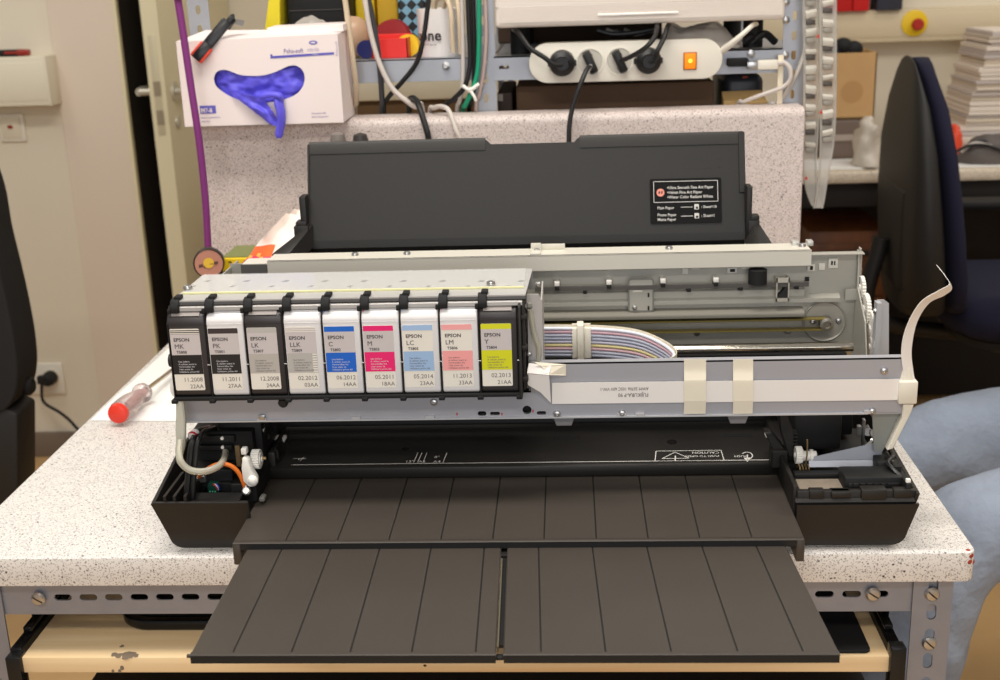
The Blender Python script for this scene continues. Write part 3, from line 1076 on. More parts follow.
# the free end standing up at the right
m = MB()
P_ = [at(908, 385, BY), at(905, 372, BY), at(903, 350, BY), at(908, 325, BY), at(921, 303, BY), at(938, 293, BY), at(947, 286, BY), at(941, 275, BY + .004), at(934, 266, BY + .012)]
Wd = [V((1, .35, .0)), V((1, .35, .05)), V((1, .35, .05)), V((.9, .5, .25)), V((.75, .7, -.25)), V((.7, .8, -.55)), V((.5, .9, -.5)), V((.2, 1, -.1)), V((.1, 1, 0))]
m.ribbon([p + V((.003, 0, 0)) for p in P_], Wd, [.0095, .0100, .0105, .0130, .0150, .0150, .0140, .0120, .010], .0004, 8)
part('flat_cable', m, CABLEW, smooth=60)

# masking tape over the cable
def strip(pl, ww, off=.0005):
    m = MB()
    m.ribbon([V(p) + V((0, -off, 0)) for p in pl], X, ww, .0003, 4)
    return part('masking_tape', m, TAPEM, smooth=60)


for (xa, xb) in ((684, 706), (733, 753)):
    w_ = at(xb, 385, FYc).x - at(xa, 385, FYc).x
    xm = (xa + xb) / 2
    strip([at(xm + 0, 359, BY - .0003), at(xm, 370, BY - .0005), at(xm, 378, BY - .0022), at(xm, 382, FYc - .0006), at(xm, 399, FYc - .0006), at(xm, 402, FYc - .0004), at(xm - .5, 413.5, BY - .0008)], w_)
q = [at(534, 362, FYc - .005), at(566, 364.5, BY - .0015), at(566, 375.5, BY - .0015), at(549, 375, FYc - .007), at(541, 366, FYc - .006)]
m = MB(); m.add(q + [p + V((0, .0004, 0)) for p in q], [(0, 1, 2, 3, 4), (9, 8, 7, 6, 5)] + [(i, (i + 1) % 5, 5 + (i + 1) % 5, 5 + i) for i in range(5)])
part('masking_tape', m, TAPEM, smooth=0)
# ------------------------------------------------------------------ ink cartridge bay
CY = .030                                    # front of the cartridges
N_C = 9
cxa = at(166.4, 318, CY).x
pitch = (at(518.3, 318, CY).x - cxa) / N_C
zcb, zcf = .8840, .9575                      # bottom of the cartridge, top of its front face
CD = .105                                    # depth of a cartridge
hold = MB()
hold.box(cxa - .0015, cxa + N_C * pitch + .001, CY - .002, CY + CD, zcb - .004, zcb - .0006, .0006)
hold.box(cxa - .001, cxa + N_C * pitch, CY + CD, CY + CD + .003, zcb - .003, .964)
for k in range(N_C + 1):
    x = cxa + k * pitch - .0006
    hold.prism([(CY - .0005, zcb - .001), (CY + CD, zcb - .001), (CY + CD, .966), (CY + .012, .966), (CY + .001, .952)], 'x', x - .0004, x + .0006)
    hold.box(x - .003, x + .0025, CY - .0032, CY + .004, zcb - .0062, zcb - .0025, .0008)
hb = part('cartridge_bay', hold, MATB, smooth=25)
ex0, ex1 = at(517.5, 330, CY).x, at(525.5, 330, CY).x
m = MB()
m.prism([(CY - .004, .8795), (CY + .11, .8795), (CY + .11, .968), (CY + .012, .968), (CY - .002, .963)], 'x', ex0 + .0008, ex0 + .0032, .0006, 1)
m.prism([(CY + .004, .884), (CY + .10, .884), (CY + .10, .968), (CY + .016, .970), (CY + .004, .962)], 'x', ex0 + .0032, ex1 - .001, .001, 1)
for z in (.893, .922, .950):
    m.box(ex0 + .003, ex1 + .0012, CY + .000, CY + .008, z, z + .005, .0008)
part('end_plate', m, PBLK, hb)
m = MB()
zk = at(170, 363, CY).z
m.cyl((cxa - .0042, CY + .008, zk), (cxa - .0005, CY + .008, zk), .006, n=18)
part('side_knob', m, PBLK, hb)
for k in range(1, N_C + 1):
    x = cxa + k * pitch
    m = MB(); m.cyl((x - .0018, CY - .0012, zk - .002), (x + .0008, CY - .0012, zk - .002), .0005, n=8)
    part('latch_pin', m, mat('tiny nickel pin', (200, 200, 200), .3, .6), hb)
# top plate with film strip, lip and clips
zp = .9722
pf, pb_ = at(355, 300.5, .036).y, .131
xl0, xl1 = cxa + .0035, ex1 + .0005
m = MB()
hol = []
for k in range(N_C):
    for (py, dx, sz) in ((281, 8, .0034), (286.3, -6, .0026)):
        q = atz(205 + k * 39.2 + dx - 6, py, zp)
        hol.append([(q.x - sz, q.y - .0034), (q.x + sz * .6, q.y - .0034), (q.x + sz * 1.2, q.y + .0034), (q.x - sz * .4, q.y + .0034)])
m.plate([(xl0, .0365), (xl1, .0365), (xl1 + .004, pb_), (xl0 + .0015, pb_)], hol, -.0012, (0, 0, zp), X, Y_)
m.box(xl0 + .0015, xl1 + .004, pb_ - .0012, pb_, zp - .02, zp - .001)
tp = part('top_plate', m, mat('light zinc plate', (186, 184, 181), .38, .2), hb, smooth=0)
m = MB()
m.box(xl0 + .004, xl1 - .001, .06, .128, zp - .0042, zp - .0026)
part('plate_backing', m, PDEEP, tp, smooth=0)
m = MB()
ya = .060
m.box(xl0 + .004, xl1 - .002, ya, .1295, zp + .0004, zp + .0012)
fl = part('film_strip', m, mat('clear film', (240, 240, 236), .08, alpha=.22), tp, smooth=0)
m = MB(); m.box(xl0 + .004, xl1 - .002, ya - .0022, ya + .0004, zp + .0002, zp + .0016); part('film_edge', m, mat('yellowish film edge', (226, 222, 170), .3), fl, smooth=0)
for (px, py) in ((188, 288.5), (491, 284.5)):
    m = MB(); m.screw(atz(px, py, zp + .0012), (0, 0, 1), .0042); part('screw', m, SCREWM, tp)
# lip under the plate's front edge, a rounded grey strip
m = MB()
m.prism([(.0365, zp - .0012), (.0352, zp - .0035), (.036, zp - .0055), (.043, zp - .0012)], 'x', xl0, xl1)
part('plate_edge', m, mat('dark edge', (52, 50, 50), .5), tp)
m = MB()
m.prism([(.0365, zp - .0040), (.0345, zp - .0060), (.0342, zp - .0090), (.0355, zp - .0096), (.0362, zp - .0072), (.040, zp - .0040)], 'x', xl0 + .002, xl1 - .003)
part('front_lip', m, mat('silver lip', (170, 166, 162), .4, .2), tp)
for k in range(N_C):
    xx = cxa + k * pitch + (.0035 if k else .0072)
    m = MB()
    m.prism([(.0325, zp - .0030), (.0312, zp - .0060), (.0318, zp - .0105), (.0338, zp - .0105), (.040, zp - .0050), (.044, zp - .001), (.041, zp + .0020), (.035, zp + .0008)], 'x', xx - .0040, xx + .0040, .0008, 1)
    m.box(xx - .0012, xx + .0048, .037, .047, zp + .0002, zp + .0036, .0008)
    m.box(xx - .0066, xx - .0036, .0312, .0332, zp - .0113, zp - .0065, .0005)
    part('clip', m, MATB, tp)

# ------------------------------------------------------------------ the nine cartridges
CW = mat('white cartridge plastic', (228, 226, 226), 0.38, 0, trans=0.0)
CK = mat('dark cartridge plastic', (52, 48, 49), 0.42)
LBLW = mat('cream label paper', (238, 232, 220), .5)
LBLG = mat('silver label print', (206, 198, 197), .4)
SPECS = [
    ('MK', 'T5808', 0, (206, 200, 198), (30, 28, 29), '11.2008', '22AA', 'stripes', 'black', 'dark ink cartridge with black label band and thin stripes, first from left in the printer'),
    ('PK', 'T5801', 1, (62, 52, 54), (36, 33, 34), '11.2011', '27AA', 'bar', 'black', 'white ink cartridge with black label band, second from left in the printer'),
    ('LK', 'T5807', 0, (190, 186, 180), (186, 180, 172), '12.2008', '24AA', 'bar', 'grey', 'dark ink cartridge with pale grey label band, third from left in the printer'),
    ('LLK', 'T5809', 1, (222, 216, 208), (186, 182, 176), '02.2012', '03AA', 'stripes', 'grey', 'white ink cartridge with grey label band and stripes, left of the blue one'),
    ('C', 'T5802', 1, (22, 104, 206), (22, 100, 204), '06.2012', '14AA', 'bar', 'blue', 'white ink cartridge with bright blue label band in the printer'),
    ('M', 'T5803', 1, (240, 32, 116), (240, 34, 114), '05.2011', '18AA', 'bar', 'magenta', 'white ink cartridge with magenta pink label band in the printer'),
    ('LC', 'T5805', 1, (166, 196, 232), (160, 190, 226), '05.2014', '23AA', 'bar', 'light blue', 'white ink cartridge with pale blue label band in the printer'),
    ('LM', 'T5806', 1, (250, 172, 172), (248, 166, 164), '11.2013', '33AA', 'bar', 'pale pink', 'white ink cartridge with pale salmon pink label band in the printer'),
    ('Y', 'T5804', 0, (222, 222, 30), (220, 220, 28), '02.2013', '21AA', 'bar', 'yellow', 'dark ink cartridge with yellow label band at the right end of the row'),
]
for k, (code, tno, white, topc, blkc, d1, d2, style, cname, lab) in enumerate(SPECS):
    x0 = cxa + k * pitch + .0004
    x1 = x0 + pitch - .0018
    ct = empty('ink_cartridge', ((x0 + x1) / 2, CY + .05, zcb), lab, 'ink cartridge', 'ink cartridges in the printer')
    ct.location.z = zcb
    m = MB()
    prof = [(CY + .0022, zcb), (CY, zcb + .0022), (CY, zcf - .003), (CY + .0016, zcf + .0005), (CY + .010, zcf + .0075), (CY + .02, zcf + .0085), (CY + CD - .0065, zcf + .0085), (CY + CD - .0065, zcb)]
    m.prism(prof, 'x', x0, x1, .0013, 2)
    bm_ = CW if white else CK
    body = obj('body', m, bm_, ct, smooth=50)
    # side seam of the moulding
    m = MB(); m.box(x0 + .0004, x1 - .0004, CY - .00025, CY + .001, zcf - .0062, zcf - .0056)
    obj('seam', m, mat('seam %d' % white, (222, 219, 220) if white else (44, 40, 41), .5), body, smooth=0)
    # upper sticker on the sloping shoulder
    sl_u, sl_v = X, V((0, .0084, .007)).normalized()
    if not white:
        m = MB(); m.flat([(0, 0), (pitch * .72, 0), (pitch * .72, .009), (0, .009)], V((x0 + .0035, CY + .0022, zcf + .0014)) + V((0, -.0004, .0004)), sl_u, sl_v)
        obj('shoulder_sticker', m, mat('dusty shoulder label', (150, 142, 138), .6), body, fix=False, smooth=0)
    else:
        m = MB(); m.flat([(.0005, 0), (.004, .0065), (.0005, .0065)], V((x0 + .0006, CY + .0026, zcf + .0016)) + V((0, -.0005, .0005)), sl_u, sl_v)
        obj('colour_chip', m, mat('chip ' + cname, topc if code != 'LLK' else (200, 196, 190), .5), body, fix=False, smooth=0)
    # front label
    lx0, lx1 = x0 + .0010, x0 + pitch * .80
    lz1 = zcf - .0095
    lz0 = zcb + .0060
    H = lz1 - lz0
    W_ = lx1 - lx0
    yl = CY - .0003
    m = MB()
    m.plate(rrect(lx0, lz0, lx1, lz1, .0012, 4), [], .00025, (0, yl + .0003, 0), X, Z, 0)
    yy = yl - .0001
    zb1, zb2 = lz0 + H * .265, lz0 + H * .58          # colour block
    m.flat([(lx0, zb1), (lx1, zb1), (lx1, zb2), (lx0, zb2)], (0, yy, 0), X, Z, 2)
    zt1 = lz1 - H * .085
    greyfield = code not in ('LC', 'LM')
    if greyfield:
        m.flat([(lx0, zb2), (lx1, zb2), (lx1, zt1), (lx0, zt1)], (0, yy, 0), X, Z, 1)
    if style == 'bar':
        m.flat([(lx0 + .0006, lz1), (lx0, lz1 - .0006), (lx0, zt1), (lx1, zt1), (lx1, lz1 - .0006), (lx1 - .0006, lz1)][::-1], (0, yy, 0), X, Z, 3)
    else:
        dk = 4 if not white else 1
        m.flat([(lx0, zt1), (lx1, zt1), (lx1, lz1 - .0006), (lx0, lz1 - .0006)], (0, yy, 0), X, Z, dk)
        for j in (0.15, .5, .85):
            z = zt1 + (lz1 - zt1) * j
            m.flat([(lx0, z - .0004), (lx1, z - .0004), (lx1, z + .0004), (lx0, z + .0004)], (0, yy - .0001, 0), X, Z, 0)
    if code == 'LLK':
        for j in range(8):
            z = zb1 + (zb2 - zb1) * (j + .5) / 8
            m.flat([(lx1 - .0042, z - .0006), (lx1, z - .0006), (lx1, z + .0006), (lx1 - .0042, z + .0006)], (0, yy - .0001, 0), X, Z, 0)
    lb = obj('label', m, [LBLW, LBLG, mat('label block ' + code, blkc, .45), mat('label top ' + code, topc, .45), CK], ct, smooth=0, fix=False)
    m = MB()
    yt = yy - .0003
    m.text('EPSON', (lx0 + .0028, yt, lz0 + H * .80), X, Z, .0045, bold=.02, wide=1.05)
    m.text(code, (lx0 + .0030, yt, lz0 + H * .685), X, Z, .0060)
    m.text(tno, (lx0 + .0044, yt, lz0 + H * .605), X, Z, .0036, bold=.015)
    lightb = code in ('MK', 'PK', 'C', 'M')
    m.text('Use before\nA utiliser avant le\nVerwendbar bis\nUsar antes de\nUtilizzare prima del', (lx0 + .0050, yt, lz0 + H * .46), X, Z, .0023, mi=1 if lightb else 2, line=1.05)
    m.text(d1, (lx1 - .0012, yt, lz0 + H * .145), X, Z, .0056, mi=2, align='RIGHT', wide=.98)
    m.text(d2, (lx1 - .0012, yt, lz0 + H * .035), X, Z, .0053, mi=2, align='RIGHT')
    obj('lettering', m, [DARKPRINT, mat('pale label text', (222, 220, 224), .5), mat('grey stamped text', (118, 110, 108), .6)], lb, fix=False, smooth=0)

# ------------------------------------------------------------------ bracket beside the bay
m = MB()
b0, b1 = at(526.5, 300, .06), at(542, 300, .06)
hole = at(528.5, 306, .06)
m.plate([(b0.x, .874), (b1.x, .874), (b1.x, .958), (b1.x - .003, .966), (b0.x, .966)], [circ(hole.x + .0004, hole.z, .0034, 16)], .0014, (0, .0614, 0), X, Z)
m.box(b1.x - .0014, b1.x, .0614, .13, .874, .960)
m.box(b0.x + .004, b0.x + .0046, .0590, .0605, .905, .94)
br1 = part('end_bracket', m, mat('greyed zinc bracket', (186, 182, 178), .45, .2), smooth=0)
m = MB()
q = at(533, 372, .055)
m.cyl((q.x, .052, .876), (q.x, .052, .898), .0024, n=12); m.box(q.x - .006, q.x + .006, .048, .06, .886, .889)
m.tube([(b0.x + .003, .057, .952), (b0.x + .006, .056, .93), (b0.x + .010, .056, .915), (b0.x + .008, .056, .893)], .0022, 8)
part('tube_joint', m, CLEARP, br1)
for (px, py) in ((529, 354), (538, 284)):
    m = MB(); m.screw(at(px, py, .059), (0, -1, 0), .0026); part('screw', m, SCREWM, br1)
m = MB(); m.box(b0.x, b1.x, .062, .07, .874, .95); part('bracket_core', m, PDEEP, br1, smooth=0)

# ------------------------------------------------------------------ ink tube loop: nine tubes side by side
TCOL = [(216, 216, 226), (204, 166, 176), (184, 186, 202), (174, 178, 196), (184, 182, 198), (220, 206, 150), (208, 172, 180), (180, 182, 198), (172, 176, 194)]
path = [(-.01, .160), (.03, .160), (.075, .157), (.108, .148), (.130, .128), (.1385, .106), (.128, .086), (.10, .074), (.05, .071), (0.0, .071)]
for k, c in enumerate(TCOL):
    m = MB()
    zz = [.9055, .9055, .9045, .9020, .8970, .8935, .8930, .8930, .8930, .893]
    m.tube([(x, y, z - .0019 - k * .0034) for (x, y), z in zip(path, zz)], .00185, 8, 6)
    part('ink_tube', m, mat('ink tube %d' % k, c, .3), smooth=60)
m = MB()
pth = [(x, y, z + .0006) for (x, y), z in zip(path, zz)]
m.ribbon([V(p) + V((0, 0, -.0155)) for p in [(q[0] + .0025 * (1 if i in (4, 5, 6) else .3), q[1] + (.0024 if i < 4 else (-.0024 if i > 6 else 0)), q[2]) for i, q in enumerate(pth)]], Z, .033, .0005, 6)
part('tube_sleeve', m, mat('cream sleeve film', (228, 218, 194), .4), smooth=60)
a, c = at(572, 330, .150), at(591, 330, .150)
m = MB()
m.box(a.x, c.x, .1535, .1560, .874, .9065, .0006)
m.box(a.x + .005, c.x - .007, .150, .1545, .8725, .9095, .0015)
m.box(a.x, a.x + .0045, .1515, .154, .875, .906, .0006)
m.box(c.x - .006, c.x, .1515, .154, .875, .906, .0006)
m.box(a.x, c.x, .1655, .168, .874, .9065, .0006)
m.box(a.x + .005, c.x - .007, .153, .168, .9065, .9090, .0008)
part('tube_clamp', m, IVORY)

# ------------------------------------------------------------------ rear frame
RY = .225
zpt = at(840, 251.5, RY).z
px1 = at(861, 280, RY).x
m = MB()
zlo = .862
xlp = -.312
# pressed back panel: stepped profile (y, z)
prof = [(RY, zlo), (RY, .888), (RY - .003, .891), (RY - .003, .9135), (RY - .0055, .916), (RY - .0055, .9235), (RY, .9265), (RY, zpt)]
back = [(y + .0014, z) for y, z in prof][::-1]
m.prism(prof + back, 'x', xlp, at(803, 300, RY).x)
m.box(at(803, 300, RY).x, px1, RY, RY + .0014, zlo, zpt)
m.box(at(800, 250, RY).x, px1, RY - .010, RY + .0014, zpt - .0015, zpt, .0004)
bp = part('rear_panel', m, ZINCW, smooth=0)
# top beam
zbt = at(650, 253, RY - .012).z
m = MB()
x0b, x1b = at(268, 268, RY - .012).x, at(811, 258, RY - .012).x
m.box(x0b, x1b, RY - .014, RY + .020, zbt - .0015, zbt, .0006)
m.prism([(RY - .014, zbt), (RY - .014, zbt - .0158), (RY - .0125, zbt - .0168), (RY - .0110, zbt - .0158), (RY - .0110, zbt)], 'x', x0b, x1b)
m.box(-.296, x0b + .002, RY - .010, RY + .014, zbt - .0045, zbt - .003, .0004)
bm1 = part('top_beam', m, BEIGEM, smooth=0)
m = MB(); m.box(-.298, x0b + .01, RY - .010, RY + .012, zbt - .022, zbt - .0045); part('beam_core', m, mat('dark grey sheet', (96, 94, 92), .5, .2), bm1, smooth=0)  # darker grey sheet at the beam's left end
for px in (355, 407, 537, 669, 802):
    q = at(px, 252 + (700 - px) * .008, RY + .004); m = MB(); m.screw((q.x, RY + .004, zbt + .0002), (0, 0, 1), .0038); part('screw', m, SCREWM, bm1)
q0, q1 = at(531, 250, RY + .01), at(541, 250, RY + .01)
m = MB(); m.box(q0.x, q1.x, RY - .0125, RY + .01, zbt, zbt + .0022, .0004); m.box(q0.x, q1.x, RY + .008, RY + .01, zbt, zbt + .008, .0004)
m.box(q1.x, at(565, 250, RY + .012).x, RY + .012, RY + .014, zbt, zbt + .006, .0004)
part('tab', m, BEIGEM, bm1)
m = MB()
for (a, c) in ((790, 797), (805, 811)):
    qa, qc = at(a, 247, RY + .02), at(c, 247, RY + .02)
    m.box(qa.x, qc.x, RY + .008, RY + .019, zbt - .001, zbt + .004, .0005)
part('tab', m, mat('silver tab', (196, 194, 188), .35, .4), bm1)
# lower edge slots of the panel seen beneath the beam
for (x0, x1, y0, y1) in ((727, 737, 267, 273), (741, 750, 267, 268.5), (807, 815, 264, 271), (818.5, 825, 263, 270), (828, 838, 258, 268), (682, 688, 268, 274), (692, 700, 267.5, 269)):
    m = MB(); a, c = at(x0, y1, RY - .001), at(x1, y0, RY - .001)
    m.box(a.x, c.x, RY - .0022, RY, a.z, c.z, .0004)
    part('lug', m, mat('pale lug', (224, 220, 208), .4), bp)
for (x0, x1, y0, y1) in ((810, 813, 266, 270), (831, 833, 261, 265), (834, 835.5, 261, 265), (730, 735, 269, 272)):
    m = MB(); a, c = at(x0, y1, RY - .0024), at(x1, y0, RY - .0024)
    m.box(a.x, c.x, RY - .0026, RY - .002, a.z, c.z)
    part('lug_hole', m, PDEEP, bp, smooth=0)

# encoder bar with white clips
ey = RY - .012
ea, ec_ = at(535, 290, ey), at(809, 284, ey)
ez0, ez1 = at(650, 289.5, ey).z, at(650, 286, ey).z
m = MB(); m.box(ea.x, ec_.x, ey, ey + .0008, ez0, ez1); m.box(ea.x, ec_.x, ey + .0004, ey + .003, ez1 - .0005, ez1 + .0006)
eb = part('encoder_strip', m, mat('smoked strip', (86, 82, 78), .3), smooth=0)
for (px, py) in ((557, 284), (609, 282.5), (663, 281), (716, 280)):
    a = at(px, py, ey)
    m = MB(); m.box(a.x - .0026, a.x + .0026, ey - .002, ey + .012, a.z - .002, a.z + .0026, .0004); m.box(a.x - .0022, a.x + .0022, ey - .001, ey + .010, a.z - .0065, a.z - .002, .0004, mi=1)
    part('strip_clip', m, [WHITEP, PBLK], eb)
for (px, py) in ((585, 292.5), (689, 290.5), (741, 289.3), (797, 288)):
    a = at(px, py, ey - .001)
    m = MB(); m.box(a.x - .0019, a.x + .0019, ey - .0012, ey + .0095, a.z - .0016, a.z + .0020, .0004); part('strip_stop', m, MATB, eb)
a, c = at(748, 283, ey + .002), at(767, 270, ey + .002)
m = MB(); m.cyl(((a.x + c.x) / 2, ey + .001, a.z - .0005), ((a.x + c.x) / 2, ey + .001, c.z + .001), (c.x - a.x) / 2, n=24); part('sensor_barrel', m, MATB, bp)
a, c = at(776, 302, ey - .004), at(790, 278, ey - .004)
m = MB()
m.box(a.x, a.x + .0012, ey - .003, ey + .011, a.z, c.z); m.box(c.x - .0012, c.x, ey - .003, ey + .011, a.z, c.z)
m.box(a.x, c.x, ey - .003, ey - .002, a.z, a.z + .0035); m.box(a.x, c.x, ey - .003, ey - .002, c.z - .005, c.z)
m.hexa([(a.x + .001, ey - .001, a.z + .004), (c.x - .001, ey - .001, a.z + .004), (c.x - .001, ey + .011, a.z + .004), (a.x + .001, ey + .011, a.z + .004),
        (c.x - .004, ey, a.z + .013), (c.x - .001, ey, a.z + .016), (c.x - .001, ey + .011, a.z + .016), (c.x - .004, ey + .011, a.z + .013)], mi=1)
part('sensor_bracket', m, [mat('bright nickel', (206, 200, 186), .3, .5), PDEEP], bp, smooth=0)
a = at(807, 279, RY - .001)
m = MB(); m.box(a.x - .0022, a.x + .0022, RY - .0016, RY - .0002, a.z - .0022, a.z + .0022); part('square_hole', m, PDEEP, bp, smooth=0)
# long shelf-like fold, and the pressed window
m = MB()
a, c = at(535, 304, RY - .008), at(840, 297, RY - .008)
zz_ = at(700, 301, RY - .008).z
m.prism([(RY - .0095, zz_ - .003), (RY - .0095, zz_ + .001), (RY - .003, zz_ + .0045), (RY, zz_ + .004), (RY, zz_ - .003)], 'x', xlp, c.x)
part('panel_fold', m, ZINCW, bp, smooth=0)
a, c = at(628, 312, RY - .0105), at(654, 278, RY - .0105)
m = MB()
out = rrect(a.x, a.z, c.x, c.z, .0035, 5); inn = rrect(a.x + .0016, a.z + .0016, c.x - .0016, c.z - .0016, .002, 5)
m.plate(out, [inn], .0008, (0, RY - .0102, 0), X, Z, 0)
wf = part('pressed_window', m, mat('grey pressed rim', (128, 126, 120), .4, .3), bp, smooth=0)
m = MB(); m.plate(inn, [], .0006, (0, RY - .0098, 0), X, Z); part('window_sheet', m, ZINCW, wf, smooth=0)
m = MB(); m.screw(at(634.5, 307.5, RY - .0107), (0, -1, 0), .0026); part('screw', m, SCREWM, wf)
m = MB()
q = at(637.5, 291, RY - .0107); m.box(q.x - .005, q.x + .005, q.y - .0006, q.y, q.z - .0014, q.z + .0010, .0004)
for py in (295, 308):
    q = at(648.5, py, RY - .0107); m.box(q.x - .0009, q.x + .0009, q.y - .0004, q.y, q.z - .0022, q.z + .0022, mi=1)
part('window_mark', m, [BEIGEM, PDEEP], wf, smooth=0)
# rounded channel above the belt
m = MB()
zch = at(700, 313, RY - .008).z
xa_, xb_ = xlp, at(803, 314, RY - .008).x
m.prism([(RY - .0025, zch - .004), (RY - .0165, zch - .0035), (RY - .0168, zch - .0005), (RY - .0160, zch + .0015), (RY - .0025, zch + .0045)], 'x', xa_, xb_, .0003, 1)
part('belt_channel', m, mat('dull channel zinc', (128, 124, 114), .65, .1), bp, smooth=30)

# motor plate with pulley, belt and rod
pc_ = at(825, 322, RY - .004)
m = MB()
R_ = (at(847, 322, RY).x - at(803, 322, RY).x) / 2
m.lathe([(R_, 0), (R_, .0012), (R_ - .0014, .0022), (R_ - .0028, .0012), (.006, .0012)], (pc_.x, RY - .0002, pc_.z), (0, -1, 0), 48)
mp_ = part('motor_plate', m, mat('stamped zinc', (176, 172, 162), .38, .35), bp, smooth=30)
for (px, py) in ((813, 321.5), (838.5, 320.5), (788, 318.5), (788, 331)):
    m = MB(); m.screw(at(px, py, RY - .0025), (0, -1, 0), .0032); part('screw', m, SCREWM, mp_)
pu = at(825, 322, RY - .016)
m = MB()
m.lathe([(.0072, 0), (.0072, .002), (.0052, .0022), (.0052, .0105), (.0070, .0108), (.0070, .0122), (.004, .0128), (.0035, .0105)], (pc_.x, RY - .002, pc_.z), (0, -1, 0), 28)
part('pulley', m, mat('grey steel pulley', (150, 144, 132), .3, .6), bp)
bt = mat('olive drive belt', (116, 102, 48), .5)
m = MB()
for (pyl, pyr, sg) in ((323.6, 320.3, 1), (330.5, 327.6, -1)):
    l_, r_2 = at(545, pyl, RY - .012), at(823, pyr, RY - .012)
    zm = pc_.z + sg * .0056
    m.hexa([(l_.x - .02, RY - .014, zm - .0007), (pc_.x, RY - .014, zm - .0007), (pc_.x, RY - .0045, zm - .0007), (l_.x - .02, RY - .0045, zm - .0007),
            (l_.x - .02, RY - .014, zm + .0007), (pc_.x, RY - .014, zm + .0007), (pc_.x, RY - .0045, zm + .0007), (l_.x - .02, RY - .0045, zm + .0007)])
m.tube([(pc_.x + .0057 * math.sin(t), RY - .0093, pc_.z + .0057 * math.cos(t)) for t in [k * PI / 8 for k in range(9)]], .0008, 6, 2)
part('drive_belt', m, bt, smooth=0)
for (px, py) in ((788, 318.5), (788, 331), (697, 333.5)):
    m = MB(); a = at(px, py, RY - .0035); m.flat(circ(a.x, a.z, .0032, 14), (0, a.y, 0), X, Z)
    part('dark_recess', m, mat('brown recess', (78, 74, 66), .5), bp, fix=False, smooth=0)
m = MB()
r0_, r1_ = at(535, 353.5, .17), at(853, 345.5, .17)
zr_ = at(760, 348.2, .17).z
m.cyl((xlp + .01, .17, zr_), (r1_.x, .17, zr_), .0045, n=24)
part('guide_rod', m, STEELR, smooth=60)
m = MB(); m.box(xlp + .01, r1_.x - .002, .185, RY, zr_ - .016, zr_ - .012); m.box(xlp + .01, r1_.x - .002, .150, .160, zr_ - .014, zr_ - .0105, .001)
for k in range(16):
    x = .13 + k * .0105
    m.box(x, x + .0045, .148, .158, zr_ - .0115, zr_ - .0085, .0006)
part('rod_carrier', m, PDEEP)

# right side plate, gears and upright bracket
sx_ = .3325
m = MB()
pts = [(.085, .845), (RY + .003, .845), (RY + .003, zpt + .001), (RY - .004, zpt + .001), (RY - .008, .925), (RY - .045, .900), (RY - .06, .862), (.10, .862)]
m.prism(pts, 'x', sx_, sx_ + .0014)
m.box(px1 - .003, sx_ + .004, RY - .002, RY + .006, zpt - .012, zpt + .0035, .001)
a, c = at(845, 301, RY - .006), at(858, 288, RY - .006)
m.box(a.x, sx_, RY - .006, RY - .0048, a.z + .001, c.z - .001)
spl = part('side_plate', m, ZINCW, smooth=0)


def gear(cx, cy, cz, r, th, n):
    m = MB()
    prof = []
    for k in range(n * 4):
        t = 2 * PI * k / (n * 4)
        rr = r if (k % 4) in (0, 1) else r * .93
        prof.append((cy + rr * math.cos(t), cz + rr * math.sin(t)))
    m.prism(prof, 'x', cx, cx + th)
    m.cyl((cx - .001, cy, cz), (cx + th + .0022, cy, cz), r * .3, n=16)
    m.cyl((cx + th, cy, cz), (cx + th + .001, cy, cz), r * .7, n=24)
    return m


for (cx, cy, cz, r, th, n) in ((.3390, .186, .889, .0195, .0095, 40), (.3365, .203, .905, .017, .0042, 30), (.3352, .218, .924, .0125, .0035, 22), (.3385, .178, .874, .010, .004, 18)):
    part('gear', gear(cx, cy, cz, r, th, n), WHITEP, spl, smooth=20)
ub_y = .125
m = MB()
a = [at(876, 358, ub_y), at(888.5, 358, ub_y), at(888.5, 303, ub_y), at(884, 299.5, ub_y), at(877, 299.5, ub_y)]
m.plate([(p.x, p.z) for p in a], [], .0014, (0, ub_y, 0), X, Z)
m.box(a[0].x - .0045, a[0].x, ub_y - .010, ub_y + .001, a[0].z - .03, a[4].z - .001)
m.box(a[0].x, a[1].x, ub_y - .07, ub_y, a[0].z - .03, a[0].z - .0285)
ubk = part('upright_bracket', m, mat('pale blue zinc', (184, 186, 190), .42, .3), smooth=0)
m = MB(); q = at(876, 311, ub_y - .006); m.screw((a[0].x - .0046, ub_y - .006, q.z), (-1, 0, 0), .0028); part('screw', m, SCREWM, ubk)
m = MB(); m.cyl((.318, .075, .8765), (.332, .075, .8765), .004, n=14); part('roller', m, WHITEP, ubk)
# left side plate behind the bay
m = MB()
m.prism([(.085, .852), (RY + .03, .852), (RY + .03, .957), (.15, .957), (.15, .876), (.10, .876)], 'x', -.3125, -.311)
part('side_plate', m, ZINCW, smooth=0)
# ------------------------------------------------------------------ rear paper support
SB, ST = .302, .342
pbl, pbr = at(309, 250, SB), at(746.5, 246, SB)
ptl, ptr = at(307.5, 142, ST), at(743.5, 131, ST)
sx0_, sx1_ = (pbl.x + ptl.x) / 2, (pbr.x + ptr.x) / 2
zb0, zt0 = (pbl.z + pbr.z) / 2, (ptl.z + ptr.z) / 2
sv = V((0, ST - SB, zt0 - zb0)).normalized()
so_ = V((0, SB, zb0))
SN = X.cross(sv)                              # faces away from the camera? checked below
if SN.y > 0:
    SN = -SN
H_ = V((0, ST - SB, zt0 - zb0)).length


def onp(px, py, lift=.0):
    d = _ray(px, py)
    t = (so_ - CAM).dot(SN) / d.dot(SN)
    return CAM + d * t + SN * lift


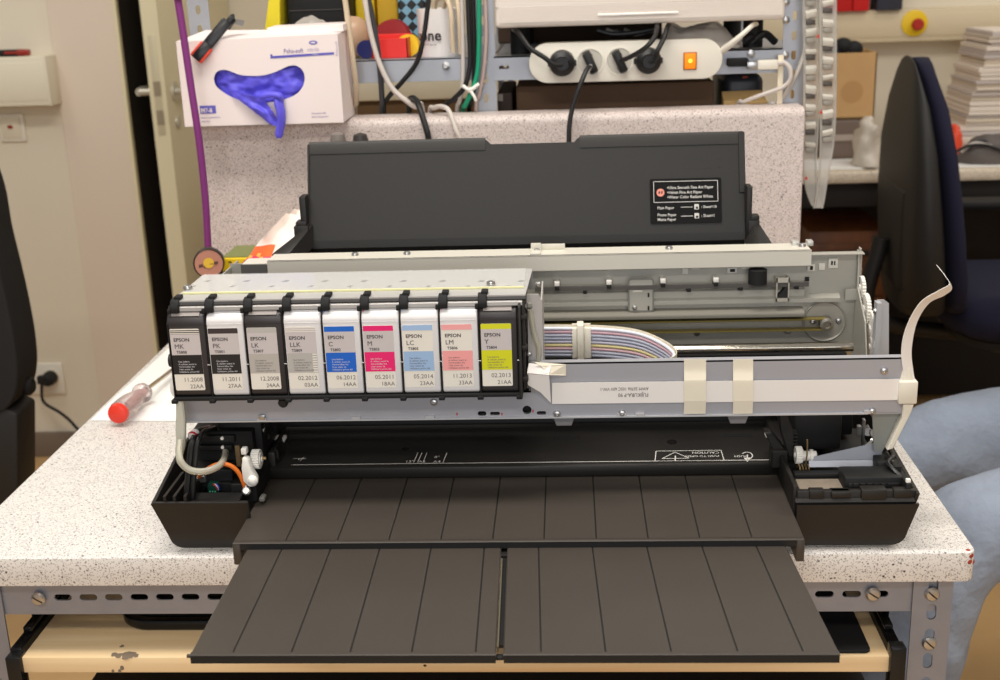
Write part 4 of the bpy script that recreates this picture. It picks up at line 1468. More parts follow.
n0, n1 = onp(488, 148).x, onp(577, 148).x
nd = .0075
m = MB()
ww = sx1_ - sx0_
poly = [(sx0_, .008), (sx1_, .008), (sx1_, H_ - .004), (sx1_ - .002, H_ - .0015), (n1 + .004, H_ - .0015), (n1, H_ - .004), (n1 - .003, H_ - nd), (n0 + .003, H_ - nd), (n0, H_ - .004), (n0 - .004, H_ - .0015), (sx0_ + .002, H_ - .0015), (sx0_, H_ - .004)]
m.plate(poly, [], .006, so_ - SN * .006 if SN.dot(X.cross(sv)) > 0 else so_, X, sv)
# rolled top lip, two lengths
for (a, c) in ((sx0_ + .001, n0 - .003), (n1 + .003, sx1_ - .001)):
    pts2 = []
    for (h, dpt) in ((H_ - .014, -.0002), (H_ - .014, .0010), (H_ - .0035, .0010), (H_ - .0005, -.0004), (H_ + .0005, -.003), (H_, -.007), (H_ - .006, -.007)):
        q = so_ + sv * h + SN * dpt
        pts2.append((q.y, q.z))
    m.prism(pts2, 'x', a, c)
# rolled foot
pts2 = []
for (h, dpt) in ((.0125, .0012), (.004, .0004), (-.001, -.004), (-.002, -.010), (.010, -.010), (.0125, -.004)):
    q = so_ + sv * h + SN * dpt
    pts2.append((q.y, q.z))
m.prism(pts2, 'x', sx0_ + .001, sx1_ - .001)
q0, q1 = onp(736, 190, .001), onp(744, 136, .001)
for (a, c, h0, h1) in ((sx1_ - .0065, sx1_ + .0005, .055, H_ - .001), (sx0_ - .0005, sx0_ + .002, .03, H_ - .003)):
    vs = []
    for h in (h0, h1):
        for (x, dpt) in ((a, .0016), (c, .0016), (c, -.008), (a, -.008)):
            vs.append(V((x, 0, 0)) + so_ + sv * h + SN * dpt)
    m.hexa(vs, .0006, 1)
sup = part('paper_support', m, PBLK, smooth=32)
for (x0, x1, y0, y1) in ((340, 341, 220, 232), (462, 463, 222, 236), (463, 466, 221, 222), (538, 539, 220, 234), (542.5, 543.5, 230, 234), (349, 352, 161, 162.5), (357, 360, 162, 163.5), (693, 696, 157, 159), (701, 704, 159, 160), (717, 721, 157, 159), (706, 709, 165, 168), (718, 721, 164, 167)):
    m = MB(); a, c = onp(x0, y1, .0004), onp(x1, y0, .0004)
    m.add([a, V((c.x, a.y, a.z)), c, V((a.x, c.y, c.z))], [(0, 1, 2, 3)])
    part('moulding_mark', m, mat('worn mark', (30, 28, 27), .5), sup, fix=False, smooth=0)
# the printed sticker
c0, c1 = onp(651, 224, .0005), onp(720, 178.5, .0005)
fx = lambda px: onp(px, 200).x
uh = lambda py: (onp(686, py) - so_).dot(sv)
m = MB()
a0, a1, h0, h1 = fx(650), fx(721.5), uh(223.5), uh(178.5)
m.plate(rrect(a0, h0, a1, h1, .002, 4), [], .0003, so_ + SN * .0011, X, sv)
stk = part('sticker', m, mat('gloss black sticker', (10, 9, 9), .6, spec=.2), sup, smooth=0)
m = MB()
LO = so_ + SN * .0018


def sq(x0, x1, y0, y1, mi=0):
    m.flat([(x0, y0), (x1, y0), (x1, y1), (x0, y1)], LO, X, sv, mi)


fx0, fx1, fh0, fh1 = fx(653.5), fx(718), uh(202.3), uh(181)
w_ = .0006
sq(fx0, fx1, fh0, fh0 + w_); sq(fx0, fx1, fh1 - w_, fh1); sq(fx0, fx0 + w_, fh0, fh1); sq(fx1 - w_, fx1, fh0, fh1)
for tx, py in (('\u2022Ultra Smooth Fine Art Paper', 189), ('\u2022Velvet Fine Art Paper', 193.8), ('\u2022Water Color Radiant White', 198.4)):
    m.text(tx, LO + X * fx(667) + sv * uh(py), X, sv, .0046, bold=.012, wide=.90)
for tx, py in (('Plain Paper', 209), ('Photo Paper', 216), ('Matte Paper', 220.6)):
    m.text(tx, LO + X * fx(657) + sv * uh(py), X, sv, .0044, bold=.012, wide=.92)
for tx, py in ((': Sheet\u00d710', 208.7), (': Sheet\u00d71', 217.6)):
    m.text(tx, LO + X * fx(701) + sv * uh(py), X, sv, .0044, bold=.012, wide=.86)
for py in (207.3, 216.3):
    h = uh(py); sq(fx(680.5), fx(692.5), h - .0003, h + .0003)
    m.flat(rrect(fx(694), h - .0028, fx(698.6), h + .0030, .0007, 3), LO, X, sv)
    m.flat(rrect(fx(695.5), h - .0022, fx(697.8), h + .0002, .0004, 3), LO + SN * .0002, X, sv, 2)
cxs, chs = fx(660.5), uh(192.3)
m.flat(circ(cxs, chs, .0043, 20), LO, X, sv, 1)
for dx in (-.0013, .0015):
    m.flat([(cxs + dx - .0010, chs - .0012), (cxs + dx + .0004, chs - .0012), (cxs + dx + .0010, chs + .0014), (cxs + dx - .0004, chs + .0014)], LO + SN * .0002, X, sv, 2)
part('lettering', m, [INKPRINT, mat('salmon sign', (226, 142, 124), .5), MATS['gloss black sticker']], stk, fix=False, smooth=0)
# hinge arms at both ends
m = MB()
yh0, yh1 = .262, .312
P_ = [at(276, 257, yh0), at(306, 257, yh0), at(306, 231, yh0), at(299, 231, yh0)]
zlo_ = .9605
m.hexa([(P_[0].x, yh0 - .02, P_[0].z), (P_[1].x, yh0 - .02, P_[0].z), (P_[1].x, yh1, P_[0].z), (P_[0].x + .006, yh1, P_[0].z),
        (P_[0].x, yh0 - .02, P_[0].z + .008), (P_[0].x + .018, yh0 - .02, P_[0].z + .008), (P_[1].x, yh1, P_[2].z - .002), (P_[3].x + .002, yh1, P_[2].z - .002)], .001, 1)
q = at(300, 231, .30)
m.box(q.x - .006, q.x + .010, .296, .318, q.z - .03, q.z + .006, .0012); m.box(q.x - .004, q.x + .008, .298, .314, q.z + .004, q.z + .0105, .0012)
m.box(sx0_ - .006, sx0_ + .001, .300, .32, zb0 + .002, zb0 + .062, .001)
part('hinge_arm', m, PBLK)
m = MB()
P_ = [at(749, 250, yh0), at(771, 249, yh0), at(756, 228, yh1)]
m.hexa([(P_[0].x - .002, yh0 - .02, P_[1].z - .001), (P_[1].x, yh0 - .02, P_[1].z - .001), (P_[1].x - .006, yh1, P_[1].z), (P_[0].x, yh1, P_[1].z),
        (P_[1].x - .013, yh0 - .02, P_[1].z + .0075), (P_[1].x, yh0 - .02, P_[1].z + .0075), (P_[2].x + .002, yh1, P_[2].z + .008), (P_[2].x - .006, yh1, P_[2].z + .008)], .001, 1)
q = at(753, 221, .306)
m.box(q.x - .006, q.x + .006, .298, .316, q.z - .028, q.z + .002, .001); m.box(q.x - .003, q.x + .006, .300, .314, q.z + .001, q.z + .007, .001)
m.box(sx1_ - .001, sx1_ + .005, .300, .32, zb0 + .002, zb0 + .062, .001)
part('hinge_arm', m, PBLK)
m = MB(); m.box(sx0_ + .01, sx1_ - .01, .285, .325, zb0 - .02, zb0 - .004, .002); m.box(sx0_ + .03, sx0_ + .05, .27, .325, .86, zb0 - .01); m.box(sx1_ - .05, sx1_ - .03, .27, .325, .86, zb0 - .01)
part('support_base', m, PDEEP)
m = MB()
a, c = onp(680, 247), onp(742, 247)
m.box(a.x, c.x, .275, .296, zb0 - .006, zb0 - .0015, .001)
part('support_rest', m, mat('dark grey rest', (96, 92, 88), .4, .3))

# ------------------------------------------------------------------ what sits in the left pod
m = MB()
def pbx(px0, py0, px1, py1, y0, y1, mb, bev=.0008, mi=0):
    a, c = at(px0, py1, y0), at(px1, py0, y0)
    mb.box(a.x, c.x, y0, y1, a.z, c.z, bev, 1, mi)
pbx(196, 431, 252, 470, .075, .125, m)
pbx(196, 436, 234, 443, .070, .08, m); pbx(196, 446, 232, 451, .069, .08, m)
pbx(192, 470, 232, 500, .050, .12, m); pbx(232, 484, 256, 502, .035, .11, m)
pbx(190, 501, 238, 506, .010, .03, m); pbx(196, 489, 205, 500, .046, .05, m); pbx(219, 483, 231, 499, .044, .052, m)
mo = part('motor_housing', m, PDEEP)
m = MB()
for px, py in ((222, 438.5), (222.5, 447.5)):
    q = at(px, py, .0688); m.cyl((q.x, .071, q.z), (q.x, .0685, q.z), .0016, n=10)
part('contact_pin', m, WHITEP, mo)
m = MB()
pbx(192, 476, 205, 483, .046, .052, m); m.screw(at(196.5, 479, .0455), (0, -.9, .4), .0036); part('earth_terminal', m, SCREWM, mo)
m = MB()
pbx(208, 485, 217, 494, .040, .05, m, .0005)
for k in range(3):
    q = at(210 + k * 2.6, 491.5, .0398); m.box(q.x - .0005, q.x + .0005, .0394, .04, q.z - .0006, q.z + .0006, 0, 1, 1)
cn = part('connector', m, [mat('green connector', (12, 74, 58), .4), mat('pale green pin', (120, 214, 180), .4)], mo)
for k, (c, d) in enumerate(zip(((190, 40, 50), (226, 226, 230), (40, 60, 170)), (0, 1.6, 3.2))):
    m = MB(); m.tube([at(212 + d, 488, .044), at(213 + d, 484, .038), at(216 + d, 487, .037), at(217 + d, 490, .04)], .0006, 6, 4); part('wire', m, mat('thin wire %d' % k, c, .4), cn)
m = MB()
m.tube([at(199, 477, .045), at(206, 470, .035), at(217, 464.5, .03), at(229, 465, .03), at(238, 472, .03), at(244, 484, .03), at(245.5, 492, .032)], .0021, 8, 6)
part('earth_wire', m, mat('orange wire', (222, 116, 40), .4))
m = MB()
m.tube([at(245, 485, .031), at(246, 490, .030), at(246.5, 494, .031)], .0025, 8, 4); m.lathe([(.0042, -.001), (.0042, .001), (.003, .002)], at(246.5, 491, .028), (0, -.8, .6), 16)
part('ring_terminal', m, SCREWM)
m = MB()
m.tube([at(180, 440, .02), at(179, 452, .014), at(181, 462, .010), at(190, 470, .010), at(204, 471.5, .012), at(217, 467, .02), at(223.5, 460, .035), at(225.5, 452, .066)], .0032, 10, 8)
part('waste_tube', m, CLEARP)
m = MB()
a, c = at(178, 402, .06), at(190, 452, .06)
P2 = [at(x, y, .03) for x, y in ((176, 399), (182.5, 399), (185, 420), (184.5, 448), (180, 462), (176.5, 452), (175, 430))]
m.prism([(p.x, p.z) for p in P2], 'y', .03, .036, .0012, 1)
part('tube_holder', m, mat('milky plastic', (206, 206, 192), .4, alpha=.85))
for off, rr in ((0, .0031), (6.0, .0026)):
    m = MB()
    m.tube([at(209 + off, 428, .08), at(198 + off, 432, .05), at(192 + off * .9, 444, .03), at(189 + off * .9, 470, .02), at(186 + off, 503, .014)], rr, 10, 6)
    cb_ = part('cable', m, mat('black cable sheath', (20, 19, 19), .35))
m = MB(); m.cyl(at(195.5, 432.5, .0455), at(192, 437, .038), .0042, n=12); part('cable_mark', m, mat('white mark', (214, 208, 206), .5), cb_)
m = MB(); m.cyl(at(193.2, 435, .0405), at(192.2, 436.4, .0385), .0045, n=12); part('cable_mark', m, mat('red mark', (176, 46, 54), .5), cb_)
# rollers, gears and levers beside the cover
def wheel(px, py, y, r, th, n=22):
    q = at(px, py, y)
    return gear(q.x - th / 2, q.y, q.z, r, th, n)
gl_ = part('gear', wheel(256.5, 459, .045, .0092, .0075), WHITEP, smooth=20)
m = MB(); a = at(237, 458.5, .045); c = at(266, 458.5, .045); m.cyl((a.x, .045, a.z), (c.x, .045, a.z), .0016, n=10); part('axle', m, mat('brass axle', (188, 160, 110), .3, .7), gl_)
m = MB(); pbx(236.5, 446, 239.5, 467, .042, .045, m, .0006); part('lever', m, mat('olive brass lever', (112, 96, 70), .4, .5))
m = MB()
P2 = [at(x, y, .03) for x, y in ((243, 456), (249, 458), (253, 470), (258, 478), (257, 485), (250, 486), (244, 480), (242, 468))]
m.prism([(p.x, p.z) for p in P2], 'y', .026, .036, .002, 2); m.ball(at(253, 480.5, .026), .0050, 1, .8, 1)
m.box(at(241, 455, .03).x, at(246, 449, .03).x, .03, .038, at(241, 455, .03).z, at(246, 449, .03).z, .001)
part('cam', m, WHITEP)
m = MB()
P2 = [at(x, y, .095) for x, y in ((246, 424), (266, 424), (266, 434), (258, 448), (264, 470), (256, 474), (247, 458), (252, 440), (246, 436))]
m.prism([(p.x, p.z) for p in P2], 'y', .092, .104, .0012, 1)
part('swing_arm', m, PBLK)
m = MB()
a = at(256, 437, .09); m.hexa([(a.x - .001, .088, a.z - .004), (a.x + .006, .088, a.z - .001), (a.x + .006, .098, a.z - .001), (a.x - .001, .098, a.z - .004), (a.x - .001, .088, a.z + .003), (a.x + .009, .088, a.z + .009), (a.x + .009, .098, a.z + .009), (a.x - .001, .098, a.z + .003)], .001)
part('catch', m, WHITEP)
m = MB(); a = at(279, 441, .13); m.box(a.x - .005, a.x + .006, .128, .14, a.z - .001, a.z + .003, .001); part('catch', m, mat('grey white tab', (204, 200, 194), .5))
m = MB()
for k in range(4):
    q = at(262 + k * 2.5, 430 + k * 1.0, .11); m.cyl((q.x, .10, q.z), (q.x, .118, q.z), .003, n=10)
m.tube([at(270, 456, .10), at(276, 450, .10), at(279, 460, .10), at(284, 452, .12)], .0014, 8)
part('latch_spring', m, PBLK)
m = MB(); pbx(259, 498, 264, 502, .03, .04, m); part('pad', m, mat('grey felt pad', (112, 110, 106), .7))

# ------------------------------------------------------------------ what sits in the right pod
m = MB()
P2 = [at(x, y, .08) for x, y in ((778, 412), (786, 412), (794, 432), (794, 455), (789, 458), (780, 430))]
m.prism([(p.x, p.z) for p in P2], 'y', .078, .090, .0012, 1)
for k in range(6):
    q = at(793.5, 433 + k * 3.4, .08); m.box(q.x - .001, q.x + .0035, .078, .088, q.z - .0007, q.z + .0007)
part('side_guide', m, PBLK)
m = MB()
P2 = [at(x, y, .085) for x, y in ((765, 433), (772, 433), (788, 452), (786, 456), (772, 449))]
m.prism([(p.x, p.z) for p in P2], 'y', .085, .10, .001, 1); pbx(771, 451, 789, 469, .079, .095, m, .0015)
part('tray_latch', m, PBLK)
q = at(770, 436, .10); m = MB(); m.box(q.x - .004, q.x + .004, .10, .108, q.z - .002, q.z + .002, .0008); part('catch', m, WHITEP)
gr_ = part('gear', wheel(798.5, 455, .07, .0082, .006), WHITEP, smooth=20)
m = MB(); q = at(803, 456, .07); m.cyl((q.x - .002, .07, q.z), (q.x + .012, .07, q.z), .0048, n=16); m.cyl((q.x + .006, .07, q.z), (q.x + .009, .07, q.z), .0062, n=16); part('hub', m, WHITEP, gr_)
m = MB()
cpt = at(798, 469, .062)
m.tube([(cpt.x + t * .00055, .062 + .0042 * math.cos(t * 1.26), cpt.z + .0042 * math.sin(t * 1.26)) for t in range(0, 20)] + [at(805.5, 466, .058), at(807, 455, .056), at(807.3, 441, .056), at(806.5, 440, .056)], .0008, 6, 3)
part('spring', m, mat('bronze spring wire', (168, 146, 108), .3, .8))
m = MB(); pbx(800, 464, 810, 473, .062, .075, m, .001); part('spring_post', m, PBLK)
m = MB()
a, c = at(800, 441, .14), at(858, 414, .14)
m.box(a.x, at(852, 441, .14).x, .14, .2, at(800, 436, .14).z, .848, .002)
part('capping_unit', m, mat('black foam', (22, 21, 21), .8))
m = MB()
pbx(857, 426, 862, 436, .11, .115, m, .0008); m.cyl(at(868, 432, .112), at(868, 432, .118), .004, n=14); pbx(862, 420, 866, 447, .112, .118, m, .0006)
m.hexa([at(860, 436, .115), at(874, 436, .115), at(874, 436, .12), at(860, 436, .12), at(861, 428, .115), at(868, 424, .115), at(868, 424, .12), at(861, 428, .12)])
part('pump_lever', m, mat('grey lever metal', (150, 148, 146), .35, .5))
m = MB(); m.tube([at(858, 452, .10), at(866, 446, .10), at(872, 440, .105), at(871, 430, .11)], .0018, 8); part('pump_tube', m, CHROME)
m = MB()
m.tube([at(890, 449, .07), at(893, 456, .05), at(888, 463, .04), at(894, 470, .03), at(903, 480, .02)], .0022, 8)
m.tube([at(886, 452, .06), at(891, 460, .045), at(896, 464, .04)], .0016, 8)
part('cable', m, MATS['black cable sheath'])
m = MB(); pbx(884, 450, 893, 472, .066, .08, m); pbx(893, 466, 902, 484, .03, .05, m); part('cable_bracket', m, PDEEP)
# ------------------------------------------------------------------ raised laminate panel behind the bench
BX0, BX1 = -.468, at(803.5, 160, .68).x
BZ = 1.053
m = MB()
r = .012
pr2 = [(.6812, .742), (.6812, BZ - r)] + [(.6812 + r - r * math.cos(t), BZ - r + r * math.sin(t)) for t in [k * PI / 12 for k in range(1, 7)]] + [(.735, BZ), (.735, .742)]
m.prism(pr2, 'x', BX0, BX1, .0012, 1)
solo('upright_panel', m, LAMB, 'upright speckled laminate panel standing behind the black paper support', 'panel', smooth=28)

# ------------------------------------------------------------------ slotted steel rack
GALV = mat('galvanised rack steel', (172, 174, 180), .4, .45, .05, 40)
KY = .742
rk = empty('shelf_rack', (-.06, .9, 0), 'grey slotted steel rack behind the speckled panel', 'rack')
p1_, p2_ = at(485, 60, KY), at(791, 60, KY)
xp = [at(188, 15, KY).x, at(484, 60, KY).x - .014, p2_.x - .012]
for i, x in enumerate(xp):
    for yy in (KY, 1.34):
        m = MB()
        hol = []
        w_ = .030
        for k in range(30):
            z = 1.0705 + (k - 22) * .0265 - .006 * (i == 2)
            hol.append(rrect(x + w_ / 2 - .0032, z - .0062, x + w_ / 2 + .0032, z + .0062, .0031, 4))
        zf = 1.058 if (i == 0 and yy == KY) else .004
        m.plate([(x, zf), (x + w_, zf), (x + w_, 1.75), (x, 1.75)], [h for h in hol if h[0][1] < 1.72 and h[0][1] > zf + .026], .0018, (0, yy + .0018, 0), X, Z)
        m.box(x + w_ - .0018 if i == 2 else x, x + w_ if i == 2 else x + .0018, yy + .0018, yy + .032, zf, 1.75)
        m.box(x - .003, x + w_ + .003, yy - .003, yy + .034, zf - .004, zf + .002, .002)
        po = obj('post', m, GALV, rk, smooth=0)
        if yy == KY and i == 2:
            for (px, py) in ((786, 2), (786, 20), (785.5, 55)):
                q = at(px, py, KY - .0004); s_ = MB(); s_.lathe([(.0055, 0), (.0055, .002), (.003, .003)], q, (0, -1, 0), 6); obj('bolt', s_, SCREWM, po)
zr1_, zr0_ = at(400, 59, KY).z, at(400, 82, KY).z
m = MB()
m.box(xp[0] + .01, xp[1] + .016, KY - .003, KY - .001, zr0_, zr1_, .0004); m.box(xp[0] + .01, xp[1] + .016, KY - .003, KY + .02, zr1_ - .002, zr1_)
ra = obj('cross_rail', m, GALV, rk, smooth=0)
q = at(446, 66, KY - .004)
m = MB(); m.lathe([(.006, 0), (.006, .003), (.003, .004)], q, (0, -1, 0), 6); m.cyl(q, q + V((0, -.009, 0)), .0028, n=10); obj('bolt', m, SCREWM, ra)
m = MB()
zc1, zc0 = at(640, 50, KY).z, at(640, 79, KY).z
zc1, zc0 = at(512, 56, KY).z, at(512, 80, KY).z
hol = [rrect(at(499, 67, KY).x, at(499, 69, KY).z, at(509, 67, KY).x, at(499, 65.5, KY).z, .0012, 3)]
m.plate([(xp[1] + .028, zc0), (xp[2], zc0), (xp[2], zc1), (xp[1] + .028, zc1)], hol, .002, (0, KY, 0), X, Z)
m.box(xp[1] + .028, xp[2], KY - .002, KY + .02, zc1 - .002, zc1)
ra2 = obj('cross_rail', m, GALV, rk, smooth=0)
for (px, py) in ((751, 57),):
    q = at(px, py, KY - .004); m = MB(); m.lathe([(.006, 0), (.006, .003), (.003, .004)], (q.x, q.y, zc0 + .012 if px < 600 else zc1 - .006), (0, -1, 0), 6); obj('bolt', m, SCREWM, ra2)
SHZ = zr1_
for (a, c) in ((xp[0], xp[1] + .025), (xp[1] + .03, xp[2] + .028)):
    for zz in (SHZ - .0015 if a < -.3 else zc1 + .0002, .80, 1.70):
        m = MB(); m.box(a, c, KY + .002, 1.365, zz - .0035, zz - .0005, .0004); obj('shelf_plate', m, GALV, rk, smooth=0)
SH1, SH2 = SHZ - .0016, zc1 + .0001
m = MB(); m.box(xp[0], xp[2] + .03, 1.375, 1.378, zr0_ - .25, zr0_ - .21); obj('rear_rail', m, GALV, rk, smooth=0)

# ------------------------------------------------------------------ white device on the rack
m = MB()
DY = .700
d0, d1 = at(495.5, 28, DY), at(785, 20, DY)
dz0 = (d0.z + d1.z) / 2
dv = empty('white_device', ((d0.x + d1.x) / 2, .85, SH2), 'large white office device with finely ribbed lower front at the top of the rack', 'device')
wm = mat('white ribbed casing', (236, 226, 216), .45)
m.box(d0.x, d1.x, DY, 1.04, dz0, dz0 + .22, .006, 3)
bd_ = obj('casing', m, wm, dv)
m = MB()
for k in range(9):
    z = dz0 + .007 + k * .0024
    m.box(d0.x + .005, d1.x - .005, DY - .0009, DY + .001, z, z + .0012)
obj('rib_panel', m, wm, bd_, smooth=0)
m = MB(); zz = at(520, 7, DY).z; m.box(d0.x - .0005, d1.x + .0005, DY - .0005, DY + .01, zz, zz + .0008); obj('seam', m, mat('casing seam', (176, 166, 158), .6), bd_, smooth=0)
a, c = at(598, 16.5, DY), at(678, 11, DY)
m = MB(); m.box(a.x, c.x, DY - .003, DY + .001, (a.z + c.z) / 2 - .0016, (a.z + c.z) / 2 + .0018, .0012); obj('paper_flap_edge', m, mat('bright edge', (246, 242, 236), .3), bd_)
for x in (d0.x + .03, d1.x - .03):
    for y in (.78, 1.0):
        m = MB(); m.cyl((x, y, SH2 + .0002), (x, y, dz0 + .001), .014, n=16); obj('foot', m, MATB, dv)

# ------------------------------------------------------------------ power strip
PY = .715
a, c = at(529, 57, PY), at(722.5, 56, PY)
zt_p, zb_p = at(625, 40.5, PY).z, at(625, 81, PY).z
zt_p -= .0005
ps_ = empty('power_strip', ((a.x + c.x) / 2, PY + .01, zb_p), 'white power strip with lit orange switch fixed to the rack rail', 'power strip')
m = MB()
hh = (zt_p - zb_p) / 2
zc_ = (zt_p + zb_p) / 2
m.prism(rrect(a.x, zb_p, c.x, zt_p, hh - .001, 10), 'y', PY, KY - .003, .004, 3)
bdy = obj('body', m, OFFW, ps_)
SKX = [562, 590, 619.5, 648]
SKT = [at(px, 60 - .1 * 0, PY) for px in SKX]
for k, q in enumerate(SKT):
    m = MB()
    m.lathe([(.0188, -.0003), (.0192, .0012), (.0172, .0012), (.0168, -.0002)], (q.x, PY, zc_), (0, -1, 0), 28, caps=False)
    m.lathe([(.0168, .0002), (.0168, .0004)], (q.x, PY, zc_), (0, -1, 0), 28, mi=1)
    obj('socket', m, [OFFW, mat('grey socket well', (196, 190, 178), .5)], bdy, fix=False)
q = at(690, 61, PY)
m = MB(); m.box(q.x - .0092, q.x + .0092, PY - .0018, PY + .001, q.z - .0118, q.z + .0118, .0008); fr_ = obj('switch_frame', m, mat('brown orange bezel', (176, 108, 40), .5), bdy)
m = MB(); m.hexa([(q.x - .0072, PY - .0030, q.z - .0100), (q.x + .0072, PY - .0030, q.z - .0100), (q.x + .0072, PY - .001, q.z - .0100), (q.x - .0072, PY - .001, q.z - .0100), (q.x - .0072, PY - .0052, q.z + .0100), (q.x + .0072, PY - .0052, q.z + .0100), (q.x + .0072, PY - .001, q.z + .0100), (q.x - .0072, PY - .001, q.z + .0100)], .0006)
rk_ = obj('rocker', m, emis('lit orange switch', (255, 132, 12), .55), bdy)
m = MB(); m.flat(circ(q.x, q.z + .0005, .0026, 16), (0, PY - .0049, 0), X, Z); obj('glow_lamp', m, emis('neon lamp', (255, 214, 70), 1.3), rk_, fix=False)
m = MB()
m.tube([(c.x - .004, PY + .010, zc_ + .006), at(731, 44, .705), at(744, 33, .70), at(753, 25, .712), V((at(757, 20, .74).x, .745, dz0 - .007))], lambda t: .0052 - .002 * min(1, t * 2), 10)
obj('supply_cord', m, OFFW, ps_)

BLKC = mat('black cord rubber', (24, 23, 24), .45)


def round_plug(px, py, path, lab, angled=False):
    q = V((at(px, 60, PY).x, PY, zc_))
    t = empty('power_plug', q + V((0, -.02, -.018)), lab, 'plug', 'plugs in the power strip')
    m = MB()
    if not angled:
        m.lathe([(.0178, .0016), (.0178, .008), (.0165, .016), (.010, .020), (.0085, .028)], q, (0, -1, 0), 26)
        for s in (-1, 1):
            m.box(q.x + s * .0165 - .003, q.x + s * .0165 + .003, PY - .010, PY - .0016, q.z - .004, q.z + .004, .001)
    else:
        d = V((math.sin(.42), 0, -math.cos(.42)))
        e = V((d.z, 0, -d.x))
        P = []
        for yy, kx in ((PY - .0018, 1.0), (PY - .018, .86)):
            P += [q + V((0, yy - PY, 0)) + d * .0165 * s1 * kx + e * .0062 * s2 * kx for s1, s2 in ((-1, -1), (1, -1), (1, 1), (-1, 1))]
        m.hexa([P[0], P[1], P[2], P[3], P[4], P[5], P[6], P[7]], .003, 2)
        m.box(q.x - .003, q.x + .003, PY - .0034, PY - .0016, q.z - .011, q.z + .011, .0006)
    obj('plug_body', m, BLKC, t)
    path = [V(p_) for p_ in path]
    for p_ in path:
        if p_.y > .692 and p_.z > dz0 - .02:
            p_.z = min(p_.z, dz0 - .0045)
    m = MB(); m.tube(path, .0034, 8, 6); obj('cord', m, BLKC, t)
    return t


q = [V((s.x, PY, zc_)) for s in SKT]
round_plug(562, 60, [q[0] + V((0, -.026, 0)), q[0] + V((-.012, -.030, .001)), at(545, 58, .685), at(530, 48, .69), at(521, 36, .70), at(516, 28, .715), at(513, 20, .75)], 'round black plug in the leftmost outlet of the power strip')
t2 = round_plug(590, 60, [q[1] + V((.003, -.016, -.008)), at(588, 68, .685), at(581, 83, .672), at(573, 106, .668), at(569.5, 125, .664), at(569, 145, .66), at(569, 175, .655)], 'flat black plug whose cord hangs down behind the paper support', True)
m = MB(); m.tube([at(590.5, 66, .692), at(588, 70, .684), at(584.5, 76, .677)], .0030, 8, 5); obj('grey_sleeve', m, mat('pale grey sleeve', (176, 172, 168), .4), t2)
round_plug(619.5, 60, [q[2] + V((.002, -.017, .002)), at(632, 56, .676), at(645, 48, .664), at(654, 38, .667), at(657, 28, .688), at(657, 20, .75)], 'flat black plug in the third outlet, cord running up right', True)
round_plug(648, 60, [q[3] + V((0, -.026, 0)), q[3] + V((.008, -.031, .004)), at(658, 50, .680), at(664, 38, .69), at(667, 28, .705), at(669, 18, .75)], 'round black plug in the fourth outlet beside the orange switch')

# behind the strip, on the rack shelf
m = MB()
for k in range(4):
    m.tube([at(600 + k * 6, 27 + k, .80 + .02 * k), at(612 + 7 * k, 33 + .6 * k, .77 + .01 * k), at(630 + 6 * k, 36 - k, .765), at(648 + 4 * k, 31 + k, .78), at(660, 26, .80)], .0034, 7, 5)
m2 = MB()
for k in range(5):
    pts3 = [at(x, y, .772 + .008 * k) for x, y in ((597 + k * 9, 30), (612 + k * 8, 34), (632 + k * 6, 33 - k), (655, 29 + k))]
    for p_ in pts3:
        p_.z = max(p_.z, SH2 + .005)
    m2 = MB(); m2.tube(pts3, .0034, 7, 5)
    solo('cable', m2, [BLKC, mat('grey cable', (150, 146, 142), .45)][k % 2], ['thick black cable lying on the rack shelf above the power strip', 'grey cable lying second on the rack shelf above the strip', 'black cable third from the front above the power strip', 'grey cable near the back above the power strip', 'rearmost black cable above the power strip'][k], 'cable', 'cables above the power strip')
BAG = mat('clear crumpled film', (236, 232, 226), .25, alpha=.85)
m = MB()
random.seed(3)
nx, ny = 18, 8
a0, a1 = at(660, 33, .76).x, at(743, 33, .76).x
vs, fs = [], []
for j in range(ny + 1):
    for i in range(nx + 1):
        u_, v_ = i / nx, j / ny
        x = a0 + (a1 - a0) * u_
        y = .752 + .10 * v_
        z = SH2 + .002 + (.024 + .014 * noise.noise(V((x * 45, y * 30, 7)))) * min(1, v_ * 4.5) * min(1, 6 * u_, 6 * (1 - u_)) + .004 * noise.noise(V((x * 60, y * 60, 3)))
        vs.append((x, y, min(dz0 - .006, max(z, SH2 + .0012))))
for j in range(ny):
    for i in range(nx):
        a_ = j * (nx + 1) + i
        fs.append((a_, a_ + 1, a_ + nx + 2, a_ + nx + 1))
m.add(vs, fs)
bg = solo('plastic_bag', m, BAG, 'crumpled clear plastic bag lying on the rack behind the power strip', 'bag', smooth=60, fix=False)
# boxes on the low shelf behind the panel
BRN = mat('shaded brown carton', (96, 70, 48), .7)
LOW = .7999
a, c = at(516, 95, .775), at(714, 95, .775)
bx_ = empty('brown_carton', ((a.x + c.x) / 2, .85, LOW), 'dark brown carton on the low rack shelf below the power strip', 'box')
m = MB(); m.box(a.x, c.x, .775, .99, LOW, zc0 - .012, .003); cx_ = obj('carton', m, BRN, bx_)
m = MB(); q = at(497, 90, .77); q2 = at(513, 110, .77); m.box(q.x, q2.x - .001, .77, .95, LOW, zc0 - .02, .002); m.box(q.x, q.x + .008, .7685, .7705, at(497, 101, .77).z, zc0 - .022, mi=1)
solo('dark_carton', m, [mat('dark carton', (58, 44, 36), .7), mat('grey spine', (150, 142, 130), .6)], 'narrow dark carton at the left end of the low rack shelf', 'box', smooth=0)
a, c = at(724, 75, .80), at(768, 96, .80)
m = MB(); m.box(a.x, c.x - .006, .80, .95, .93, a.z, .012, 3); m.box(a.x + .01, c.x - .02, .80, .93, LOW, .935, .004)
